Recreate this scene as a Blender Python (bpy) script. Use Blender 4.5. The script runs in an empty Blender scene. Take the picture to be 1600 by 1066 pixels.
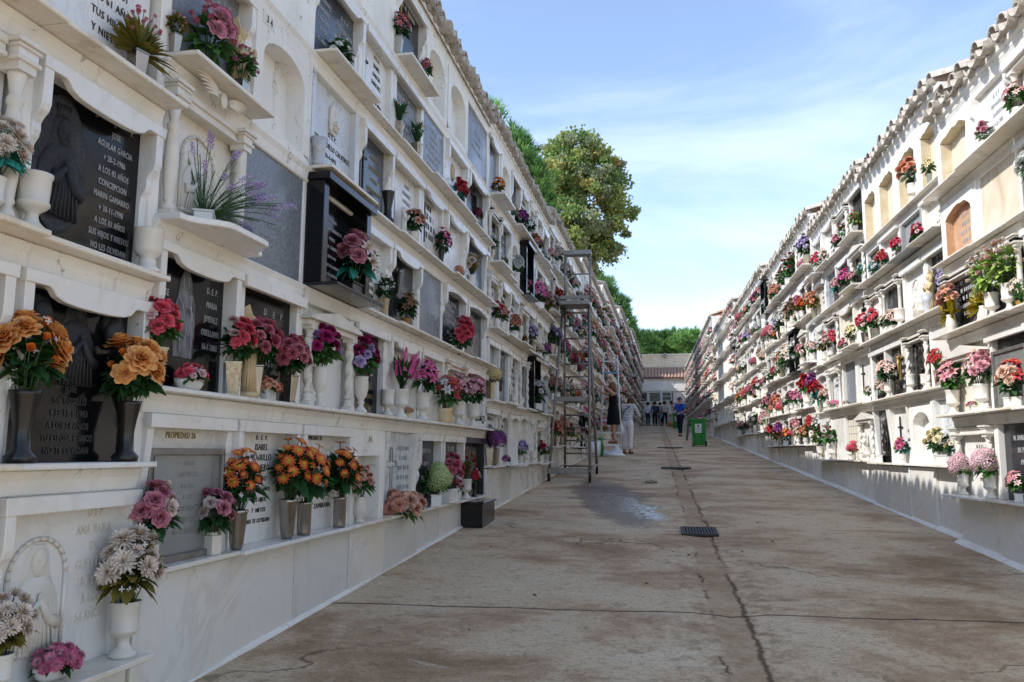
import bpy, math, random
import numpy as np
from mathutils import Vector, Matrix, Euler, noise as mnoise
C = bpy.context.scene.collection
R = math.radians
PI = math.pi
rnd = random.Random(7)

def lin(h):
    h = h.lstrip('#')
    v = [int(h[i:i+2], 16) / 255 for i in (0, 2, 4)]
    return tuple(c / 12.92 if c <= .04045 else ((c + .055) / 1.055) ** 2.4 for c in v) + (1,)

# ---------------------------------------------------------------- mesh builder
class MB:
    def __init__(s):
        s.v = []; s.f = []; s.m = []; s.uv = []; s.sm = []
    def add(s, verts, faces, m=0, sm=False, uvs=None):
        o = len(s.v); s.v.extend(verts)
        for i, f in enumerate(faces):
            s.f.append([o + k for k in f]); s.m.append(m); s.sm.append(sm)
            s.uv.append(uvs[i] if uvs else None)
        return s
    def join(s, b, M=None, dm=0):
        o = len(s.v)
        s.v.extend([tuple(M @ Vector(v)) for v in b.v] if M is not None else b.v)
        for f, m, sm, uv in zip(b.f, b.m, b.sm, b.uv):
            s.f.append([o + k for k in f]); s.m.append(m + dm); s.sm.append(sm); s.uv.append(uv)
        return s
    def box(s, x0, x1, y0, y1, z0, z1, m=0, skip=''):
        v = [(x0,y0,z0),(x1,y0,z0),(x1,y1,z0),(x0,y1,z0),(x0,y0,z1),(x1,y0,z1),(x1,y1,z1),(x0,y1,z1)]
        fs = {'b':(3,2,1,0),'t':(4,5,6,7),'f':(0,1,5,4),'r':(1,2,6,5),'k':(2,3,7,6),'l':(3,0,4,7)}
        return s.add(v, [fs[k] for k in fs if k not in skip], m)
    def prism(s, poly, axis, a0, a1, m=0, sm=False):
        """extrude a 2-D polygon; axis 'x': poly=(y,z); 'y': poly=(x,z); 'z': poly=(x,y)"""
        n = len(poly)
        def p(q, a):
            return (a, q[0], q[1]) if axis == 'x' else (q[0], a, q[1]) if axis == 'y' else (q[0], q[1], a)
        area = sum(poly[i][0]*poly[(i+1)%n][1]-poly[(i+1)%n][0]*poly[i][1] for i in range(n))
        v = [p(q, a0) for q in poly] + [p(q, a1) for q in poly]
        fl = (area > 0) != (axis == 'y')
        side = [(i, (i+1) % n, n+(i+1) % n, n+i) for i in range(n)]
        fs = side + [tuple(range(n-1, -1, -1)), tuple(range(n, 2*n))]
        if not fl: fs = [tuple(reversed(f)) for f in fs]
        s.add(v, fs[:-2], m, sm); o = len(s.v) - 2*n
        for f in fs[-2:]:
            s.f.append([o+k for k in f]); s.m.append(m); s.sm.append(False); s.uv.append(None)
        return s
    def lathe(s, prof, n=16, c=(0, 0, 0), m=0, twist=None, sq=None):
        v = []; k = len(prof)
        for (r, z) in prof:
            for i in range(n):
                a = 2*PI*i/n
                rr = r
                if twist: rr = r * (1 + twist[0]*math.cos(twist[1]*a - twist[2]*z)) if len(twist) < 5 or twist[3] < z < twist[4] else r
                x, y = rr*math.cos(a), rr*math.sin(a)
                if sq:
                    q = max(abs(math.cos(a)), abs(math.sin(a))) ; x, y = x/q*sq[0], y/q*sq[1]
                v.append((c[0]+x, c[1]+y, c[2]+z))
        f = [(j*n+i, j*n+(i+1) % n, (j+1)*n+(i+1) % n, (j+1)*n+i) for j in range(k-1) for i in range(n)]
        s.add(v, f, m, not sq)
        o = len(s.v) - len(v)
        if prof[0][0] > 1e-4: s.f.append([o+i for i in range(n-1, -1, -1)]); s.m.append(m); s.sm.append(False); s.uv.append(None)
        if prof[-1][0] > 1e-4: s.f.append([o+(k-1)*n+i for i in range(n)]); s.m.append(m); s.sm.append(False); s.uv.append(None)
        return s
    def tube(s, pts, rad, n=6, m=0):
        pts = [Vector(p) for p in pts]
        if not isinstance(rad, (list, tuple)): rad = [rad]*len(pts)
        v = []; up = Vector((0, 0, 1))
        for i, p in enumerate(pts):
            d = (pts[min(i+1, len(pts)-1)] - pts[max(i-1, 0)])
            d = d.normalized() if d.length > 1e-9 else Vector((0,0,1))
            a = d.cross(up if abs(d.z) < .95 else Vector((1, 0, 0))).normalized(); b = d.cross(a)
            for k in range(n):
                t = 2*PI*k/n
                v.append(tuple(p + (a*math.cos(t) + b*math.sin(t))*rad[i]))
        L = len(pts)
        f = [(j*n+i, (j+1)*n+i, (j+1)*n+(i+1) % n, j*n+(i+1) % n) for j in range(L-1) for i in range(n)]
        s.add(v, f, m, True); o = len(s.v)-len(v)
        s.f.append([o+i for i in range(n)]); s.m.append(m); s.sm.append(False); s.uv.append(None)
        s.f.append([o+(L-1)*n+i for i in range(n-1, -1, -1)]); s.m.append(m); s.sm.append(False); s.uv.append(None)
        return s
    def loft(s, rings, m=0, n=14, cap=True):
        """rings: (centre, rx, ry[, rot]) horizontal ellipses"""
        v = []
        for r in rings:
            c, rx, ry = r[:3]; ro = r[3] if len(r) > 3 else 0
            for i in range(n):
                a = 2*PI*i/n; x, y = rx*math.cos(a), ry*math.sin(a)
                v.append((c[0]+x*math.cos(ro)-y*math.sin(ro), c[1]+x*math.sin(ro)+y*math.cos(ro), c[2]))
        f = [(j*n+i, j*n+(i+1) % n, (j+1)*n+(i+1) % n, (j+1)*n+i) for j in range(len(rings)-1) for i in range(n)]
        if rings[0][0][2] > rings[-1][0][2]: f = [tuple(reversed(q)) for q in f]
        s.add(v, f, m, True)
        if cap:
            o = len(s.v)-len(v); k = len(rings)
            for q in ([o+i for i in range(n-1, -1, -1)], [o+(k-1)*n+i for i in range(n)]):
                s.f.append(q); s.m.append(m); s.sm.append(False); s.uv.append(None)
        return s
    def ball(s, c, rx, ry=None, rz=None, m=0, n=10, k=7, jit=0, seed=0):
        ry = ry or rx; rz = rz or rx; q = random.Random(seed)
        v = [(c[0], c[1], c[2]-rz)]
        for j in range(1, k):
            p = -PI/2+PI*j/k
            for i in range(n):
                a = 2*PI*i/n; g = 1+q.uniform(-jit, jit)
                v.append((c[0]+rx*g*math.cos(p)*math.cos(a), c[1]+ry*g*math.cos(p)*math.sin(a), c[2]+rz*g*math.sin(p)))
        v.append((c[0], c[1], c[2]+rz)); e = len(v)-1
        f = [(0, 1+(i+1) % n, 1+i) for i in range(n)]
        f += [(1+j*n+i, 1+j*n+(i+1) % n, 1+(j+1)*n+(i+1) % n, 1+(j+1)*n+i) for j in range(k-2) for i in range(n)]
        f += [(e, 1+(k-2)*n+i, 1+(k-2)*n+(i+1) % n) for i in range(n)]
        return s.add(v, f, m, True)
    def mesh(s, name, mats, bevel=0, smooth_all=False):
        me = bpy.data.meshes.new(name)
        me.from_pydata(s.v, [], s.f)
        for mt in mats: me.materials.append(mt)
        me.polygons.foreach_set('material_index', np.array(s.m, dtype=np.int32) if len(s.m) else [])
        me.polygons.foreach_set('use_smooth', np.array([bool(a) or smooth_all for a in s.sm], dtype=bool))
        if any(u is not None for u in s.uv):
            l = me.uv_layers.new(name='UVMap')
            arr = []
            for f, u in zip(s.f, s.uv):
                for k in range(len(f)):
                    arr.extend(u[k] if u else (0.5, 0.5))
            l.data.foreach_set('uv', np.array(arr, dtype=np.float32))
        if bevel:
            import bmesh
            bm = bmesh.new(); bm.from_mesh(me)
            es = [e for e in bm.edges if len(e.link_faces) == 2 and e.calc_face_angle(0) > .6]
            bmesh.ops.bevel(bm, geom=es, offset=bevel, segments=1, profile=.5, affect='EDGES', clamp_overlap=True)
            bm.to_mesh(me); bm.free()
        me.update()
        return me
    def obj(s, name, mats, parent=None, loc=(0, 0, 0), bevel=0):
        return put(name, s.mesh(name, mats, bevel), parent, loc)

def put(name, me, parent=None, loc=(0, 0, 0), rot=(0, 0, 0), scale=None):
    o = bpy.data.objects.new(name, me)
    C.objects.link(o)
    o.location = loc; o.rotation_euler = rot
    if scale: o.scale = scale
    if parent: o.parent = parent
    return o

def tag(o, label=None, cat=None, group=None, kind=None):
    if label: o['label'] = label
    if cat: o['category'] = cat
    if group: o['group'] = group
    if kind: o['kind'] = kind
    return o

def empty(name, loc, rotz=0, label=None, cat=None, group=None):
    o = bpy.data.objects.new(name, None); C.objects.link(o)
    o.empty_display_size = .05
    o.location = loc; o.rotation_euler = (0, 0, rotz)
    return tag(o, label, cat, group)

# ---------------------------------------------------------------- materials
class NT:
    """small helper for node trees"""
    def __init__(s, mat):
        s.t = mat.node_tree; s.N = s.t.nodes; s.L = s.t.links
    def new(s, t, **k):
        n = s.N.new(t)
        for a, b in k.items():
            if a.startswith('i_'):
                key = a[2:]; key = int(key) if key.isdigit() else key.replace('_', ' ')
                s.set(n, key, b)
            else: setattr(n, a, b)
        return n
    def set(s, n, key, b):
        if hasattr(b, 'is_output') : s.L.new(b, n.inputs[key])
        else: n.inputs[key].default_value = b
    def math(s, op, a, b=None, c=None, clamp=False):
        n = s.N.new('ShaderNodeMath'); n.operation = op; n.use_clamp = clamp
        for i, q in enumerate((a, b, c)):
            if q is not None: s.set(n, i, q)
        return n.outputs[0]
    def noise(s, vec, scale, detail=4, rough=.55, dist=0):
        n = s.new('ShaderNodeTexNoise'); s.L.new(vec, n.inputs['Vector'])
        n.inputs['Scale'].default_value = scale; n.inputs['Detail'].default_value = detail
        n.inputs['Roughness'].default_value = rough; n.inputs['Distortion'].default_value = dist
        return n.outputs['Fac']
    def ramp(s, fac, stops):
        n = s.N.new('ShaderNodeValToRGB'); s.L.new(fac, n.inputs[0])
        e = n.color_ramp.elements
        while len(e) > 1: e.remove(e[-1])
        e[0].position = stops[0][0]; e[0].color = stops[0][1]
        for p, c in stops[1:]:
            q = e.new(p); q.color = c
        return n.outputs[0]
    def mix(s, f, a, b, mode='MIX'):
        n = s.N.new('ShaderNodeMix'); n.data_type = 'RGBA'; n.blend_type = mode
        s.set(n, 0, f); s.set(n, 6, a); s.set(n, 7, b)
        return n.outputs[2]
    def step(s, x, e0, e1):
        n = s.N.new('ShaderNodeMapRange'); n.interpolation_type = 'SMOOTHSTEP'
        s.set(n, 0, x); n.inputs[1].default_value = e0; n.inputs[2].default_value = e1
        return n.outputs[0]

def newmat(name, rough=.6, metal=0, spec=.5):
    m = bpy.data.materials.new(name); m.use_nodes = True
    t = NT(m); b = m.node_tree.nodes['Principled BSDF']
    b.inputs['Roughness'].default_value = rough; b.inputs['Metallic'].default_value = metal
    b.inputs['Specular IOR Level'].default_value = spec
    return m, t, b

def pos(t): return t.new('ShaderNodeNewGeometry').outputs['Position']

def bump(t, b, h, strength=.3, dist=.01):
    n = t.new('ShaderNodeBump'); n.inputs['Strength'].default_value = strength
    n.inputs['Distance'].default_value = dist
    t.L.new(h, n.inputs['Height']); t.L.new(n.outputs[0], b.inputs['Normal'])

def mat_noise(name, c1, c2, scale=6, rough=.7, metal=0, spec=.4, bumps=.0, stain=None, stain_amt=.5, fine=60, r2=None):
    m, t, b = newmat(name, rough, metal, spec)
    p = pos(t)
    f = t.noise(p, scale, 3)
    col = t.ramp(f, [(.32, lin(c1)), (.68, lin(c2))])
    if stain:
        mp = t.new('ShaderNodeMapping'); t.L.new(p, mp.inputs[0]); mp.inputs['Scale'].default_value = (2.2, 2.2, .8)
        g = t.noise(mp.outputs[0], 1.7, 5, .7, .4)
        col = t.mix(t.math('MULTIPLY', t.step(g, .52, .78), stain_amt), col, lin(stain))
    t.L.new(col, b.inputs['Base Color'])
    if r2 is not None:
        t.L.new(t.ramp(t.noise(p, scale*2.3, 2), [(.3, (rough,)*3+(1,)), (.7, (r2,)*3+(1,))]), b.inputs['Roughness'])
    if bumps: bump(t, b, t.noise(p, fine, 3, .6), bumps, .004)
    return m

def mat_marble(name, base, vein, warm, rough=.22, veins=.55, sc=2.2, dirt=0):
    m, t, b = newmat(name, rough, 0, .5)
    p = pos(t)
    w = t.noise(p, sc, 4, .6, 1.4)
    d = t.math('ABSOLUTE', t.math('SUBTRACT', w, .5))
    v = t.math('SUBTRACT', 1.0, t.step(d, 0.0, .035))
    v = t.math('MULTIPLY', v, t.step(t.noise(p, sc*.8, 3), .42, .62))
    col = t.mix(t.step(t.noise(p, 1.6, 2), .4, .75), lin(base), lin(warm))
    col = t.mix(t.math('MULTIPLY', v, veins), col, lin(vein))
    if dirt:
        mp = t.new('ShaderNodeMapping'); t.L.new(p, mp.inputs[0]); mp.inputs['Scale'].default_value = (5, 5, 1.6)
        col = t.mix(t.math('MULTIPLY', t.step(t.noise(mp.outputs[0], 1.5, 5, .72), .53, .74), dirt), col, lin('#a58b66'))
    t.L.new(col, b.inputs['Base Color'])
    t.L.new(t.ramp(t.noise(p, 5, 2), [(.3, (rough*.7,)*3+(1,)), (.7, (rough*1.6,)*3+(1,))]), b.inputs['Roughness'])
    return m

M = {}
# painted / plastered wall
def mk_plaster():
    m, t, b = newmat('whitewash', .85, 0, .25)
    p = pos(t)
    col = t.ramp(t.noise(p, 3.0, 3), [(.3, lin('#dbd8d0')), (.7, lin('#eae7e0'))])
    mp = t.new('ShaderNodeMapping'); t.L.new(p, mp.inputs[0]); mp.inputs['Scale'].default_value = (9, 9, 1.1)
    st = t.noise(mp.outputs[0], 1.4, 5, .7)
    col = t.mix(t.math('MULTIPLY', t.step(st, .54, .78), .5), col, lin('#a2978a'))
    ch = t.noise(p, 9, 6, .75, .3)
    col = t.mix(t.step(ch, .665, .69), col, lin('#b8a78d'))
    col = t.mix(t.step(ch, .7, .72), col, lin('#8f7a60'))
    v = t.new('ShaderNodeTexVoronoi', feature='DISTANCE_TO_EDGE'); v.inputs['Scale'].default_value = 2.6
    nv = t.new('ShaderNodeTexNoise'); t.L.new(p, nv.inputs[0]); nv.inputs['Scale'].default_value = 6.0; nv.inputs['Detail'].default_value = 3
    ad = t.new('ShaderNodeVectorMath', operation='MULTIPLY_ADD'); t.L.new(nv.outputs['Color'], ad.inputs[0]); ad.inputs[1].default_value = (.35, .35, .35); t.L.new(p, ad.inputs[2]); t.L.new(ad.outputs[0], v.inputs['Vector'])
    ck = t.math('MULTIPLY', t.math('SUBTRACT', 1.0, t.step(v.outputs['Distance'], .004, .014)), t.step(st, .5, .6))
    col = t.mix(t.math('MULTIPLY', ck, .55), col, lin('#6f6254'))
    t.L.new(col, b.inputs['Base Color'])
    bump(t, b, t.noise(p, 24, 4, .65), .4, .009)
    return m
M['plaster'] = mk_plaster()
M['oldplaster'] = mat_noise('old cream plaster', '#d5ccbb', '#cdbfa6', 5, .9, 0, .2, .5, '#a88a5f', .55, 35)
M['marble'] = mat_marble('white marble', '#dddcd8', '#a8a6a2', '#dbd5ca', .26, .28, 2.2, .25)
M['marble_cream'] = mat_marble('cream marble', '#dcd6ca', '#b59c7c', '#d3c7b0', .3, .3, 2.2, .5)
M['marble_grey'] = mat_marble('grey veined marble', '#cfd1d2', '#74787d', '#bfc2c4', .25, .8, 5)
M['dado'] = mat_marble('pale marble cladding', '#d9d7d2', '#9a968f', '#dbd3c4', .3, .2, .8, .18)
M['dado_grey'] = mat_marble('grey cladding', '#d0cfca', '#a3a19b', '#c8c5be', .35, .25, 1.0, .12)
def mk_granite(name, c1, c2, c3, rough=.06, sc=160, spec=.6):
    m, t, b = newmat(name, rough, 0, spec)
    p = pos(t)
    f = t.noise(p, sc, 2, .6)
    col = t.ramp(f, [(.38, lin(c1)), (.55, lin(c2)), (.72, lin(c3))])
    t.L.new(col, b.inputs['Base Color'])
    t.L.new(t.ramp(t.noise(p, 4, 5), [(.35, (rough,)*3+(1,)), (.7, (rough*2.2+.05,)*3+(1,))]), b.inputs['Roughness'])
    return m
M['black'] = mk_granite('polished black granite', '#0b0b0d', '#101113', '#232325', .07, 180, .32)
M['blackrelief'] = mk_granite('matt black relief', '#232325', '#2a2a2d', '#333336', .38, 90, .4)
M['medalgrey'] = mk_granite('dull black medallion', '#2b2b2d', '#35353a', '#434348', .45, 90, .4)
M['granite'] = mk_granite('grey granite', '#333840', '#50575f', '#7b8188', .12, 150, .35)
M['greystone'] = mk_granite('blue grey slate', '#666b70', '#767b81', '#8b8f94', .2, 60, .35)
M['darkslate'] = mk_granite('dark slate', '#222428', '#2e3034', '#3d3f43', .12, 110, .3)
M['speckle'] = mk_granite('speckled granite', '#6c6e70', '#9c9d9e', '#bdbdbd', .3, 190)
M['beige'] = mat_noise('beige panel', '#c9bfa9', '#d3cab6', 2, .8, 0, .3, .15)
M['terracotta'] = mat_noise('brick', '#c3a083', '#b38a69', 14, .9, 0, .2, .6, '#d8c0a6', .6)
M['brickcream'] = mat_noise('bare ochre plaster', '#d3c6ac', '#c4b290', 10, .95, 0, .15, .7, '#e0d8c8', .7)
M['steel'] = mat_noise('stainless steel', '#a39b90', '#b0a89c', 4, .2, 1.0, .5, 0, None, 0, 60, .42)
M['pewter'] = mat_noise('embossed metal', '#a09078', '#c4b79c', 40, .35, .85, .5, .5, None, 0, 90)
M['alu'] = mat_noise('aluminium', '#7f7b75', '#928e87', 12, .42, .7, .5, 0, None, 0, 60, .55)
M['darkmetal'] = mat_noise('dark bronze', '#2a2521', '#3a332c', 20, .45, .5, .5)
M['cast'] = mat_noise('black plastic', '#151515', '#202020', 20, .5, 0, .5)
M['stonewhite'] = mat_noise('carved white marble', '#d9d5cd', '#cfc8ba', 8, .38, 0, .45, .08, '#a8987c', .45)
M['cream'] = mat_noise('cream resin', '#cdb892', '#bca377', 14, .6, 0, .4, .2)
M['porcelain'] = mat_noise('white ceramic', '#d5d2cb', '#dedbd5', 5, .25, 0, .5)
M['pearl'] = mat_noise('amber ceramic', '#d9b671', '#e3d3b0', 5, .3, 0, .5)
M['glassvase'] = mat_noise('frosted glass', '#b9babb', '#a5a6a6', 26, .2, 0, .6, .4)
M['wicker'] = mat_noise('wicker', '#8a5f2c', '#a87b42', 40, .7, 0, .3, .5)
M['ebony'] = mat_noise('dark stone', '#161412', '#24211e', 12, .28, 0, .5)
M['lettersilver'] = mat_noise('silver lettering', '#a6a6a4', '#bcbbb8', 30, .35, .6, .5)
M['letterwhite'] = mat_noise('engraved white', '#9c9d9e', '#b4b4b3', 30, .7, 0, .3)
M['etchgrey'] = mat_noise('etched grey', '#3f4143', '#77797b', 16, .5, 0, .3)
M['letterdim'] = mat_noise('dull letters', '#3f3e3c', '#4d4b48', 30, .5, 0, .3)
M['letterfaint'] = mat_noise('faint engraving', '#8f9498', '#9a9ea2', 30, .6, 0, .3)
M['letterblack'] = mat_noise('black lettering', '#2b2724', '#4a4239', 30, .5, 0, .4)
M['lettergold'] = mat_noise('tarnished gold lettering', '#8a7a50', '#a8935f', 30, .45, .5, .4)
M['letterrelief'] = mat_noise('marble relief letters', '#cfc9bd', '#c5bfb2', 20, .45, 0, .4)
M['tile'] = mat_noise('roof tile', '#b9835f', '#8f6247', 16, .92, 0, .2, .5, '#d8cfc0', .95, 40)
M['tilelime'] = mat_noise('limewashed tile', '#c2bbb0', '#a0968a', 20, .92, 0, .2, .8, '#57483a', .9, 45)
M['mortar'] = mat_noise('mortar', '#b8b0a3', '#9c9286', 12, .95, 0, .15, .7, '#6e5f50', .5)
M['orange'] = mat_noise('clay tile', '#a58a78', '#967360', 9, .9, 0, .2, .4, '#c2b5a8', .8)
M['skin'] = mat_noise('skin', '#b98667', '#a97459', 40, .55, 0, .4)
M['skinpale'] = mat_noise('fair skin', '#c79a80', '#bd8c70', 40, .55, 0, .4)
M['hairdark'] = mat_noise('dark hair', '#1d1612', '#2b211a', 60, .6, 0, .3)
M['hairbrown'] = mat_noise('brown hair', '#4a2d1c', '#5d3a25', 60, .6, 0, .3)
M['hairgrey'] = mat_noise('grey hair', '#6f6c68', '#8b8781', 60, .6, 0, .3)
M['hairblond'] = mat_noise('light brown hair', '#5c4228', '#7a5a38', 60, .6, 0, .3)
M['fabricblack'] = mat_noise('black cloth', '#111113', '#18181b', 50, .85, 0, .2, .2)
M['fabricnavy'] = mat_noise('navy cloth', '#1a1d2b', '#222638', 50, .85, 0, .2, .2)
M['fabricblue'] = mat_noise('bright blue cloth', '#1d4fa8', '#2258b5', 30, .8, 0, .2, .2)
M['fabricwhite'] = mat_noise('white cloth', '#d6d2d6', '#e2dfe2', 12, .85, 0, .2, .2)
M['fabricpale'] = mat_noise('pale checked cloth', '#a59a9e', '#bdb3b6', 60, .85, 0, .2, .2)
M['fabricslate'] = mat_noise('slate blue cloth', '#2d3548', '#394257', 40, .85, 0, .2, .2)
M['denim'] = mat_noise('denim', '#2f3a4c', '#3a475c', 40, .85, 0, .2, .2)
M['leather'] = mat_noise('tan leather', '#5b3a22', '#6d472b', 30, .5, 0, .4)
M['leatherblack'] = mat_noise('black leather', '#141212', '#1e1b1b', 30, .4, 0, .4)
M['green'] = mat_noise('green plastic', '#177a2b', '#1c8a33', 8, .42, 0, .5)
M['greenlid'] = mat_noise('dark green plastic', '#0f5c22', '#146a29', 8, .42, 0, .5)
M['rubber'] = mat_noise('rubber', '#1a1a1a', '#242424', 20, .8, 0, .3)
M['sticker'] = mat_noise('white sticker', '#d9d9d6', '#e4e4e2', 4, .4, 0, .5)
M['inkgrey'] = mat_noise('grey print', '#8b8f94', '#7c8086', 10, .5, 0, .3)
M['inkred'] = mat_noise('crest red', '#8e2f2a', '#6d2a2a', 60, .5, 0, .3)
M['inkgold'] = mat_noise('crest gold', '#a2833c', '#82652e', 60, .5, 0, .3)
M['plasticbag'] = mat_noise('thin white plastic', '#d2d5d8', '#e0e2e4', 9, .3, 0, .5, .4, None, 0, 14)
M['bluebag'] = mat_noise('blue bucket', '#4b93b8', '#5aa3c6', 6, .4, 0, .5)
M['straw'] = mat_noise('straw', '#b8915a', '#a37c48', 40, .8, 0, .2, .4)
M['painted'] = mat_noise('white enamel', '#d9dadb', '#cfd0d1', 8, .35, .1, .5)
M['figblue'] = mat_noise('blue glaze', '#44598f', '#6f83b3', 25, .4, 0, .5)
M['gold'] = mat_noise('old gold', '#b99a5c', '#a3854b', 25, .4, .4, .5, .3)
M['iron'] = mat_noise('cast iron', '#3b3733', '#4d4843', 30, .6, .6, .4, .3)
M['pitshade'] = mat_noise('drain shaft', '#0b0a09', '#151311', 10, .9, 0, .1)
def mk_stripe():
    m, t, b = newmat('striped jersey', .85, 0, .2)
    tc = t.new('ShaderNodeTexCoord')
    sp = t.new('ShaderNodeSeparateXYZ'); t.L.new(tc.outputs['Object'], sp.inputs[0])
    w = t.math('FRACT', t.math('MULTIPLY', sp.outputs[2], 22.0))
    col = t.mix(t.step(w, .45, .6), lin('#d3d2d2'), lin('#8a8d95'))
    t.L.new(col, b.inputs['Base Color']); return m
M['stripe'] = mk_stripe()
def mk_glass():
    m, t, b = newmat('dusty pane', .12, 0, .6)
    p = pos(t)
    b.inputs['Alpha'].default_value = .38
    t.L.new(t.ramp(t.noise(p, 3, 4), [(.3, lin('#8b8f8c')), (.7, lin('#a9aba6'))]), b.inputs['Base Color'])
    return m
M['pane'] = mk_glass()

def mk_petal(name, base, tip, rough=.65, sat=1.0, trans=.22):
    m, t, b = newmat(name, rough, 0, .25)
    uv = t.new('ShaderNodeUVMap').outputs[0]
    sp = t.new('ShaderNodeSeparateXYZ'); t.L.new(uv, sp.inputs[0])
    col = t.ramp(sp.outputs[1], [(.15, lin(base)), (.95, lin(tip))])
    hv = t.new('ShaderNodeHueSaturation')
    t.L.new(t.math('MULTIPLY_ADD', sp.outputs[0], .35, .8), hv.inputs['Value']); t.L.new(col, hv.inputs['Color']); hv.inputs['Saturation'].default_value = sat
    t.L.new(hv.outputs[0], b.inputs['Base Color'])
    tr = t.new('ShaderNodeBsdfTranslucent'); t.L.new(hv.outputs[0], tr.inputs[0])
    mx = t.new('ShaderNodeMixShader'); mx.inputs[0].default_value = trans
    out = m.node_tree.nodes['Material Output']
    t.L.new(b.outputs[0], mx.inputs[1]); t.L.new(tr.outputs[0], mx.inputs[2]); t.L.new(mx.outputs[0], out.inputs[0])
    return m
PETAL = {}
def petal(base, tip):
    k = (base, tip)
    if k not in PETAL: PETAL[k] = mk_petal('petal %d' % len(PETAL), base, tip, .65, .97)
    return PETAL[k]
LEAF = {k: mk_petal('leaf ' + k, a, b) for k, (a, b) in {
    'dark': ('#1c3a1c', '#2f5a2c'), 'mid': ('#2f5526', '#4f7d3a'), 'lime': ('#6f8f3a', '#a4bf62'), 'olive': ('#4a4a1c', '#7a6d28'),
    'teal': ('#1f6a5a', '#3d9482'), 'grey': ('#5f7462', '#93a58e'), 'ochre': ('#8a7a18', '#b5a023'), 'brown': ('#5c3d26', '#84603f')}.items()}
STEM = mat_noise('stem', '#33502a', '#45663a', 30, .7)
# ---------------------------------------------------------------- flowers
def patch(pts, nu, nv, u):
    """grid nu x nv of points (rows along v); returns verts, faces, uvs"""
    f = []; uv = []
    for j in range(nv-1):
        for i in range(nu-1):
            f.append((j*nu+i, j*nu+i+1, (j+1)*nu+i+1, (j+1)*nu+i))
            a, b = j/(nv-1), (j+1)/(nv-1)
            uv.append(((u, a), (u, a), (u, b), (u, b)))
    return pts, f, uv

def add_petal(mb, ang, q, r0, z0, r1, z1, w, cup, m=0, nv=3, nu=3, curl=0, tipw=.6):
    pts = []
    ca, sa = math.cos(ang), math.sin(ang); u = q.random()
    for j in range(nv):
        t = j/(nv-1)
        r = r0+(r1-r0)*(t**1.3); z = z0+(z1-z0)*math.sin(t*PI/2)
        if j == nv-1 and curl: r += curl; z -= abs(curl)*.6
        ww = w*(math.sin(PI*(.18+.62*t)) if tipw > .5 else math.sin(PI*(.12+.83*t)))
        for i in range(nu):
            s = (i/(nu-1)-.5)*2
            rr = r-cup*s*s*w; zz = z+abs(s)*cup*.1
            x, y = rr, s*ww
            pts.append((x*ca-y*sa, x*sa+y*ca, zz))
    p, f, uv = patch(pts, nu, nv, u)
    mb.add(p, f, m, True, uv)

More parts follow.
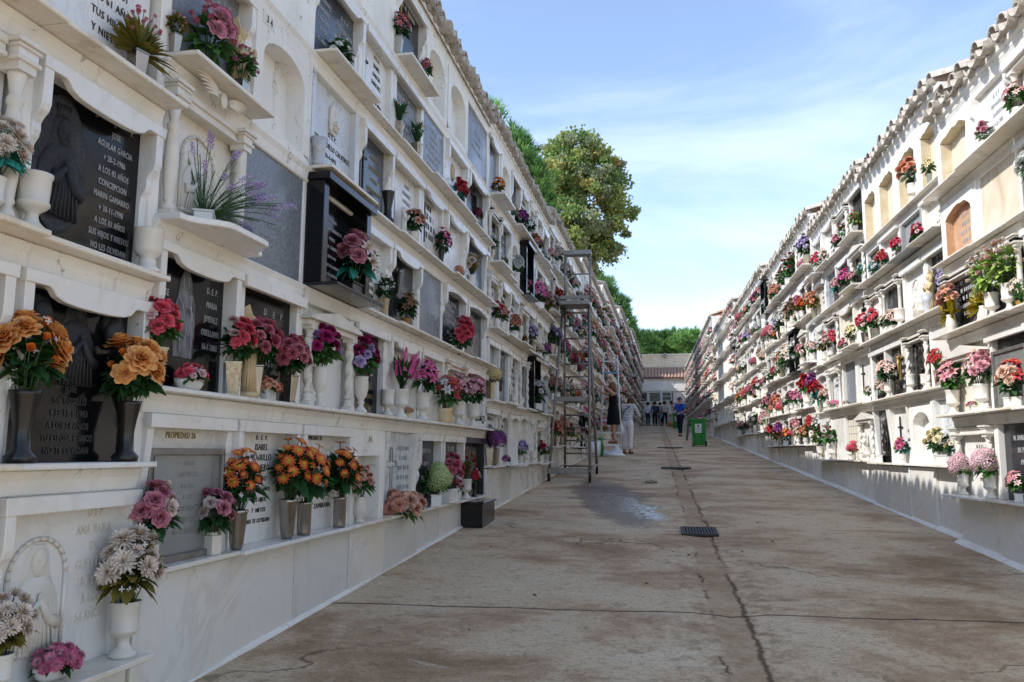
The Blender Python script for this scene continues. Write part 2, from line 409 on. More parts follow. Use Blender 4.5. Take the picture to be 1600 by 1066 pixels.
def bloom(kind, seed):
    q = random.Random(seed); mb = MB()
    if kind == 'rose':
        for ring, (n, r0, r1, z0, z1, w, cup) in enumerate([(3, .02, .11, .2, .74, .16, .6), (4, .05, .24, .12, .78, .24, .55), (5, .08, .4, .06, .74, .32, .5), (6, .12, .58, 0, .66, .4, .45), (7, .15, .78, -.05, .5, .46, .4), (7, .18, .98, -.1, .28, .5, .3)]):
            o = q.random()*6
            for i in range(n):
                add_petal(mb, o+2*PI*i/n+q.uniform(-.15, .15), q, r0, z0, r1*q.uniform(.92, 1.08), z1*q.uniform(.9, 1.1), w, cup, curl=.09 if ring > 3 else .05 if ring > 1 else .02)
    elif kind == 'peony':
        for ring, (n, r0, r1, z0, z1, w, cup) in enumerate([(4, .02, .12, .25, .66, .16, .6), (5, .05, .24, .2, .72, .22, .55), (6, .08, .36, .14, .72, .26, .55), (7, .1, .5, .08, .66, .32, .5), (8, .13, .66, .02, .54, .36, .45), (8, .16, .84, -.05, .38, .42, .4), (8, .18, 1.0, -.1, .2, .46, .3)]):
            o = q.random()*6
            for i in range(n):
                add_petal(mb, o+2*PI*i/n+q.uniform(-.15, .15), q, r0, z0, r1*q.uniform(.92, 1.08), z1*q.uniform(.9, 1.1), w, cup, curl=.05 if ring > 3 else .02)
    elif kind == 'bud':
        for n, r1, z1, w in [(3, .12, 1.1, .3), (4, .38, 1.05, .42), (4, .55, .8, .45)]:
            o = q.random()*6
            for i in range(n): add_petal(mb, o+2*PI*i/n, q, .12, 0, r1, z1, w, .55, curl=.06)
    elif kind == 'mum':
        for n, r1, z1 in [(8, .28, .86), (12, .55, .84), (16, .8, .66), (18, .96, .4), (16, 1.0, .12)]:
            o = q.random()*6
            for i in range(n): add_petal(mb, o+2*PI*i/n+q.uniform(-.1, .1), q, .05, 0, r1*q.uniform(.88, 1.08), z1*q.uniform(.88, 1.08), .12, .1, nu=2, nv=3, curl=.02)
    elif kind == 'carn':
        for n, r1, z1, w in [(5, .25, .8, .3), (7, .5, .76, .34), (9, .74, .6, .38), (10, .94, .36, .4), (9, 1.0, .1, .42)]:
            o = q.random()*6
            for i in range(n): add_petal(mb, o+2*PI*i/n+q.uniform(-.2, .2), q, .06, 0, r1*q.uniform(.8, 1.12), z1*q.uniform(.75, 1.2), w, q.uniform(-.3, .4), nu=4, nv=3, curl=q.uniform(-.02, .12))
    elif kind == 'daisy':
        for n, z1, r1 in [(11, .1, 1.0), (9, .2, .75)]:
            o = q.random()*6
            for i in range(n): add_petal(mb, o+2*PI*i/n, q, .12, .03, r1*q.uniform(.9, 1.08), z1+q.uniform(-.05, .08), .22, .12, nu=3, nv=3, tipw=0)
        mb.ball((0, 0, .12), .24, .24, .12, 1, 7, 4)
    elif kind == 'lily':
        for i in range(6): add_petal(mb, PI/3*i+q.uniform(-.1, .1), q, .06, 0, 1.0*q.uniform(.9, 1.1), .42, .3, .3, nu=3, nv=4, curl=.14, tipw=0)
        for i in range(5): mb.tube([(0, 0, .1), (.22*math.cos(i*1.26), .22*math.sin(i*1.26), .62)], .025, 3, 1)
    elif kind in ('hydr', 'glad'):
        n = 64 if kind == 'hydr' else 30
        for k in range(n):
            if kind == 'hydr':
                a = k*2.399; zz = 1-(k+.5)/n*1.35; r = math.sqrt(max(0, 1-zz*zz)); c = Vector((r*math.cos(a), r*math.sin(a), zz*.75))
                d = c.normalized(); sc = .21
            else:
                a = k*2.1; t = k/n; c = Vector((math.cos(a)*(.42-.2*t), math.sin(a)*(.42-.2*t), t*2.6)); d = Vector((math.cos(a), math.sin(a), .5)).normalized(); sc = .42-.16*t
            f = MB()
            for i in range(4 if kind == 'hydr' else 5): add_petal(f, 2*PI*i/(4 if kind == 'hydr' else 5)+q.random()*.3, q, .05, 0, 1, .25, .42, .1, nu=2, nv=3, tipw=0)
            mb.join(f, Matrix.Translation(c) @ d.to_track_quat('Z', 'Y').to_matrix().to_4x4() @ Matrix.Scale(sc, 4))
    elif kind == 'spike':          # lavender like spike
        for k in range(16):
            a = k*2.4; t = k/16
            f = MB()
            for i in range(3): add_petal(f, 2.1*i, q, .02, 0, 1, .5, .5, .1, nu=2, nv=2)
            mb.join(f, Matrix.Translation((math.cos(a)*.28*(1-t*.6), math.sin(a)*.28*(1-t*.6), t*2.4)) @ Vector((math.cos(a), math.sin(a), .9)).to_track_quat('Z', 'Y').to_matrix().to_4x4() @ Matrix.Scale(.34, 4))
    return mb
BLOOMS = {k: [bloom(k, 11+i*7+len(k)) for i in range(3)] for k in ('rose', 'peony', 'bud', 'mum', 'carn', 'daisy', 'lily', 'hydr', 'glad', 'spike')}
BL_R = {'peony': .047, 'rose': .036, 'bud': .022, 'mum': .033, 'carn': .03, 'daisy': .025, 'lily': .037, 'hydr': .046, 'glad': .035, 'spike': .015}

def leaf_mb(mb, base, d, L, w, q, droop=.3, m=0, nv=4, up=None):
    d = Vector(d).normalized(); side = d.cross(Vector((0, 0, 1)))
    side = side.normalized() if side.length > .05 else Vector((1, 0, 0))
    rot = q.uniform(-.7, .7); nrm = side.cross(d).normalized()
    side = side*math.cos(rot)+nrm*math.sin(rot); nrm = side.cross(d).normalized()
    pts = []; u = q.random()
    for j in range(nv):
        t = j/(nv-1)
        c = Vector(base)+d*(L*t)-Vector((0, 0, 1))*(droop*L*t*t)
        ww = w*math.sin(PI*(.08+.9*t))
        for s in (-1, 0, 1):
            pts.append(tuple(c+side*(s*ww)+nrm*(abs(s)*ww*.35)))
    p, f, uv = patch(pts, 3, nv, u)
    mb.add(p, f, m, True, uv)

def fern_mb(mb, base, d, L, q, m=0, n=9, w=.16):
    d = Vector(d).normalized(); side = d.cross(Vector((0, 0, 1)))
    side = side.normalized() if side.length > .05 else Vector((1, 0, 0))
    pts = [Vector(base)+d*(L*i/n)-Vector((0, 0, 1))*(.25*L*(i/n)**2) for i in range(n+1)]
    for i in range(1, n+1):
        l = L*w*2.2*math.sin(PI*(.15+.8*i/n))
        for s in (-1, 1):
            leaf_mb(mb, pts[i], (side*s+d*.7), l, l*.2, q, .2, m, 3)

def fan_mb(mb, base, d, L, q, m=0, n=17):
    d = Vector(d).normalized(); side = d.cross(Vector((0, -1, .2))).normalized()
    for i in range(n):
        a = (i/(n-1)-.5)*2.3
        leaf_mb(mb, base, d*math.cos(a)+side*math.sin(a)+Vector((0, q.uniform(-.08, .08), 0)), L*q.uniform(.85, 1.05), L*.062, q, .12, m, 4)

# bouquet canonical size: about 0.09 m radius, 0.20 m above the mouth of the vase
def bouquet(kinds, n, leaf, seed, spread=.085, height=.17, dense=1.0, small=None, low=False):
    """kinds: list of (bloom kind, material idx, scale). Returns (foliage MB, blooms [(kind, variant, matidx, Matrix)])"""
    q = random.Random(seed); fol = MB(); bl = []
    tops = []
    cz = height*(.52 if not low else .25); rz = height*(.58 if not low else .75)
    k_ = 0; cand = []
    while len(cand) < n and k_ < 400:
        a = k_*2.399+seed; zz = 1-(k_+.5)/(n*1.9)*1.55; k_ += 1
        if zz < -.6: k_ = k_ if len(cand) >= n-1 else k_; 
        if zz < -.65: break
        r = math.sqrt(max(0, 1-zz*zz)); v = Vector((math.cos(a)*r, math.sin(a)*r, zz))
        if v.y > .42: continue
        cand.append(v)
    for i, v in enumerate(cand):
        k, mi, sc = kinds[(i+(i//3)) % len(kinds)]
        g = q.uniform(.84, 1.12)
        p = Vector((v.x*spread*g, v.y*spread*.85*g-.012, cz+v.z*rz*g))
        d = (v+Vector((0, -.35, .3))).normalized()
        r = BL_R[k]*sc*q.uniform(.82, 1.18)
        if k in ('glad', 'spike'): d = Vector((v.x*.5, v.y*.3-.1, 1)).normalized()
        Mx = Matrix.Translation(p) @ d.to_track_quat('Z', 'Y').to_matrix().to_4x4() @ Matrix.Rotation(q.random()*6, 4, 'Z') @ Matrix.Scale(r, 4)
        bl.append((k, q.randrange(3), mi, Mx)); tops.append(p)
    if leaf == 'needle':
        bl = []; tops = []
        for i in range(84):
            a2 = i*2.399; e0 = q.uniform(.25, 1.35)
            d = Vector((math.cos(a2)+.25, math.sin(a2)*.55-.3, e0)).normalized(); L = q.uniform(.11, .23); p = Vector((math.cos(a2)*.05*q.random(), -.01+math.sin(a2)*.02, 0)); pp = [p]
            for k in range(4):
                d = (d+Vector((.04, -.03, -.13))).normalized(); pp.append(pp[-1]+d*L/4)
            fol.tube([tuple(x) for x in pp], .0014, 3, 1)
            for k in range(16):
                f = k/16*4; j = min(3, int(f)); b_ = pp[j].lerp(pp[j+1], f-j); dd = (pp[j+1]-pp[j]).normalized()
                leaf_mb(fol, b_, (dd+Vector((q.uniform(-.8, .8), q.uniform(-.8, .8), q.uniform(-.3, .5)))), q.uniform(.02, .04), .0022, q, .1, 0, 2)
            if i % 5 < 3:
                Mx = Matrix.Translation(pp[-1]) @ d.to_track_quat('Z', 'Y').to_matrix().to_4x4() @ Matrix.Scale(q.uniform(.014, .02), 4)
                bl.append(('spike', q.randrange(3), i % 2, Mx))
        return fol, bl
    for p in tops:
        fol.tube([(p.x*.1, p.y*.1, -.03), (p.x*.55, p.y*.5, p.z*.5), tuple(p)], .0018, 3, 1)
    nl = int(74*dense)
    for i in range(nl):
        a = i*2.399; t = q.random(); zz = q.uniform(-.75, .95); r = math.sqrt(1-zz*zz)
        v = Vector((math.cos(a)*r, math.sin(a)*r, zz))
        if leaf in ('leaf', 'both', 'low'):
            b = Vector((v.x*spread*.55, v.y*spread*.5-.005, cz+v.z*rz*.5))
            leaf_mb(fol, b, (v+Vector((0, -.1, .25))), q.uniform(.038, .075), q.uniform(.012, .022), q, .3, 0)
        if leaf in ('fern', 'both') and i % 9 == 0:
            fern_mb(fol, (0, .01, height*.15*q.random()), (math.cos(a)*.6, abs(math.sin(a))*.5-.2, q.uniform(.9, 2.0)), q.uniform(.12, .2), q, 0, 7)
    if leaf == 'fan':
        for i in range(5): fan_mb(fol, (0, 0, 0), (q.uniform(-.9, .9), -.25, 1), .19, q)
        for i in range(12):
            a = i*.8; leaf_mb(fol, (0, 0, .02), (math.cos(a), math.sin(a), .6), .08, .022, q)
    if leaf == 'blade':
        for i in range(46):
            a = i*2.4; leaf_mb(fol, (0, 0, q.uniform(0, .07)), (math.cos(a)*q.uniform(.15, .8), math.sin(a)*.5-.1, 1.1), q.uniform(.1, .19), .012, q, .15, 0)
    if small:                       # filler florets in foliage (baby's breath etc.)
        for i in range(small):
            a = q.random()*6.28; t = q.uniform(.6, 1.1)
            c = Vector((math.cos(a)*spread*t*1.0, -abs(math.sin(a))*spread*t*.8-.01, height*q.uniform(.1, 1.1)))
            f = MB()
            for k in range(4): add_petal(f, 1.57*k, q, .04, 0, 1, .3, .45, .1, nu=2, nv=2)
            fol.join(f, Matrix.Translation(c) @ Matrix.Rotation(q.random()*6, 4, 'X') @ Matrix.Scale(.009, 4), 2)
    return fol, bl

# ---------------------------------------------------------------- vases (origin at base centre), returns MB and mouth height
def vase_mb(kind):
    mb = MB()
    if kind in ('urn', 'urnclay'):
        p = [(.04, 0), (.04, .01), (.034, .016), (.02, .03), (.016, .045), (.018, .055), (.034, .066), (.042, .075), (.043, .082), (.039, .086), (.041, .12), (.042, .15), (.046, .158), (.046, .164), (.038, .164), (.034, .12), (.0, .1)]
        mb.lathe(p, 18); h = .155
    elif kind == 'goblet':
        p = [(.034, 0), (.034, .008), (.026, .018), (.014, .03), (.012, .042), (.02, .05), (.014, .058), (.016, .066), (.028, .085), (.036, .12), (.037, .15), (.034, .175), (.037, .186), (.03, .186), (.028, .15), (0, .12)]
        mb.lathe(p, 18); h = .18
    elif kind == 'cup':
        p = [(.036, 0), (.036, .008), (.024, .016), (.02, .04), (.032, .05), (.037, .06), (.038, .11), (.04, .116), (.033, .116), (.03, .07), (0, .065)]
        mb.lathe(p, 18); h = .105
    elif kind in ('taper', 'pewter', 'tapermarble'):
        for z0, z1, a, b in ((0, .012, .026, .026), (.012, .15, .022, .034), (.15, .158, .037, .037)):
            v = [(-a, -a, z0), (a, -a, z0), (a, a, z0), (-a, a, z0), (-b, -b, z1), (b, -b, z1), (b, b, z1), (-b, b, z1)]
            mb.add(v, [(3, 2, 1, 0), (4, 5, 6, 7), (0, 1, 5, 4), (1, 2, 6, 5), (2, 3, 7, 6), (3, 0, 4, 7)], 0)
        h = .15
        if kind == 'pewter':
            for k in range(5):
                z = .025+k*.025; w = .016+k*.0015; y = -.0245-k*.0022
                mb.box(-w*.5, w*.5, y-.003, y, z, z+.017, 0)
    elif kind == 'cone':
        mb.lathe([(.018, 0), (.024, .012), (.034, .13), (.037, .135), (.037, .145), (.03, .145), (.025, .09), (0, .08)], 12); h = .14
    elif kind == 'cyl':
        mb.lathe([(.024, 0), (.026, .01), (.026, .11), (.03, .113), (.03, .122), (.022, .122), (.022, .09), (0, .08)], 14); h = .115
    elif kind in ('box', 'boxblack', 'boxrib'):
        mb.box(-.085, .085, -.04, .04, 0, .012); mb.box(-.08, .08, -.036, .036, .012, .075)
        mb.box(-.086, .086, -.042, .042, .075, .084); h = .08
        if kind == 'boxrib':
            for k in range(18): x = -.078+k*.0092; mb.box(x-.0018, x+.0018, -.041, -.036, .014, .074)
    elif kind == 'oval':
        n = 20; rings = [(.06, .03, 0), (.085, .042, .02), (.1, .05, .05), (.1, .05, .066), (.092, .042, .066), (.088, .04, .05)]
        mb.loft([((0, 0, z), a, b) for a, b, z in rings], 0, n); h = .06
    elif kind == 'square':
        mb.box(-.03, .03, -.03, .03, 0, .085); mb.box(-.018, .018, -.018, .018, .085, .1); h = .09
    elif kind == 'bulb':
        mb.lathe([(.026, 0), (.026, .01), (.02, .02), (.036, .05), (.04, .075), (.034, .11), (.028, .135), (.034, .145), (.026, .145), (.024, .1), (0, .08)], 16); h = .14
    elif kind == 'tub':
        mb.lathe([(.034, 0), (.04, .06), (.044, .075), (.048, .08), (.04, .08), (.036, .05), (0, .045)], 14); h = .075
    elif kind == 'glass':
        mb.lathe([(.028, 0), (.03, .02), (.026, .03), (.032, .09), (.045, .15), (.041, .15), (.03, .09), (0, .035)], 20, twist=(.03, 10, 0)); h = .14
    elif kind == 'plate':
        mb.box(-.06, .06, -.035, .035, 0, .012); h = .012
    elif kind == 'vaseblack':
        mb.lathe([(.034, 0), (.036, .015), (.022, .03), (.02, .08), (.026, .12), (.034, .16), (.037, .17), (.03, .17), (.022, .12), (0, .1)], 14); h = .16
    elif kind == 'pedestalpot':
        mb.lathe([(.03, 0), (.03, .01), (.04, .02), (.042, .075), (.048, .08), (.048, .09), (.04, .09), (.036, .05), (0, .04)], 16); h = .085
    return mb, h
VASEMAT = {'urn': 'stonewhite', 'urnclay': 'marble_cream', 'goblet': 'stonewhite', 'cup': 'stonewhite', 'taper': 'steel', 'pewter': 'pewter', 'tapermarble': 'marble_cream', 'cone': 'steel', 'cyl': 'steel',
           'box': 'marble', 'boxblack': 'ebony', 'boxrib': 'porcelain', 'oval': 'porcelain', 'square': 'marble_cream', 'bulb': 'stonewhite', 'tub': 'wicker', 'glass': 'glassvase', 'plate': 'marble', 'vaseblack': 'ebony', 'pedestalpot': 'pearl'}
VASEWORD = {'urn': 'white footed urn', 'urnclay': 'cream footed urn', 'goblet': 'tall white goblet', 'cup': 'short white cup', 'taper': 'square steel vase', 'pewter': 'embossed metal vase', 'tapermarble': 'square marble vase', 'cone': 'steel cone', 'cyl': 'steel cylinder',
            'box': 'white marble trough', 'boxblack': 'black trough', 'boxrib': 'ribbed white planter', 'oval': 'oval white planter', 'square': 'square marble pot', 'bulb': 'round white vase', 'tub': 'brown wicker tub', 'glass': 'cut glass vase', 'plate': 'flat marble base', 'vaseblack': 'black stone vase', 'pedestalpot': 'amber pot'}
VC = {}
def vase_mesh(kind):
    if kind not in VC:
        mb, h = vase_mb(kind)
        VC[kind] = (mb.mesh('vase', [M[VASEMAT[kind]]], .002 if kind in ('box', 'square', 'taper', 'boxblack', 'tapermarble', 'plate') else 0), h, mb)
    return VC[kind]

# palettes: name -> (word, [(base, tip), ...], centre)
PAL = {
 'orange': ('peach orange', [('#e07f2a', '#f0b266'), ('#e5690c', '#f28f2a')]),
 'cream': ('cream', [('#d8c6b0', '#e3d6c8'), ('#cdb9a4', '#dccabb')]),
 'pinkwhite': ('pink and white', [('#e0c8cc', '#c54a78'), ('#dcd0d0', '#d67c96')]),
 'pink': ('pink', [('#c85a86', '#e08fae'), ('#b94a78', '#d978a0')]),
 'hotpink': ('bright pink', [('#c2417c', '#e46aa8'), ('#d85c98', '#ea92bd')]),
 'coral': ('coral and pale pink', [('#c93f52', '#e0586a'), ('#d8a2a4', '#e3c3c2')]),
 'dusty': ('dusty pink', [('#a94458', '#c66a78'), ('#b3566a', '#cf8088')]),
 'mauve': ('mauve pink', [('#a9586c', '#c98290'), ('#cdb0a2', '#ddc8bc')]),
 'peach': ('peach', [('#c98a72', '#dcae98'), ('#c47a66', '#d89e8a')]),
 'salmon': ('salmon', [('#c87a5c', '#dc9878'), ('#cf8e70', '#e2b08f')]),
 'magenta': ('deep magenta', [('#7d0f48', '#a81f62'), ('#c9b6d6', '#b8a0cc')]),
 'red': ('red', [('#8e1220', '#b81f2e'), ('#a31824', '#c9303c')]),
 'redpeach': ('red and peach', [('#b0202c', '#c83c42'), ('#d8a58c', '#e0bfa6')]),
 'redwhite': ('red and white', [('#a31428', '#c22a3a'), ('#d6cfcb', '#e0dbd8')]),
 'white': ('white', [('#cfd0c8', '#e0e0db'), ('#d4d2c6', '#e2e0d8')]),
 'lemon': ('pale yellow', [('#d8c47a', '#e3d9b0'), ('#ddd0a0', '#e6dfc8')]),
 'yellow': ('yellow', [('#c9a52a', '#dcc25a'), ('#c28a24', '#d8a84a')]),
 'flame': ('orange and yellow', [('#e0a42e', '#d8481c'), ('#de8a2c', '#cc3a18')]),
 'greenwhite': ('lime and cream', [('#b0c078', '#c8d49a'), ('#d6cfbe', '#e0dacc')]),
 'lilac': ('lilac', [('#8d7ab0', '#b6a6cc'), ('#a892c0', '#c8bad6')]),
 'purple': ('purple and pink', [('#5f2a6a', '#8f4a8c'), ('#a83a78', '#c864a0')]),
 'brown': ('brown and cream', [('#6e4636', '#94705c'), ('#b8a088', '#cdbba6')]),
 'burgundy': ('burgundy', [('#5a1a2c', '#84324a'), ('#743042', '#9c5468')]),
 'mixed': ('mixed pink and yellow', [('#b83a6a', '#d46a94'), ('#cfa83a', '#dcc06a')]),
 'rosepale': ('pale rose', [('#cc7482', '#dfa5ab'), ('#d9b3aa', '#e6d0c8')]),
 'blush': ('blush', [('#d8a595', '#e6cbbd'), ('#ddc3ae', '#e8dccb')]),
 'softpink': ('soft pink', [('#d6a6ae', '#e2c0c4'), ('#dbb8ba', '#e6d2d2')]),
 'tealmix': ('white and teal', [('#cfd2c8', '#dfe0da'), ('#3f8f96', '#6cb0b4')]),
}
FLW = {'peony': 'roses', 'rose': 'roses', 'bud': 'rosebuds', 'mum': 'chrysanthemums', 'carn': 'carnations', 'daisy': 'daisies', 'lily': 'lilies', 'hydr': 'hydrangeas', 'glad': 'gladioli', 'spike': 'lavender'}
FL1 = {'peony': 'rose', 'rose': 'rose', 'bud': 'rosebud', 'mum': 'chrysanthemum', 'carn': 'carnation', 'daisy': 'daisy', 'lily': 'lily', 'hydr': 'hydrangea', 'glad': 'gladiolus', 'spike': 'lavender_spike'}
YEL = mat_noise('flower centre', '#b8902a', '#c9a542', 30, .7)
BC = {}
def bouquet_meshes(fl, pal, leafkind, leafcol, n, seed):
    n = int(n*1.8+.5)
    key = (fl, pal, leafkind, leafcol, n, seed)
    if key in BC: return BC[key]
    kinds = []
    for i, k in enumerate(fl.split('+')): kinds.append((k, i % 2, 1.0))
    if len(kinds) == 1: kinds = [(kinds[0][0], 0, 1.0), (kinds[0][0], 1, .85)]
    base = fl.split('+')[0]
    spread, height = .073, .18
    if base == 'hydr': spread, height = .07, .13
    if base == 'spike': spread, height = .17, .2
    if base == 'daisy': spread, height = .068, .19
    if base == 'glad': spread, height = .05, .12
    if leafkind == 'low': spread, height = .09, .075
    fol, bl = bouquet(kinds, n, leafkind, seed, spread, height, 1.0 if leafkind != 'low' else .7, 16 if seed % 2 else None, leafkind == 'low')
    pm = [petal(*PAL[pal][1][0]), petal(*PAL[pal][1][1])]
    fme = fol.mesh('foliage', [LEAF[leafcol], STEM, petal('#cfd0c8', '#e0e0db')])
    allb = MB()
    sing = []
    for k, v, mi, Mx in bl:
        b = BLOOMS[k][v]
        o = MB(); o.join(b); o.m = [mi if x == 0 else 2 for x in o.m]
        allb.join(o, Mx); sing.append((k, v, mi, Mx))
    bme = allb.mesh('blossom', pm+[YEL])
    BC[key] = (fme, bme, sing, fol, allb, pm)
    return BC[key]
SB = {}
def single_bloom(k, v, mi, pal):
    key = (k, v, mi, pal)
    if key not in SB:
        o = MB(); o.join(BLOOMS[k][v])
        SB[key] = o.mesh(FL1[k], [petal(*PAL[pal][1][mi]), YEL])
    return SB[key]

N_ARR = 0
def arrangement(loc, rotz, vase, fl, pal, leafkind='leaf', leafcol='dark', n=8, seed=1, s=1.0, label=None, detail=1, bs=1.0, lean=0):
    """one vase with its flowers: vase > ; foliage, blooms"""
    global N_ARR
    N_ARR += 1
    t = empty('flower_vase' if fl else 'empty_vase', loc, rotz, label, 'flower vase' if fl else 'vase', 'flower vases on the grave shelves' if fl else 'empty vases on the grave shelves')
    t.scale = (s, s, s)
    vm, h = (None, 0)
    if vase:
        vm, h, _ = vase_mesh(vase)
        put('vase', vm, t)
    if fl:
        fme, bme, sing, _, _, _ = bouquet_meshes(fl, pal, leafkind, leafcol, n, seed)
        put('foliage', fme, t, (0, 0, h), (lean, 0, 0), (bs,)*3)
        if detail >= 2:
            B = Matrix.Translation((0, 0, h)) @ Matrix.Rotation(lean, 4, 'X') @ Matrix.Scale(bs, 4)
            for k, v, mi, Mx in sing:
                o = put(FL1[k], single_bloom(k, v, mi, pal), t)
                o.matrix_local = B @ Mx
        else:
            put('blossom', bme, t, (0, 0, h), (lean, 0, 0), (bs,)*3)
    return t
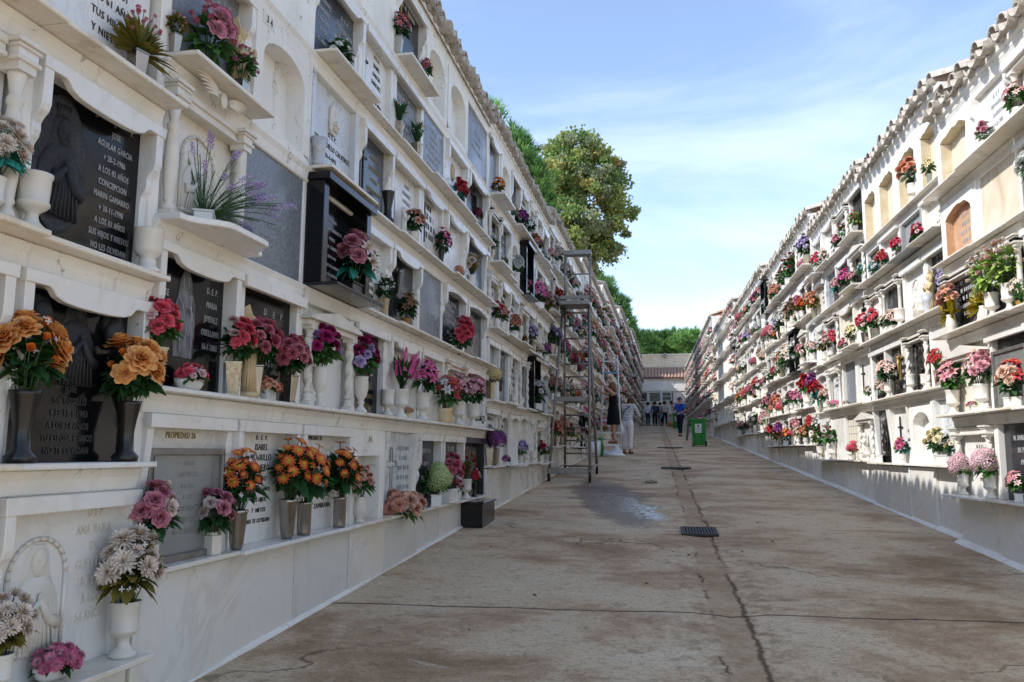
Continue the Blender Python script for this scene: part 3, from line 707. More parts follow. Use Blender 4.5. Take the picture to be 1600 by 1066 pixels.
HERO = [
 ('L','L0',2.3,1.99,'urn','mum','cream','leaf','teal',7,0.92,1.05),
 ('L','L0',2.45,1.99,'urn','','','leaf','dark',8,1.28,1.0),
 ('L','L0',3.1,1.99,'cup','','','leaf','dark',8,1.6,1.0),
 ('L','L0',2.49,1.2,'vaseblack','peony+bud','orange','both','dark',6,1.45,0.9),
 ('L','L0',3.04,1.2,'vaseblack','peony+bud','orange','both','dark',6,1.43,0.9),
 ('L','L0',3.11,0.43,'urn','mum','cream','both','olive',7,1.31,1.05),
 ('L','L0',2.51,0.43,'urn','mum','cream','both','olive',7,0.89,1.05),
 ('L','L0',2.76,0.43,'oval','mum','pinkwhite','low','dark',9,0.8,1.0),
 ('L','L0',2.98,2.77,'taper','bud','pinkwhite','fan','olive',8,0.94,1.0),
 ('L','L1',3.23,0.75,'square','rose+carn','mauve','leaf','dark',7,1.23,1.0),
 ('L','L1',3.77,0.75,'square','rose','mauve','leaf','dark',5,1.06,1.0),
 ('L','L1',3.96,0.75,'cone','daisy','flame','both','dark',11,1.38,1.05),
 ('L','L1',4.52,0.75,'cone','daisy','flame','both','dark',10,1.54,1.05),
 ('L','L1',4.74,0.75,'cyl','daisy','flame','both','dark',11,1.6,1.05),
 ('L','L1',5.28,0.75,'cyl','daisy','flame','both','dark',9,1.6,1.05),
 ('L','L1',5.64,0.75,'bulb','carn','peach','leaf','mid',6,1.23,0.9),
 ('L','L1',6.56,0.75,'plate','rose+mum','peach','low','mid',8,1.33,1.35),
 ('L','L1',7.51,0.75,'box','hydr+rose','greenwhite','both','mid',9,1.3,1.25),
 ('L','L1',8.02,0.75,'box','carn','dusty','fern','olive',7,1.6,1.0),
 ('L','L1',8.38,0.75,'box','rose','coral','leaf','mid',6,0.92,0.8),
 ('L','L1',8.73,0.75,'urn','bud','red','fern','olive',5,1.29,1.1),
 ('L','L1',9.2,0.75,'vaseblack','carn','redwhite','leaf','dark',9,0.9,0.9),
 ('L','L1',3.23,1.52,'pewter','carn','coral','leaf','mid',9,1.07,1.0),
 ('L','L1',3.5,1.52,'oval','carn','coral','low','mid',9,0.82,0.95),
 ('L','L1',3.89,1.52,'pewter','carn','coral','leaf','dark',8,1.11,1.0),
 ('L','L1',4.12,1.52,'taper','rose','dusty','leaf','dark',9,1.16,1.1),
 ('L','L1',4.25,1.52,'boxrib','carn','salmon','low','dark',10,0.72,1.0),
 ('L','L1',4.53,1.52,'taper','rose','dusty','leaf','dark',9,1.06,1.1),
 ('L','L1',4.89,1.52,'goblet','rose','magenta','both','mid',6,1.35,1.0),
 ('L','L1',5.6,1.52,'goblet','rose','magenta','both','mid',6,1.37,1.0),
 ('L','L1',6.16,1.52,'urn','','','leaf','dark',8,1.23,1.0),
 ('L','L1',6.48,1.52,'urn','glad','hotpink','blade','dark',4,1.4,1.15),
 ('L','L1',6.75,1.52,'pedestalpot','hydr','peach','low','lime',4,0.64,0.7),
 ('L','L1',7.08,1.52,'urn','lily','hotpink','leaf','dark',7,1.48,1.05),
 ('L','L1',7.83,1.52,'pedestalpot','lily','redwhite','leaf','mid',7,1.6,1.0),
 ('L','L1',8.34,1.52,'urn','lily','pinkwhite','leaf','dark',8,1.47,1.0),
 ('L','L1',8.98,1.52,'urn','lily+rose','pinkwhite','leaf','dark',8,1.56,1.0),
 ('L','L1',9.38,1.52,'box','rose','white','low','mid',5,0.97,0.8),
 ('L','L1',3.55,2.28,'box','spike','lilac','needle','mid',20,1.14,1.35),
 ('L','L1',5.38,2.28,'boxblack','rose+lily','mauve','leaf','teal',8,1.46,1.25),
 ('L','L1',6.08,2.28,'pewter','bud','white','leaf','dark',8,0.96,1.0),
 ('L','L1',6.64,2.28,'tub','lily','brown','leaf','dark',9,1.03,1.05),
 ('L','L1',8.31,2.28,'plate','rose','coral','leaf','dark',10,1.27,1.25),
 ('L','L1',3.23,3.03,'taper','bud','pinkwhite','leaf','olive',4,0.63,0.9),
 ('L','L1',3.49,3.03,'box','bud+rose','pinkwhite','leaf','mid',12,0.96,1.5),
 ('L','L1',3.81,3.03,'taper','bud','pinkwhite','leaf','mid',9,0.92,1.05),
 ('L','L1',4.74,3.03,'glass','','','leaf','dark',8,1.24,1.0),
 ('L','L1',5.0,3.03,'box','daisy','flame','low','mid',6,0.62,0.75),
 ('L','L1',6.05,3.03,'vaseblack','','','leaf','dark',8,1.48,1.0),
 ('L','L1',6.78,3.03,'cup','rose+bud','peach','both','dark',8,1.05,1.0),
 ('L','L1',7.69,3.03,'vaseblack','lily','hotpink','leaf','dark',8,1.01,1.1),
 ('L','L1',8.35,3.03,'box','hydr','salmon','leaf','dark',5,0.71,1.0),
 ('L','L1',8.92,3.03,'urn','daisy+rose','brown','blade','olive',8,1.17,1.1),
 ('L','L1',5.04,3.8,'plate','daisy','white','both','dark',7,1.1,1.1),
 ('L','L1',6.32,3.8,'pewter','bud','cream','blade','dark',3,1.06,1.0),
 ('L','L1',6.82,3.8,'pewter','bud','cream','blade','dark',3,1.11,1.0),
 ('L','L1',8.3,3.8,'box','mum','red','leaf','teal',9,1.15,1.0),
 ('L','L1',9.16,3.8,'vaseblack','rose','burgundy','leaf','olive',7,0.76,1.0),
 ('L','L1',6.27,4.54,'taper','lily','dusty','leaf','dark',8,1.03,1.0),
 ('L','L1',6.99,4.54,'taper','lily','dusty','leaf','mid',7,0.88,1.0),
 ('L','L2',10.57,4.48,'cup','carn','red','leaf','grey',5,0.68,0.9),
 ('L','L2',11.3,4.48,'cup','rose','peach','leaf','grey',6,1.01,0.9),
 ('L','L2',13.6,4.48,'taper','lily','burgundy','leaf','dark',9,1.11,1.0),
 ('L','L2',14.48,4.48,'urn','lily','white','leaf','dark',8,1.06,1.0),
 ('L','L3',15.82,4.72,'urn','mum','cream','leaf','dark',8,1.57,1.0),
 ('L','L2',10.78,3.62,'urn','daisy','brown','leaf','olive',5,0.77,0.9),
 ('L','L2',11.53,3.62,'urn','rose','white','leaf','dark',10,1.21,1.0),
 ('L','L2',12.61,3.62,'taper','rose','pink','leaf','dark',6,0.91,1.0),
 ('L','L2',13.49,3.62,'box','lily','hotpink','leaf','dark',9,1.45,1.2),
 ('L','L2',14.41,3.62,'tub','rose','brown','leaf','olive',9,1.6,1.1),
 ('L','L3',15.82,3.84,'taper','lily','red','leaf','dark',8,1.6,1.1),
 ('L','L2',10.65,2.78,'urn','rose','salmon','leaf','dark',9,1.08,1.0),
 ('L','L2',11.51,2.78,'urn','rose','salmon','leaf','dark',9,1.12,1.0),
 ('L','L2',12.75,2.78,'vaseblack','lily','lilac','leaf','dark',9,1.27,1.0),
 ('L','L2',13.77,2.78,'bulb','hydr','cream','leaf','olive',6,0.97,1.0),
 ('L','L2',14.57,2.78,'urn','lily','purple','leaf','dark',8,1.15,1.0),
 ('L','L3',15.64,3.02,'urn','lily','mixed','leaf','dark',8,1.5,1.0),
 ('L','L2',11.54,1.9,'urn','','','leaf','dark',8,0.99,1.0),
 ('L','L2',12.15,1.9,'urn','','','leaf','dark',8,0.98,1.0),
 ('L','L2',13.39,1.9,'box','rose','white','leaf','dark',7,1.6,1.2),
 ('L','L3',15.3,2.2,'box','rose','peach','leaf','dark',7,1.6,1.0),
 ('L','L2',9.84,1.08,'taper','hydr','purple','blade','dark',4,1.39,1.0),
 ('L','L2',10.17,1.08,'taper','hydr','purple','blade','dark',4,1.39,1.0),
 ('L','L2',10.97,1.08,'box','lily','purple','low','dark',6,0.72,1.0),
 ('L','L2',12.56,1.08,'urn','','','leaf','dark',8,1.12,1.0),
 ('L','L2',13.28,1.08,'urn','','','leaf','dark',8,1.12,1.0),
 ('L','L2',14.08,1.08,'cup','rose','redwhite','leaf','dark',7,1.02,1.1),
 ('L','L3',15.14,1.37,'taper','rose','red','leaf','mid',6,1.22,1.0),
 ('L','L3',16.46,1.37,'taper','lily','peach','leaf','mid',9,1.6,1.1),
 ('R','R1',8.27,0.89,'urn','hydr','softpink','leaf','mid',5,1.14,1.0),
 ('R','R1',7.6,0.89,'urn','hydr','softpink','leaf','mid',5,1.21,1.05),
 ('R','R1',7.13,0.89,'box','lily','rosepale','leaf','mid',9,0.78,1.1),
 ('R','R1',8.32,1.62,'urn','lily','rosepale','leaf','mid',9,1.41,1.05),
 ('R','R1',7.64,1.62,'urn','rose+lily','rosepale','leaf','mid',9,1.42,1.05),
 ('R','R1',7.9,1.62,'box','rose','pink','low','lime',4,0.73,0.7),
 ('R','R1',7.06,1.62,'box','lily+rose','redpeach','leaf','dark',10,0.99,1.4),
 ('R','R1',8.23,2.36,'bulb','rose+lily','peach','fan','ochre',7,1.3,1.0),
 ('R','R1',7.55,2.36,'bulb','daisy','brown','fan','ochre',4,1.06,1.0),
 ('R','R1',7.3,2.36,'urn','bud','blush','leaf','lime',11,1.34,1.35),
 ('R','R1',6.97,2.36,'urn','bud','blush','leaf','lime',11,1.4,1.3),
 ('R','R1',6.84,2.36,'tub','lily','cream','fan','mid',6,0.85,1.1),
 ('R','R1',7.27,3.74,'tapermarble','rose','mauve','leaf','grey',6,0.9,0.9),
 ('R','R1',6.65,3.74,'urn','lily','mauve','leaf','mid',7,0.99,1.0),
 ('R','R2',9.07,1.15,'box','rose','lemon','leaf','dark',6,1.21,1.1),
 ('R','R2',8.72,1.15,'box','rose','lemon','leaf','dark',4,0.99,0.9),
 ('R','R2',10.39,1.15,'cup','rose','mixed','leaf','teal',8,0.93,1.05),
 ('R','R2',11.37,1.15,'box','','','leaf','dark',8,1.1,1.0),
 ('R','R2b',11.93,1.17,'urn','','','leaf','dark',8,1.05,1.0),
 ('R','R2b',12.89,1.17,'urn','','','leaf','dark',8,1.08,1.0),
 ('R','R2b',13.98,1.17,'urn','bud','red','leaf','mid',5,1.32,1.2),
 ('R','R2b',14.95,1.17,'urn','bud','red','leaf','mid',4,1.31,1.2),
 ('R','R2',9.07,1.93,'taper','lily','red','blade','mid',8,1.14,1.0),
 ('R','R2',9.46,1.93,'urn','','','leaf','dark',8,1.08,1.0),
 ('R','R2',9.85,1.93,'urn','','','leaf','dark',8,1.26,1.0),
 ('R','R2',11.13,1.93,'boxblack','carn','blush','leaf','grey',9,0.85,1.1),
 ('R','R2b',11.74,1.95,'box','carn','cream','leaf','mid',6,0.81,0.9),
 ('R','R2b',13.0,1.95,'box','rose','cream','low','olive',5,0.63,0.8),
 ('R','R2b',13.77,1.95,'boxrib','lily','pink','low','mid',7,0.92,1.0),
 ('R','R2b',14.95,1.95,'bulb','rose','red','fan','teal',7,1.54,1.1),
 ('R','R3',15.85,2.08,'urn','rose','red','leaf','mid',8,1.6,1.1),
 ('R','R2',9.39,2.7,'urn','','','leaf','dark',8,1.12,1.0),
 ('R','R2',9.15,2.7,'glass','','','leaf','dark',8,1.47,1.0),
 ('R','R2',10.13,2.7,'urn','','','leaf','dark',8,1.44,1.0),
 ('R','R2',10.52,2.7,'box','lily','blush','leaf','dark',7,1.07,0.95),
 ('R','R2',10.84,2.7,'bulb','lily','cream','leaf','dark',7,0.83,1.0),
 ('R','R2',11.34,2.7,'taper','carn','coral','leaf','dark',8,1.16,1.1),
 ('R','R2b',11.79,2.72,'taper','carn','coral','leaf','mid',8,1.11,1.1),
 ('R','R2b',12.45,2.72,'taper','lily','lemon','leaf','dark',8,1.0,1.15),
 ('R','R2b',13.05,2.72,'box','rose','mixed','leaf','mid',6,0.88,1.0),
 ('R','R3',15.37,2.85,'urnclay','rose','blush','leaf','mid',6,1.08,1.1),
 ('R','R3',16.21,2.85,'urnclay','rose','rosepale','leaf','mid',6,1.21,1.1),
 ('R','R2',11.21,3.48,'taper','lily','tealmix','leaf','teal',7,0.77,1.0),
 ('R','R2b',11.72,3.55,'taper','carn','tealmix','leaf','mid',7,0.81,1.0),
 ('R','R2b',12.32,3.55,'taper','rose','rosepale','leaf','mid',7,0.85,1.0),
 ('R','R2b',12.74,3.55,'taper','rose','hotpink','leaf','dark',6,1.11,1.1),
 ('R','R2b',13.28,3.55,'taper','rose','rosepale','leaf','teal',6,1.11,1.1),
 ('R','R3',15.2,3.72,'box','lily','salmon','leaf','dark',6,1.34,1.1),
 ('R','R3',16.03,3.72,'urn','mum','flame','leaf','olive',6,1.2,1.0),
 ('R','R2',9.36,3.48,'tub','rose','coral','leaf','dark',7,0.81,1.1),
 ('R','R2',10.13,3.48,'taper','rose+carn','coral','leaf','mid',9,0.8,1.1),
 ('R','R2',10.79,3.48,'taper','rose','redpeach','leaf','dark',9,0.81,1.1),
 ('R','R2b',11.99,4.28,'taper','bud','coral','leaf','lime',8,1.05,1.1),
 ('R','R2b',12.59,4.28,'taper','bud','coral','leaf','mid',8,1.01,1.1),
 ('R','R2b',14.03,4.28,'taper','lily','cream','blade','olive',5,0.95,1.0),
 ('R','R3',16.95,4.6,'box','bud','redwhite','leaf','mid',9,1.59,1.5),
 ('R','R3',17.7,4.6,'box','bud','redwhite','leaf','mid',8,1.54,1.3),
 ('R','R3',18.55,2.85,'taper','lily','red','leaf','mid',8,1.6,1.1),
 ('R','R3',17.59,2.85,'box','lily','cream','leaf','mid',8,1.6,1.6),
]
# ---------------------------------------------------------------- place frame (metres; +Y up the alley, ground climbs)
SLOPE = .0527
XL0, AL = -2.20, 20/1290
XR0, AR = 2.97, -20/1290
def gz(y): return SLOPE*y if y > -30 else -30*SLOPE
def frame(side, u, z, out=0.0):
    if side == 'L': return (XL0+AL*u+out, u, z), math.atan2(1, AL)
    return (XR0+AR*u-out, u, z), math.atan2(-1, -AR)

# ---------------------------------------------------------------- lettering
TC = {}
def text_mb(lines, depth=.0025, offset=.0, cond=.8):
    """lines: (string, x centre, baseline z, size), lying in the x-z plane and facing -y"""
    key = (tuple(lines), depth, cond)
    if key in TC: return TC[key]
    mb = MB(); hv_ = sum(map(ord, lines[0][0]))+len(lines); cond = (.8, .68, .9, .75)[hv_ % 4]; sh = (0, 0, .12)[hv_ % 3]
    for (s, x, z, size) in lines:
        cu = bpy.data.curves.new('lettering', 'FONT')
        cu.body = s; cu.size = size; cu.align_x = 'CENTER'; cu.extrude = depth; cu.offset = offset*size; cu.resolution_u = 2; cu.space_character = 1.12; cu.shear = sh
        o = bpy.data.objects.new('lettering', cu); C.objects.link(o)
        me = bpy.data.meshes.new_from_object(o)
        mb.add([(x+v.co.x*cond, -v.co.z, z+v.co.y) for v in me.vertices], [tuple(p.vertices) for p in me.polygons])
        bpy.data.objects.remove(o); bpy.data.meshes.remove(me); bpy.data.curves.remove(cu)
    TC[key] = mb
    return mb
BARC = {}
def strokes_mb(seed, rows, w=.5, top=.5, dz=.06, size=.03, cx=0):
    """weathered inscription too small to read: short upright strokes in lines"""
    key = (seed, rows, w, top, dz, size, cx)
    if key in BARC: return BARC[key]
    q = random.Random(seed); mb = MB()
    for r in range(rows):
        z = top-r*dz; L = w*q.uniform(.45, 1.0); x = -L/2
        while x < L/2:
            for k in range(q.choice((1, 2, 2, 3))):
                mb.box(cx+x, cx+x+size*.2, -.002, 0, z, z+size, 0, 'k'); x += size*.34
            if q.random() < .5: mb.box(cx+x-size*.6, cx+x-size*.1, -.0022, 0, z+size*q.choice((0, .42, .82)), z+size*q.choice((.16, .58, 1.0))+.001, 0, 'k')
            x += size*q.choice((.25, .25, .8))
    BARC[key] = mb
    return mb

# ---------------------------------------------------------------- grave fronts, normalised cell .75 x .76
W0, H0 = .75, .76
MC = {}
def cached(key, fn):
    if key not in MC: MC[key] = fn()
    return MC[key]

def jamb_mesh(side, style, mat):
    def f():
        mb = MB(); x = -.352 if side < 0 else .307; z1 = H0-.115
        if style == 'corbel':
            poly = [(.14, 0), (.04, 0), (.04, .30), (.035, .335), (.018, .36), (.012, .385), (.014, .41), (.002, .43), (-.016, .45), (-.024, .475), (-.024, z1), (.14, z1)]
        elif style == 'leg':
            poly = [(.14, 0), (.042, 0), (.042, .17), (.032, .2), (.012, .24), (.0, .29), (.012, .33), (-.006, .36), (-.02, .4), (-.02, z1), (.14, z1)]
        elif style == 'slant':
            poly = [(.14, 0), (.045, 0), (-.015, z1), (.14, z1)]
        else:
            poly = [(.14, 0), (.012, 0), (.012, z1), (.14, z1)]
        mb.prism(poly, 'x', x, x+.045)
        return mb.mesh('jamb', [M[mat]], .003)
    return cached(('jamb', side, style, mat), f)
def lintel_mesh(style, mat):
    def f():
        mb = MB(); zt = H0-.114
        if style == 'wave':
            pts = [(-.36, zt-.045), (-.25, zt-.045), (-.235, zt-.052), (-.21, zt-.075), (-.17, zt-.088), (-.1, zt-.094), (0, zt-.096), (.1, zt-.094), (.17, zt-.088), (.21, zt-.075), (.235, zt-.052), (.25, zt-.045), (.36, zt-.045)]
        elif style == 'arc':
            pts = [(-.36+i*.072, zt-.09+.05*math.sin(PI*i/10)) for i in range(11)]
        else:
            pts = [(-.36, zt-.06), (.36, zt-.06)]
        mb.prism(pts+[(.36, zt), (-.36, zt)], 'y', -.03, .002)
        mb.box(-.306, .306, .002, .06, zt-.04, zt)
        return mb.mesh('lintel', [M[mat]], .003)
    return cached(('lintel', style, mat), f)
def shelf_mesh(p, style, mat, w=.372):
    def f():
        mb = MB()
        if style == 'curve':
            n = 16; fr = []
            for i in range(n+1):
                x = -w+2*w*i/n; a = abs(x)/w
                y = -p*.45-p*.55*(1 if a < .42 else max(0, .5+.5*math.cos((a-.42)/.5*PI)) if a < .92 else 0)
                fr.append((x, y))
            mb.prism(fr+[(w, .15), (-w, .15)], 'z', -.03, 0)
        else:
            mb.box(-w, w, -p, .15, -.022, 0)
        return mb.mesh('shelf', [M[mat]], .004)
    return cached(('shelf', p, style, mat, w), f)
def plaque_mesh(mat, x0=-.31, x1=.31, z0=0, z1=H0-.1, y=.06):
    return cached(('plq', mat, x0, x1, z0, z1, y), lambda: MB().box(x0, x1, y, y+.02, z0, z1).mesh('plaque', [M[mat]], .002))
def column_mesh(kind, mat, h=.56):
    def f():
        mb = MB()
        if kind == 'spiral':
            prof = [(.024, 0.085+i*(h-.16)/26) for i in range(27)]
            mb.box(-.034, .034, -.034, .034, 0, .03); mb.lathe([(.034, .03), (.034, .04), (.026, .05), (.032, .06), (.03, .07), (.022, .085)], 14)
            mb.lathe(prof, 14, twist=(.26, 2, 58)); mb.lathe([(.022, h-.075), (.028, h-.07), (.022, h-.06), (.024, h-.045), (.036, h-.025)], 14); mb.box(-.038, .038, -.038, .038, h-.025, h)
        elif kind == 'round':
            mb.box(-.034, .034, -.034, .034, 0, .03)
            mb.lathe([(.033, .03), (.033, .04), (.025, .05), (.028, .06), (.022, .07), (.021, h-.08), (.026, h-.075), (.02, h-.065), (.022, h-.05), (.036, h-.025)], 16); mb.box(-.038, .038, -.038, .038, h-.025, h)
        else:
            mb.box(-.036, .036, -.036, .036, 0, .03)
            mb.lathe([(.034, .03), (.03, .05), (.018, .07), (.028, .085), (.024, .1), (.03, .16), (.034, .26), (.029, .36), (.021, .41), (.028, .425), (.028, .44), (.019, .455), (.03, h-.045), (.034, h-.03)], 18); mb.box(-.04, .04, -.04, .04, h-.03, h)
        return mb.mesh('column', [M[mat]])
    return cached(('col', kind, mat, h), f)
def wing_mesh():
    def f():
        mb = MB()
        for s in (-1, 1):
            for k in range(6):
                a = k/5; pts = []
                for j in range(6):
                    t = j/5
                    pts.append((s*(.05+t*(.2-.02*k)), -.006-.006*math.sin(PI*t), .03+.028*math.sin(t*2.2)*(1-a*.7)-.03*a-.02*t*a))
                mb.tube(pts, [.004, .008, .009, .008, .006, .002], 6)
            mb.lathe([(.0, -.006), (.018, -.004), (.018, .004), (0, .006)], 10, (s*.06, -.006, .02))
        mb.ball((0, -.004, .005), .032, .012, .045, 0, 10, 7)
        return mb.mesh('winged_ornament', [M['stonewhite']])
    return cached('wings', f)
def figure_relief(mat, crown=True, s=1.0):
    """veiled half figure in low relief"""
    def f():
        mb = MB()
        mb.loft([((0, 0, .0), .13, .02), ((0, 0, .1), .14, .03), ((0, 0, .2), .125, .032), ((0, 0, .25), .09, .03), ((0, 0, .28), .06, .026)], 0, 18)
        mb.ball((0, -.012, .335), .042, .03, .055, 0, 14, 9)
        mb.loft([((0, .005, .24), .1, .02), ((0, .005, .3), .075, .022), ((0, .005, .37), .062, .024), ((0, .005, .4), .04, .018)], 0, 16)
        mb.ball((0, -.04, .328), .007, .008, .014, 0, 6, 5)
        for x in (-.016, .016): mb.ball((x, -.036, .345), .008, .005, .004, 0, 6, 4)
        mb.ball((0, -.037, .308), .012, .005, .004, 0, 6, 4)
        mb.tube([(-.12, -.02, .12), (-.06, -.038, .13), (-.005, -.042, .19)], [.026, .022, .012], 8)
        mb.tube([(.12, -.02, .1), (.06, -.038, .12), (.0, -.042, .2)], [.026, .022, .012], 8)
        for i in range(5): mb.tube([(-.012+i*.006, -.044, .19), (-.008+i*.004, -.05, .225)], .004, 5)
        for k in range(9): mb.tube([(-.11+k*.027, -.022, .0), (-.09+k*.022, -.03, .1), (-.06+k*.015, -.028, .18)], .006, 5)
        if crown:
            mb.loft([((0, 0, .395), .036, .02), ((0, 0, .43), .048, .024)], 0, 12)
            for k in range(5): mb.ball((-.04+k*.02, -.01, .437), .008, .008, .012, 0, 6, 4)
        return mb.mesh('relief_figure', [M[mat]])
    return cached(('fig', mat, crown), f)
def etched_virgin():
    def f():
        mb = MB()
        mb.prism([(-.07, 0), (.07, 0), (.08, .12), (.075, .25), (.05, .3), (.04, .36), (.02, .395), (-.02, .395), (-.045, .35), (-.055, .28), (-.085, .2), (-.085, .1)], 'y', -.0015, 0)
        mb.box(-.02, .02, -.003, -.0015, .398, .408)
        for k in range(5): mb.prism([(-.02+k*.008, .408), (-.012+k*.008, .408), (-.016+k*.008, .425)], 'y', -.003, -.0015)
        return mb
    def g():
        mb = etch = f()
        # dark drawn lines: face, hair, folds, child
        for pts in ([(-.018, .37), (-.022, .33), (0, .305), (.02, .33), (.018, .37)], [(-.05, .27), (-.02, .24), (.0, .18)], [(.04, .28), (.05, .2), (.03, .1)], [(-.06, .2), (-.05, .1), (-.06, .02)], [(-.02, .18), (-.03, .08), (-.02, .01)], [(.02, .16), (.01, .07), (.02, .01)], [(.05, .15), (.06, .06), (.05, .01)],
                    [(.025, .27), (.04, .29), (.055, .27), (.05, .245), (.03, .25)], [(.0, .235), (.035, .235), (.06, .2), (.05, .16)]):
            mb.tube([(x, -.002, z) for x, z in pts], .0022, 4, 1)
        mb.box(-.006, -.003, -.0035, -.0015, .335, .338, 1); mb.box(.004, .008, -.0035, -.0015, .335, .338, 1)
        return mb.mesh('etched_figure', [M['etchgrey'], M['letterwhite']])
    return cached('etched', g)
def cross_mesh(mat, h=.3, w=.16, t=.016, outline=False):
    def f():
        mb = MB()
        if outline:
            a = .022; pts = [(-a, 0), (a, 0), (a, h*.6), (w/2, h*.6), (w/2, h*.6+2*a), (a, h*.6+2*a), (a, h), (-a, h), (-a, h*.6+2*a), (-w/2, h*.6+2*a), (-w/2, h*.6), (-a, h*.6), (-a, 0)]
            for p, q in zip(pts, pts[1:]): mb.tube([(p[0], -.003, p[1]), (q[0], -.003, q[1])], .004, 4)
        else:
            mb.box(-t/2, t/2, -.02, -.006, 0, h); mb.box(-w/2, w/2, -.0195, -.0065, h*.66, h*.66+t)
            for p in ((0, h), (0, 0)): mb.ball((p[0], -.013, p[1]), t*.8, t*.6, t*.8, 0, 8, 5)
            for p in ((-w/2, h*.66+t/2), (w/2, h*.66+t/2)): mb.ball((p[0], -.013, p[1]), t*.8, t*.6, t*.8, 0, 8, 5)
        return mb.mesh('cross', [M[mat]])
    return cached(('cross', mat, h, w, t, outline), f)
def crucifix_mesh(mat='darkmetal', h=.36):
    def f():
        mb = MB(); t = .022; w = .2
        mb.box(-t/2, t/2, -.016, -.002, 0, h); mb.box(-w/2, w/2, -.0155, -.0025, h*.7, h*.7+t)
        z = h*.68
        mb.tube([(0, -.024, z), (0, -.028, z-.05), (.004, -.026, z-.09), (-.004, -.024, z-.16)], [.016, .018, .013, .008], 8)
        mb.tube([(0, -.024, z), (-.05, -.022, z+.03), (-.09, -.02, z+.035)], [.009, .007, .005], 6)
        mb.tube([(0, -.024, z), (.05, -.022, z+.03), (.09, -.02, z+.035)], [.009, .007, .005], 6)
        mb.ball((.004, -.03, z+.026), .012, .012, .016, 0, 8, 6)
        return mb.mesh('crucifix', [M[mat]])
    return cached(('cruc', mat, h), f)
def arch_mesh(front, inner, back, depth=.12, w=.26, zb=.03, zs=.42, rise=.13, ragged=0):
    def f():
        mb = MB(); q = random.Random(5)
        n = 10; path = [(-w, zb), (-w, zs*.5), (-w, zs)]
        for i in range(1, n): a = PI*(1-i/n); path.append((w*math.cos(a), zs+rise*math.sin(a)))
        path += [(w, zs), (w, zs*.5), (w, zb)]
        if ragged: path = [(x+q.uniform(-ragged, ragged), z+q.uniform(-ragged, ragged)) for x, z in path]
        zt = H0-.114; out = []
        for i, (x, z) in enumerate(path):
            if i < 3: out.append((-.355, (0, zs*.5, zt)[i]))
            elif i >= len(path)-3: out.append((.355, (zt, zs*.5, 0)[i-len(path)+3]))
            else: out.append((x/w*.355, zt))
        v = [(x, .0, z) for x, z in path]+[(x, .0, z) for x, z in out]+[(x, depth, z) for x, z in path]
        k = len(path)
        mb.add(v, [(i, i+1, k+i+1, k+i) for i in range(k-1)], 0)
        mb.add(v, [(i+1, i, 2*k+i, 2*k+i+1) for i in range(k-1)], 1)
        mb.box(-w-.02, w+.02, depth, depth+.02, 0, zs+rise+.02, 2)
        mb.box(-.355, .355, .0, .15, -.02, zb, 0)
        mb.box(-.355, -.353, 0, .15, 0, zt, 0); mb.box(.353, .355, 0, .15, 0, zt, 0)
        return mb.mesh('arched_niche', [M[front], M[inner], M[back]])
    return cached(('arch', front, inner, back, depth, w, zb, zs, rise), f)
def openrect_mesh():
    def f():
        mb = MB(); w, z0, z1, zt = .24, .0, .46, H0-.114
        mb.box(-.355, -w, 0, .15, 0, zt); mb.box(w, .355, 0, .15, 0, zt); mb.box(-w, w, 0.001, .15, z1, zt)
        mb.box(-w, w, .15, .17, 0, z1)
        return mb.mesh('recess', [M['plaster']])
    return cached('openrect', f)
def door_parts(root):
    def f():
        mb = MB(); a = .03
        for x0, x1, z0, z1 in ((-.31, -.31+a, 0.0, .5), (.31-a, .31, 0, .5), (-.31+a, .31-a, 0, a), (-.31+a, .31-a, .5-a, .5)):
            mb.box(x0, x1, -.0, .05, z0, z1)
        for x0, x1, z0, z1 in ((-.285, -.28, .03, .47), (.28, .285, .03, .47)): mb.box(x0, x1, -.007, .0, z0, z1)
        return mb.mesh('door_frame', [M['alu']], .004)
    d = put('door_frame', cached('door', f), root)
    put('pane', cached('pane', lambda: MB().box(-.28, .28, .016, .02, .03, .47).mesh('pane', [M['pane']])), d)

FACES = {'black': 'polished black', 'marble': 'white marble', 'marble_cream': 'cream marble', 'marble_grey': 'veined grey marble', 'granite': 'grey granite', 'greystone': 'blue grey slate', 'darkslate': 'dark slate', 'beige': 'plain beige', 'plaster': 'whitewashed', 'speckle': 'speckled granite', 'oldplaster': 'old cream plaster'}

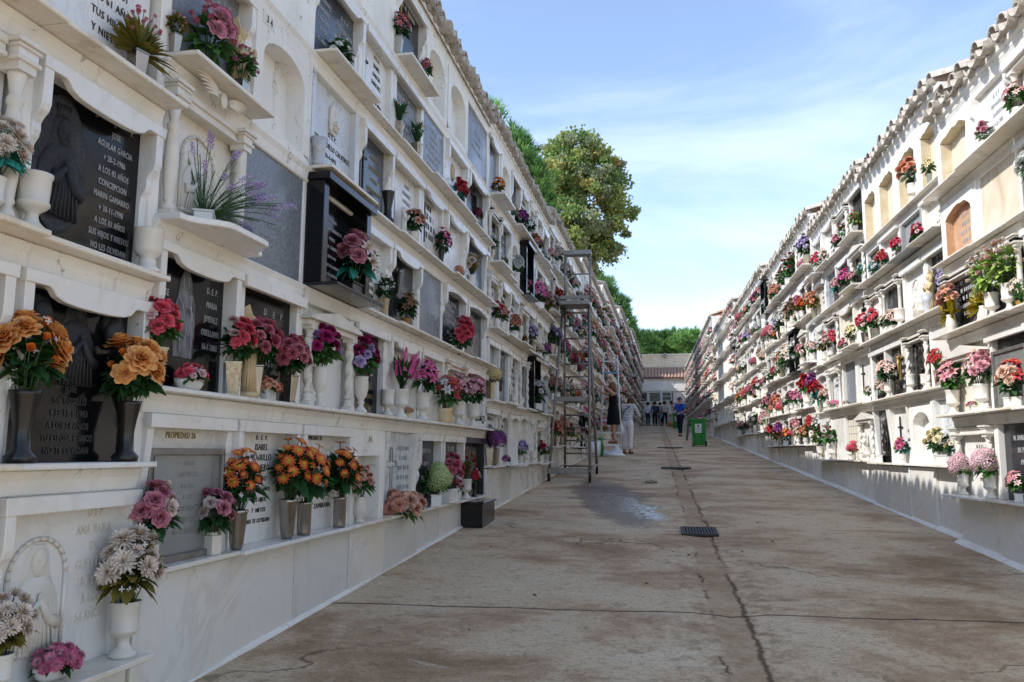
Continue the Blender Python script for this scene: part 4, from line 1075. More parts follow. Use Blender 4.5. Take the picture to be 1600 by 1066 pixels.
def grave(root, sp, seed=0, simple=False):
    k = sp.get('k', 'std'); pm = sp.get('p', 'marble'); fm = sp.get('fm', 'marble')
    if k in ('arch', 'arch_brick', 'arch_ochre'):
        a = {'arch': ('plaster', 'plaster', 'plaster'), 'arch_brick': ('plaster', 'terracotta', 'terracotta'), 'arch_ochre': ('plaster', 'brickcream', 'beige')}[k]
        put('arched_niche', arch_mesh(*a, **({'ragged': .012, 'depth': .07} if k == 'arch_brick' else {'ragged': .02, 'depth': .1, 'w': .27, 'zs': .5, 'rise': .07} if k == 'arch_ochre' else {})), root)
    elif k == 'open':
        put('recess', openrect_mesh(), root)
    elif k == 'blank':
        put('panel', cached(('blank', pm), lambda: MB().box(-.35, .35, .03, .16, -.02, H0-.114).mesh('panel', [M[pm]], .004)), root)
    elif k == 'surround':
        def f():
            mb = MB(); mb.box(-.37, -.3, -.1, .14, .0, H0-.1); mb.box(.3, .37, -.1, .14, 0, H0-.1); mb.box(-.385, .385, -.14, .14, H0-.1, H0-.05)
            return mb.mesh('surround', [M['black']], .004)
        put('surround', cached('surround', f), root); put('plaque', plaque_mesh('black', -.3, .3, 0, H0-.1, .03), root)
    else:
        put('plaque', plaque_mesh(pm), root)
        fr = sp.get('fr', 'corbel')
        if sp.get('cols'):
            hh = .5 if sp.get('ped') else .56
            for s in (-1, 1): put('column', column_mesh(sp['cols'], sp.get('cm', 'stonewhite'), hh), root, (s*.3, .0, 0))
            def f():
                mb = MB(); z = hh
                if sp.get('ped'):
                    mb.box(-.36, .36, -.03, .12, z, z+.035); mb.prism([(-.39, z+.035), (.39, z+.035), (.37, z+.06), (0, z+.13), (-.37, z+.06)], 'y', -.06, .12)
                else:
                    for s in (-1, 1):
                        mb.box(s*.3-.055, s*.3+.055, -.05, .1, z, z+.018); mb.box(s*.3-.055, s*.3+.055, -.05, .1, z+.046, z+.06); mb.box(s*.3-.065, s*.3+.065, -.06, .1, z+.06, z+.078)
                    mb.box(-.24, .24, -.012, .1, z, z+.02); mb.box(-.24, .24, -.012, .1, z+.045, z+.075)
                return mb.mesh('entablature', [M[sp.get('cm', 'stonewhite')]], .003)
            e = put('entablature', cached(('ent', sp.get('cm', 'stonewhite'), bool(sp.get('ped'))), f), root)
            if not sp.get('ped') and sp.get('cap', 'black'):
                def g():
                    mb = MB()
                    for s in (-1, 1): mb.box(s*.3-.045, s*.3+.045, -.04, .1, hh+.018, hh+.046)
                    mb.box(-.24, .24, .0, .1, hh+.02, hh+.045)
                    return mb.mesh('inlay', [M[sp.get('cap', 'black')]])
                put('inlay', cached(('inl', sp.get('cap', 'black')), g), e)
            if sp.get('wings'): put('winged_ornament', wing_mesh(), root, (0, -.062, H0-.085))
            if sp.get('side'): 
                for s in (-1, 1): put('jamb', jamb_mesh(s, 'plain', fm), root)
        elif fr != 'none':
            for s in (-1, 1): put('jamb', jamb_mesh(s, fr, fm), root)
        if sp.get('li', 'wave') != 'none' and not sp.get('cols'):
            put('lintel', lintel_mesh(sp.get('li', 'wave'), fm), root)
        if k == 'glass': door_parts(root)
    if sp.get('text') or sp.get('bars'):
        pass
    p = sp.get('sh', .03)
    if p is not None:
        p += .05
        put('shelf', shelf_mesh(p, sp.get('ss', 'flat'), sp.get('sm', 'marble_cream')), root)
    y = .059 if k != 'surround' else .029
    if k == 'blank': y = .029
    if k in ('arch', 'arch_brick', 'arch_ochre', 'open'): y = .069 if k != 'arch' else .119
    ink = None
    if sp.get('text'): ink = (text_mb(tuple(sp['text'])), sp.get('tm', 'lettersilver'), tuple(sp['text']))
    elif sp.get('bars'):
        r, mt, w, top, dz, sz, cx = sp['bars']; ink = (strokes_mb(seed % 5, r, w, top, dz, sz, cx), mt, (seed % 5, sp['bars']))
    if ink:
        for ch in root.children:
            if ch.name.split('.')[0] in ('plaque', 'panel', 'arched_niche'):
                base = ch.data
                def f():
                    import bmesh
                    bm = bmesh.new(); bm.from_mesh(base); n0 = len(base.materials)
                    vs = [bm.verts.new((a, b_+y, c_)) for a, b_, c_ in ink[0].v]
                    for fc in ink[0].f:
                        try: bf = bm.faces.new([vs[i] for i in fc]); bf.material_index = n0
                        except ValueError: pass
                    me = base.copy(); bm.to_mesh(me); bm.free(); me.materials.append(M[ink[1]]); return me
                ch.data = cached(('inked', base.name, ink[1], ink[2]), f)
                break
    if sp.get('band'):
        m = MB()
        for (st, x, z, sz) in sp['band']:
            w = len(st)*sz*.3+.015; m.box(x-w, x+w, -.003, .004, z-sz*.25, z+sz*.95, 1)
        m.join(text_mb(tuple(sp['band']), .002), Matrix.Translation((0, -.004, 0)))
        put('number_plate', m.mesh('number_plate', [M['letterblack'], M['marble_cream']]), root, (0, -.021 if k != 'arch' and k != 'open' else .0, 0))
    x = sp.get('ex')
    if x == 'cross': put('cross', cross_mesh(sp.get('xm', 'darkmetal'), .36, .13), root, (sp.get('xx', -.18), y, .17))
    elif x == 'outline': put('cross', cross_mesh('letterfaint', .38, .2, outline=True), root, (sp.get('xx', 0), y, .14))
    elif x == 'crucifix': put('crucifix', crucifix_mesh(sp.get('xm', 'darkmetal')), root, (sp.get('xx', 0), y, .2))
    elif x == 'oval':
        put('medallion', cached(('med', sp.get('xm', 'gold')), lambda: MB().lathe([(.1, -.006), (.1, .004), (.085, .012), (.08, .006), (.05, .014), (.0, .018)], 24).mesh('medallion', [M[sp.get('xm', 'gold')]])), root, (0, y, .42), (R(90), 0, 0), (.62, 1, 1))
    elif x == 'octagon':
        def f():
            mb = MB(); pts = [(-.05, -.07), (-.03, -.1), (.03, -.1), (.05, -.07), (.05, .07), (.03, .1), (-.03, .1), (-.05, .07)]
            mb.prism(pts, 'y', -.02, 0); return mb.mesh('medallion', [M['stonewhite']], .005)
        m = put('medallion', cached('octa', f), root, (.02, y, .46)); put('relief_figure', figure_relief('stonewhite', False), m, (0, -.02, -.08), (0, 0, 0), (.3, .4, .36))
    elif x == 'relief':
        def f():
            mb = MB(); mb.lathe([(.17, -.004), (.17, .004), (.155, .007), (.15, .002), (0, .001)], 36); return mb.mesh('medallion', [M['medalgrey']])
        m = put('medallion', cached('bigmed', f), root, (-.155, y, .32), (R(90), 0, 0), (.82, 1.55, 1))
        put('relief_figure', figure_relief('blackrelief', True), root, (-.155, y, .12), (0, 0, 0), (.85, .8, .95))
    elif x == 'heads':
        put('relief_figure', figure_relief('blackrelief', False), root, (0, y, .28), (0, 0, 0), (.8, .8, .85))
        for sx in (-.2, .2): put('carved_head', cached('ch', lambda: MB().ball((0, -.02, .0), .05, .03, .065, 0, 14, 9, .06).ball((0, .0, .04), .06, .03, .05, 0, 10, 6, .1).mesh('carved_head', [M['blackrelief']])), root, (sx, y, .5))
    elif x == 'etched': put('etched_figure', etched_virgin(), root, (-.03, y, .16), (0, 0, 0), (1.1, 1, 1.05))
    elif x == 'archrelief':
        def f():
            mb = MB(); n = 12; w, zs, r = .14, .36, .13
            path = [(-w, .1), (-w, zs)]+[(w*math.cos(PI*(1-i/n)), zs+r*math.sin(PI*(1-i/n))) for i in range(1, n)]+[(w, zs), (w, .1), (-w, .1)]
            for a, b in zip(path, path[1:]): mb.tube([(a[0], -.004, a[1]), (b[0], -.004, b[1])], .009, 5)
            return mb.mesh('arch_moulding', [M['stonewhite']])
        m = put('arch_moulding', cached('archm', f), root, (sp.get('xx', -.08), y, 0))
        put('relief_figure', figure_relief('stonewhite', False), m, (0, 0, .09), (0, 0, 0), (.9, .55, .95))
    elif x == 'bluefig':
        put('painted_figure', cached('bluef', lambda: MB().prism([(-.05, 0), (.06, 0), (.07, .12), (.05, .26), (.03, .3), (.02, .36), (-.01, .37), (-.03, .3), (-.05, .2)], 'y', -.004, 0).mesh('painted_figure', [M['figblue']])), root, (-.24, y, .14))
    elif x == 'bronze':
        put('relief_figure', figure_relief('darkmetal', False), root, (-.05, y, .14), (0, 0, 0), (.75, .6, .95))
    elif x == 'grill':
        def f():
            mb = MB()
            for i in range(5): mb.tube([(-.24+i*.12, -.01, .03), (-.24+i*.12, -.01, .6)], .006, 5)
            for z in (.05, .3, .56): mb.tube([(-.26, -.012, z), (.26, -.012, z)], .006, 5)
            return mb.mesh('grille', [M['darkmetal']])
        put('grille', cached('grill', f), root, (0, y, 0))
    elif x == 'gridtile':
        def f():
            mb = MB()
            for i in range(6): mb.box(-.3+i*.12-.003, -.3+i*.12+.003, -.002, 0, 0, .62); mb.box(-.3, .3, -.003, -.001, .04+i*.11, .046+i*.11)
            return mb.mesh('joint_lines', [M['letterfaint']])
        put('joint_lines', cached('gridt', f), root, (0, y, 0))

ORD = ['zeroth', 'first', 'second', 'third', 'fourth', 'fifth', 'sixth', 'seventh', 'eighth', 'ninth', 'tenth', 'eleventh', 'twelfth', 'thirteenth', 'fourteenth', 'fifteenth', 'sixteenth', 'seventeenth', 'eighteenth', 'nineteenth', 'twentieth',
       'twenty-first', 'twenty-second', 'twenty-third', 'twenty-fourth', 'twenty-fifth', 'twenty-sixth', 'twenty-seventh', 'twenty-eighth', 'twenty-ninth', 'thirtieth', 'thirty-first', 'thirty-second']
def describe(sp):
    k = sp.get('k', 'std')
    if k == 'arch': return 'empty whitewashed arched niche'
    if k == 'arch_brick': return 'arched niche closed with bare brick'
    if k == 'arch_ochre': return 'unmarked ochre plaster niche'
    if k == 'open': return 'square plaster recess'
    if k == 'blank': return FACES[sp.get('p', 'plaster')]+' sealed niche'
    d = FACES[sp.get('p', 'marble')]+' grave front'
    if k == 'surround': return 'black granite framed grave front'
    if k == 'glass': return 'grave front behind a glass door'
    if sp.get('cols'): d = FACES[sp.get('p', 'marble')]+' grave front with columns'
    elif sp.get('ex') in ('cross', 'outline'): d += ' with cross'
    return d

# ---------------------------------------------------------------- block of niches
def tiles(mb, L, y0, z0, slope, seed, rows=3):
    q = random.Random(seed); p = .205; n = int(L/p)+1; cs, sn = math.cos(slope), math.sin(slope)
    def one(x, up, r0, r1, d0, d1, lift, m):
        th = .013; v = []; k = 7
        jx, jl = q.uniform(-.014, .014), q.uniform(-.012, .012)
        for d, r in ((d0+q.choice((q.uniform(-.015, .015), q.uniform(-.045, .05))), r0*q.uniform(.92, 1.06)), (d1, r1)):
            for rr in (r, r-th):
                for i in range(k):
                    a = PI*i/(k-1); xx = x+jx+rr*math.cos(a); h = rr*math.sin(a)*up+lift+jl
                    v.append((xx, y0+d*cs-h*sn*.2, z0+d*sn+h))
        f = []
        for i in range(k-1):
            f.append((i, i+1, 2*k+i+1, 2*k+i)); f.append((k+i+1, k+i, 3*k+i, 3*k+i+1)); f.append((i+1, i, k+i, k+i+1))
        if up < 0: f = [tuple(reversed(g)) for g in f]
        mb.add(v, f, m, True)
    for r in range(rows):
        d0 = r*.33; lim = 1 if r == 0 else 0
        for i in range(n):
            x = i*p+.1
            if x > L-.02: break
            one(x, -1, .092, .075, d0-.03, d0+.42, .085+r*.012, lim)
            one(x+p/2, 1, .09, .078, d0-.0, d0+.42, .075+r*.012, lim)

def block(name, side, u0, u1, base_rows, ztop, eave, edges, seed, label, out=0, near=True, dado=('dado',)):
    L = u1-u0
    loc, rz = frame(side, u0 if side == 'L' else u1, 0, out)
    t = empty('burial_wall', loc, rz, label, 'burial wall', 'blocks of burial niches lining the alley')
    X = (lambda u: u-u0) if side == 'L' else (lambda u: u1-u)
    sill = base_rows[0]; g0, g1 = gz(u0)-.4, gz(u1)
    mb = MB(); mb.box(0, L, .16, 2.4, g0, eave-.02)
    for i, u in enumerate(edges):                     # pillars
        x = X(u); w = .032
        a, b = max(0, x-w), min(L, x+w)
        mb.box(a, b, .02, .16, sill-.03, ztop)
    for i, z in enumerate(base_rows[1:]):             # bands under each shelf
        mb.prism([(.16, z-.115), (.012, z-.115), (.005, z-.06), (-.012, z-.03), (-.012, z-.023), (.16, z-.023)], 'x', 0, L)
    mb.prism([(.16, ztop-.02), (.012, ztop-.02), (.005, ztop+.03), (-.004, ztop+.05), (-.004, ztop+.06), (.16, ztop+.06)], 'x', 0.001, L-.001)
    mb.obj('wall', [M['plaster']], t, bevel=.006 if near else 0)
    # dado panels
    q = random.Random(seed)
    ed = sorted(X(u) for u in edges)
    for a, b in zip(ed, ed[1:]):
        uu = u0+a if side == 'L' else u1-b; gl = min(gz(uu), gz(uu+b-a))-.05
        off = q.choice((0, .012, -.018, .026, .004, -.008)); mt = q.choice(dado)
        m = MB(); m.box(a+.006, b-.006, .0-off, .16, gl, sill-.035)
        m.obj('dado_panel', [M[mt]], t, bevel=.004 if near else 0)
    # white kerb foot
    m = MB(); n = max(4, int(L/.5)); qq = random.Random(seed+9)
    prev = None
    for i in range(n+1):
        x = L*i/n; u = u0+x if side == 'L' else u1-x; z = gz(u); w = qq.uniform(.008, .05) if side == 'L' else qq.uniform(.03, .06)
        cur = [(x, -.012-w, z-.03), (x, -.016-w*.6, z+.012), (x, -.005, z+.035), (x, .05, z+.04)]
        if side == 'L': cur = [(x, -.004-w*.45, z-.03), (x, -.012-w*.2, z+.004+w*.2), (x, -.008, z+.012+w*.3), (x, .05, z+.02)]
        if prev: m.add(prev+cur, [(k, k+1, k+5, k+4) for k in range(3)], 0, True)
        prev = cur
    o = m.obj('kerb', [M['plaster']], t)
    # cornice and roof
    m = MB()
    m.prism([(.16, ztop+.06), (-.004, ztop+.06), (-.012, ztop+.1), (-.035, eave-.08), (-.04, eave-.03), (.16, eave-.03)], 'x', 0, L)
    m.obj('cornice', [M['plaster']], t, bevel=.006 if near else 0)
    sl = R(15); m = MB(); tiles(m, L, -.1, eave-.055, sl, seed)
    y1 = .95; z1 = eave-.055+(y1+.1)*math.tan(sl)
    rf = MB(); rf.prism([(-.03, eave-.05), (y1, z1), (2.5, z1+(2.5-y1)*math.tan(sl)*.6), (2.5, eave-.03), (.0, eave-.03)], 'x', .002, L-.002)
    rb = rf.obj('roof', [M['tile']], t)
    m.obj('roof_tiles', [M['tile'], M['tilelime']], rb)
    mm = MB(); k = 0
    q2 = random.Random(seed+4)
    x = 0.1
    while x < L-.1:
        mm.ball((x+q2.uniform(-.02, .02), -.03, eave-.03), .075, .05, .035, 0, 8, 5, .25, k); x += .205; k += 1
    mm.obj('mortar', [M['mortar']], rb)
    return t
# ---------------------------------------------------------------- blocks
SEC = {  # side, u0, u1, shelf heights, top of openings, eave, column edges, out
 'L0': ('L', 1.70, 3.19, [.43, 1.20, 1.99, 2.77, 3.55, 4.3], 5.0, 5.12, [1.70, 2.44, 3.19], 0),
 'L1': ('L', 3.19, 9.80, [.75, 1.52, 2.28, 3.03, 3.80, 4.54], 5.24, 5.38, [3.19, 3.93, 4.69, 5.52, 6.23, 7.07, 7.83, 8.72, 9.80], 0),
 'L2': ('L', 9.80, 14.9, [1.08, 1.90, 2.78, 3.62, 4.48], 5.3, 5.48, None, 0),
 'L3': ('L', 14.9, 20.5, [1.37, 2.2, 3.02, 3.84, 4.72], 5.55, 5.75, None, 0),
 'L4': ('L', 20.5, 27.0, [1.72, 2.55, 3.4, 4.25, 5.1], 5.95, 6.18, None, 0),
 'L5': ('L', 27.0, 36.0, [2.1, 3.0, 3.9, 4.8, 5.7], 6.55, 6.8, None, 0),
 'L6': ('L', 36.0, 47.0, [2.65, 3.6, 4.55, 5.5, 6.4], 7.3, 7.55, None, 0),
 'L7': ('L', 47.0, 61.5, [3.3, 4.2, 5.15, 6.1, 7.0], 7.9, 8.2, None, 0),
 'R1': ('R', 3.0, 8.45, [.89, 1.62, 2.36, 3.06, 3.74], 4.36, 4.55, [3.0, 3.75, 4.5, 5.25, 6.0, 6.75, 7.55, 8.45], .1),
 'R2': ('R', 8.45, 11.6, [1.15, 1.93, 2.70, 3.48, 4.02], 4.78, 4.98, [8.45, 9.3, 10.1, 10.9, 11.6], 0),
 'R2b': ('R', 11.6, 15.0, [1.17, 1.95, 2.72, 3.55, 4.28], 4.96, 5.14, [11.6, 12.4, 13.3, 14.2, 15.0], 0),
 'R3': ('R', 15.0, 21.0, [1.42, 2.08, 2.85, 3.72, 4.6], 5.36, 5.55, None, 0),
 'R4': ('R', 21.0, 28.0, [1.8, 2.65, 3.5, 4.35, 5.1], 5.68, 5.86, None, 0),
 'R5': ('R', 28.0, 37.0, [2.35, 3.2, 4.05, 4.92, 5.7], 6.1, 6.3, None, 0),
 'R6': ('R', 37.0, 61.5, [2.8, 3.7, 4.6, 5.5, 6.4], 7.1, 7.3, None, 0),
}
BLOCKWORD = {'L0': 'shaded wall near end', 'L1': 'shaded wall block two', 'L2': 'shaded wall block three', 'L3': 'shaded wall block four', 'L4': 'shaded wall block five', 'L5': 'shaded wall block six', 'L6': 'shaded wall block seven', 'L7': 'shaded wall last block',
 'R1': 'sunlit wall near block', 'R2': 'sunlit wall block two', 'R2b': 'sunlit wall block three', 'R3': 'sunlit wall block four', 'R4': 'sunlit wall block five', 'R5': 'sunlit wall block six', 'R6': 'sunlit wall last block'}
CELL = {}
def cell(s, r, c, label=None, **k): CELL[(s, r, c)] = (k, label)
def T(lines, x=0, z0=.56, dz=.066, size=.05, sizes=None):
    return [(l, x, z0-i*dz, (sizes[i] if sizes else size)) for i, l in enumerate(lines)]
SIL = 'lettersilver'
cell('L0', 0, 1, 'white marble grave front carved with praying figure under a low arch', p='marble', fr='corbel', li='flat', ex='archrelief', xx=-.1, sh=.07, sm='marble_cream',
     text=T(['D E P', 'ANA MARIA', 'GIL', 'GUERRERO', '18-7-1979', 'A LOS', '54 AÑOS'], .19, .55, .065, .05)+[('TUS HIJOS', .0, .055, .045)], tm='letterrelief')
cell('L0', 1, 1, 'polished black grave front with carved veiled head between two heads', p='black', fr='leg', li='wave', ex='heads', sh=.03, sm='marble',
     text=T(['D  E  P', 'JOSE', 'GIL ROSILLO', '+ EL 17-1-1983', 'A LOS 51 AÑOS', 'TU ESPOSA E HIJOS', 'NO TE OLVIDAN'], 0, .3, .045, .036), tm='letterdim')
cell('L0', 2, 1, 'polished black grave front with oval relief of crowned figure', p='black', fr='corbel', li='wave', ex='relief', sh=.04, sm='marble_cream',
     text=[('D', .03, .575, .035), ('E', .14, .575, .035), ('P.', .25, .575, .035)]+T(['JOSE', 'AGUILAR GARCIA', '+ 20-2-1986', 'A LOS 83 AÑOS', 'CONCEPCION', 'MARIN GAMARRO', '+ 30-11-1990', 'A LOS 81 AÑOS', 'SUS HIJOS Y NIETOS', 'NO LES OLVIDAN'], .15, .525, .052, .036), tm=SIL, band=[('-PROPIEDAD- 23', .02, H0-.17, .026)])
cell('L0', 3, 1, 'white marble grave front with small black inscription above the crowned black plaque', p='marble', fr='none', li='flat', sh=.07, sm='marble_cream',
     text=T(['D. E. P.', 'MARIA', '+ 19-6-1981', 'A LOS 61 AÑOS', 'TUS HIJOS', 'Y NIETOS', 'NO TE OLVIDAN'], .05, .5, .07, .045), tm='letterblack')
cell('L0', 2, 0, None, p='marble', cols='baluster', cap='marble', sh=.08)
cell('L0', 3, 0, None, p='black', fr='plain', sh=.08)
cell('L0', 1, 0, None, p='black', sh=.05)
cell('L0', 0, 0, None, p='marble', ex='outline', sh=.07)
cell('L1', 0, 0, 'grave front behind an aluminium framed glass door lettered PROPIEDAD 26', k='glass', p='marble', fr='slant', li='flat', sh=.02,
     text=[('PROPIEDAD 26', 0, .545, .042)]+T(['MARIA', 'SAN MIGUEL', '8-6-1965', 'A LOS', 'TUS HIJOS', 'Y NIETOS', 'NO TE OLVIDAN'], .08, .42, .052, .034), tm='lettergold')
cell('L1', 0, 1, 'white marble grave front lettered ISABEL MORRILLO ROMERO in black', p='marble', fr='corbel', li='flat', sh=.05, sm='marble',
     text=[('31', -.26, .585, .045)]+T(['D.  E.  P.', 'ISABEL', 'MORRILLO', 'ROMERO', '5-12-2017', 'A LOS 81 AÑOS', 'TUS HIJOS', 'Y  NIETOS', 'NO TE OLVIDAN'], .03, .55, .056, .042, [.036, .05, .05, .05, .036, .034, .034, .034, .034]), tm='letterblack')
cell('L1', 0, 2, 'white marble grave front lettered FAMILIA ZAMBRANA in black', p='marble', fr='corbel', li='flat', sh=.04, sm='marble',
     text=[('PROPIEDAD 32', -.08, .56, .038)]+T(['D.  E.  P.', 'ANA', 'FAMILIA', 'ZAMBRANA'], .08, .43, .1, .045), tm='letterblack')
cell('L1', 0, 3, 'square plaster recess holding a single white vase', k='open', sh=.03, sm='marble_cream', band=[('3 4', 0, .56, .05)])
cell('L1', 0, 4, 'white marble grave front with outlined cross low on the shaded wall', p='marble_grey', fr='slant', li='none', ex='outline', xx=-.1, sh=.02, bars=(6, 'letterfaint', .3, .5, .08, .035, .17))
cell('L1', 0, 5, None, p='darkslate', fr='leg', li='flat', sh=.02, bars=(3, 'lettersilver', .3, .48, .12, .04, .06))
cell('L1', 0, 6, None, p='darkslate', fr='leg', li='flat', sh=.02, bars=(3, 'lettersilver', .34, .5, .14, .05, .1))
cell('L1', 0, 7, None, p='black', fr='plain', li='flat', fm='darkslate', sh=.02, text=T(['D.E.P.', 'JOSE', 'GOMEZ'], .12, .46, .11, .06), tm='lettergold')
cell('L1', 1, 0, 'black grave front etched with a standing figure holding a child', p='black', fr='leg', li='wave', ex='etched', sh=.03, sm='marble',
     text=T(['D E P', 'JOSE', 'LOPEZ'], -.2, .5, .07, .045)+T(['D. E. P.', 'MARIA', 'JIMENEZ', 'ORELLANA', '16-1-2001'], .2, .5, .07, .045), tm=SIL, band=[('27', 0, H0-.15, .04)])
cell('L1', 1, 1, 'black grave front lettered MARIO TRINIDAD behind a cream statuette', p='black', fr='plain', li='flat', fm='plaster', sh=.03, sm='marble',
     text=[('D', .0, .49, .055), ('E', .1, .49, .055), ('P.', .2, .49, .055)]+T(['MARIO', 'TRINIDAD'], .1, .38, .09, .058)+[('9-5-1970', .1, .2, .04)], tm=SIL)
cell('L1', 1, 2, 'white marble grave front with pediment and twisted columns', p='marble', cols='spiral', ped=True, sh=.03, sm='marble')
cell('L1', 1, 3, 'narrow black grave front with gold lettering beside twisted columns', p='black', fr='plain', li='flat', sh=.03, text=T(['FAMILIA', 'DE MORENO', 'PELAEZ'], .05, .2, .075, .05), tm='lettergold')
cell('L1', 1, 4, None, p='marble', fr='corbel', li='wave', sh=.05, sm='marble')
cell('L1', 1, 5, None, p='marble', fr='corbel', li='flat', sh=.05, sm='marble', bars=(3, 'letterblack', .3, .52, .06, .03, 0))
cell('L1', 1, 6, None, p='marble_cream', cols='round', cap='brown' if 'brown' in M else 'terracotta', sh=.05)
cell('L1', 1, 7, None, p='marble', fr='plain', li='flat', sh=.05, bars=(3, 'letterblack', .3, .42, .06, .035, 0))
cell('L1', 2, 0, 'white marble grave front with balusters and a winged ornament on its frieze', p='marble_cream', cols='baluster', cap='marble_cream', wings=True, sh=.2, ss='curve', sm='marble', ex='archrelief', xx=0)
cell('L1', 2, 1, 'flat blue grey slate grave front flush with the wall', k='blank', p='greystone', sh=None, text=T(['MARIA ESTEPA VIDAL', '+ EL 26-5-1972', 'DESCANSE EN PAZ'], 0, .3, .075, .042), tm='letterfaint')
cell('L1', 2, 2, 'projecting black granite surround lettered FAMILIA', k='surround', sh=.16, sm='darkslate',
     text=T(['FAMILIA', 'LERIDA-CARRASCO', 'MARIA', 'LERIDA CARRASCO', '+ 25-01-2001', 'LOS QUE TE QUEREMOS', 'NO TE OLVIDAN'], .02, .5, .062, .042, [.034, .034, .03, .034, .026, .026, .026]), tm='letterwhite')
cell('L1', 2, 3, 'white marble grave front lettered ISABEL in black beside the black surround', p='marble', fr='corbel', li='flat', sh=.03,
     text=T(['ISABEL', 'CRUZ VILLA', '+ 9-7-1994', 'A LOS 86 AÑOS', 'TU ESPOSO', 'HIJOS Y NIETOS', 'NO TE OLVIDAN', 'D. PALMA'], .0, .5, .06, .045), tm='letterblack')
cell('L1', 2, 4, 'dark slate grave front with a large black crucifix', p='darkslate', fr='corbel', li='wave', ex='crucifix', xx=-.12, sh=.06)
cell('L1', 2, 5, None, k='blank', p='greystone', sh=.06, bars=(3, 'letterfaint', .4, .22, .07, .045, .05))
cell('L1', 2, 6, None, p='darkslate', fr='corbel', li='arc', sh=.04, bars=(5, 'letterfaint', .4, .5, .08, .04, 0))
cell('L1', 2, 7, None, p='darkslate', fr='corbel', li='arc', sh=.08)
cell('L1', 3, 0, 'blue grey grave front lettered ANTONIA LOPEZ half hidden by roses', p='greystone', fr='corbel', li='flat', sh=.1, sm='marble_cream', text=T(['D  E  P', 'ANTONIA', 'LOPEZ'], .16, .5, .075, .052), tm='letterwhite')
cell('L1', 3, 1, 'empty whitewashed arched niche numbered 34', k='arch', sh=None, band=[('3 4', -.22, .6, .06)])
cell('L1', 3, 2, 'veined grey marble grave front with octagonal medallion lettered CALVENTE', p='marble_grey', fr='plain', fm='marble_grey', li='none', ex='octagon', sh=.1, sm='marble_cream',
     text=[('35', -.26, .58, .045), ('D. E. P.', .03, .33, .045), ('PEDRO BADILLO CALVENTE', .02, .25, .052), ('16-4-1991', .02, .18, .045)], tm='letterblack')
cell('L1', 3, 3, 'grey black granite grave front with tall thin cross', p='granite', fr='corbel', li='flat', ex='cross', xx=-.2, sh=.03, text=T(['FRANCISCO', 'RUIZ GALVEZ', '+ 4-5-1988', 'RECUERDO DE TU', 'ESPOSA E HIJOS'], .08, .46, .085, .048), tm='lettergold')
cell('L1', 3, 4, 'white marble grave front with a blue painted figure', p='marble', fr='plain', li='flat', ex='bluefig', sh=.05, text=T(['RAFAEL', 'FERNANDEZ', 'GONZALEZ', '15-8-1990', 'A LOS', 'TUS HIJOS'], .1, .5, .07, .048), tm='letterfaint')
cell('L1', 3, 5, None, p='marble', fr='plain', li='wave', sh=.05, ex='cross', xm='ebony', bars=(4, 'letterblack', .34, .5, .09, .055, .0))
cell('L1', 3, 6, None, p='marble', fr='corbel', li='wave', sh=.09)
cell('L1', 3, 7, None, p='granite', fr='slant', li='wave', sh=.1)
cell('L1', 4, 0, None, p='marble', fr='plain', sh=.03)
cell('L1', 4, 1, None, k='blank', p='plaster', sh=None)
cell('L1', 4, 2, 'blue black granite grave front lettered CONCEPCION CASTILLO', p='granite', fr='corbel', li='wave', sh=.1, text=T(['IGNACIO', 'RODRIGUEZ', 'RAMIREZ', '14-6-1978', 'A LOS', '70 AÑOS'], -.16, .54, .075, .045)+T(['D. E. P.', 'CONCEPCION', 'CASTILLO', 'PEREZ'], .16, .5, .085, .045), tm='letterwhite')
cell('L1', 4, 3, 'white marble grave front with thin metal cross lettered ISABEL GARCIA SANCHEZ', p='marble', fr='plain', li='flat', ex='cross', xx=-.24, sh=.03, text=T(['D. E. P.', 'ISABEL', 'GARCIA', 'SANCHEZ', '+ EL 20-4-1980', 'A LOS 80 AÑOS', 'RECUERDO DE TUS HIJOS'], .07, .54, .075, .048, [.04, .05, .05, .05, .036, .036, .032]), tm='letterblack')
cell('L1', 4, 4, None, p='greystone', fr='plain', li='flat', sh=.04, bars=(6, 'letterwhite', .44, .48, .075, .04, 0))
cell('L1', 4, 5, None, k='blank', p='greystone', sh=.08, bars=(7, 'letterwhite', .44, .52, .075, .04, 0))
cell('L1', 4, 6, 'plain white grave front with an old gold oval medallion', p='marble', fr='corbel', li='flat', ex='oval', sh=.08)
cell('L1', 4, 7, None, p='darkslate', fr='corbel', li='wave', ex='crucifix', sh=.05)
for c_ in (0, 1, 2, 3): cell('L1', 5, c_, None, k='blank', p='plaster', sh=None)
cell('L1', 5, 4, None, p='black', fr='corbel', li='flat', sh=.09, bars=(2, 'letterwhite', .4, .55, .1, .04, 0), ex='cross', xm='gold')
cell('L1', 5, 5, None, k='arch', sh=None)
cell('L1', 5, 6, None, k='arch', sh=None)
cell('L1', 5, 7, None, k='blank', p='greystone', sh=None, bars=(3, 'letterfaint', .4, .4, .09, .04, 0))
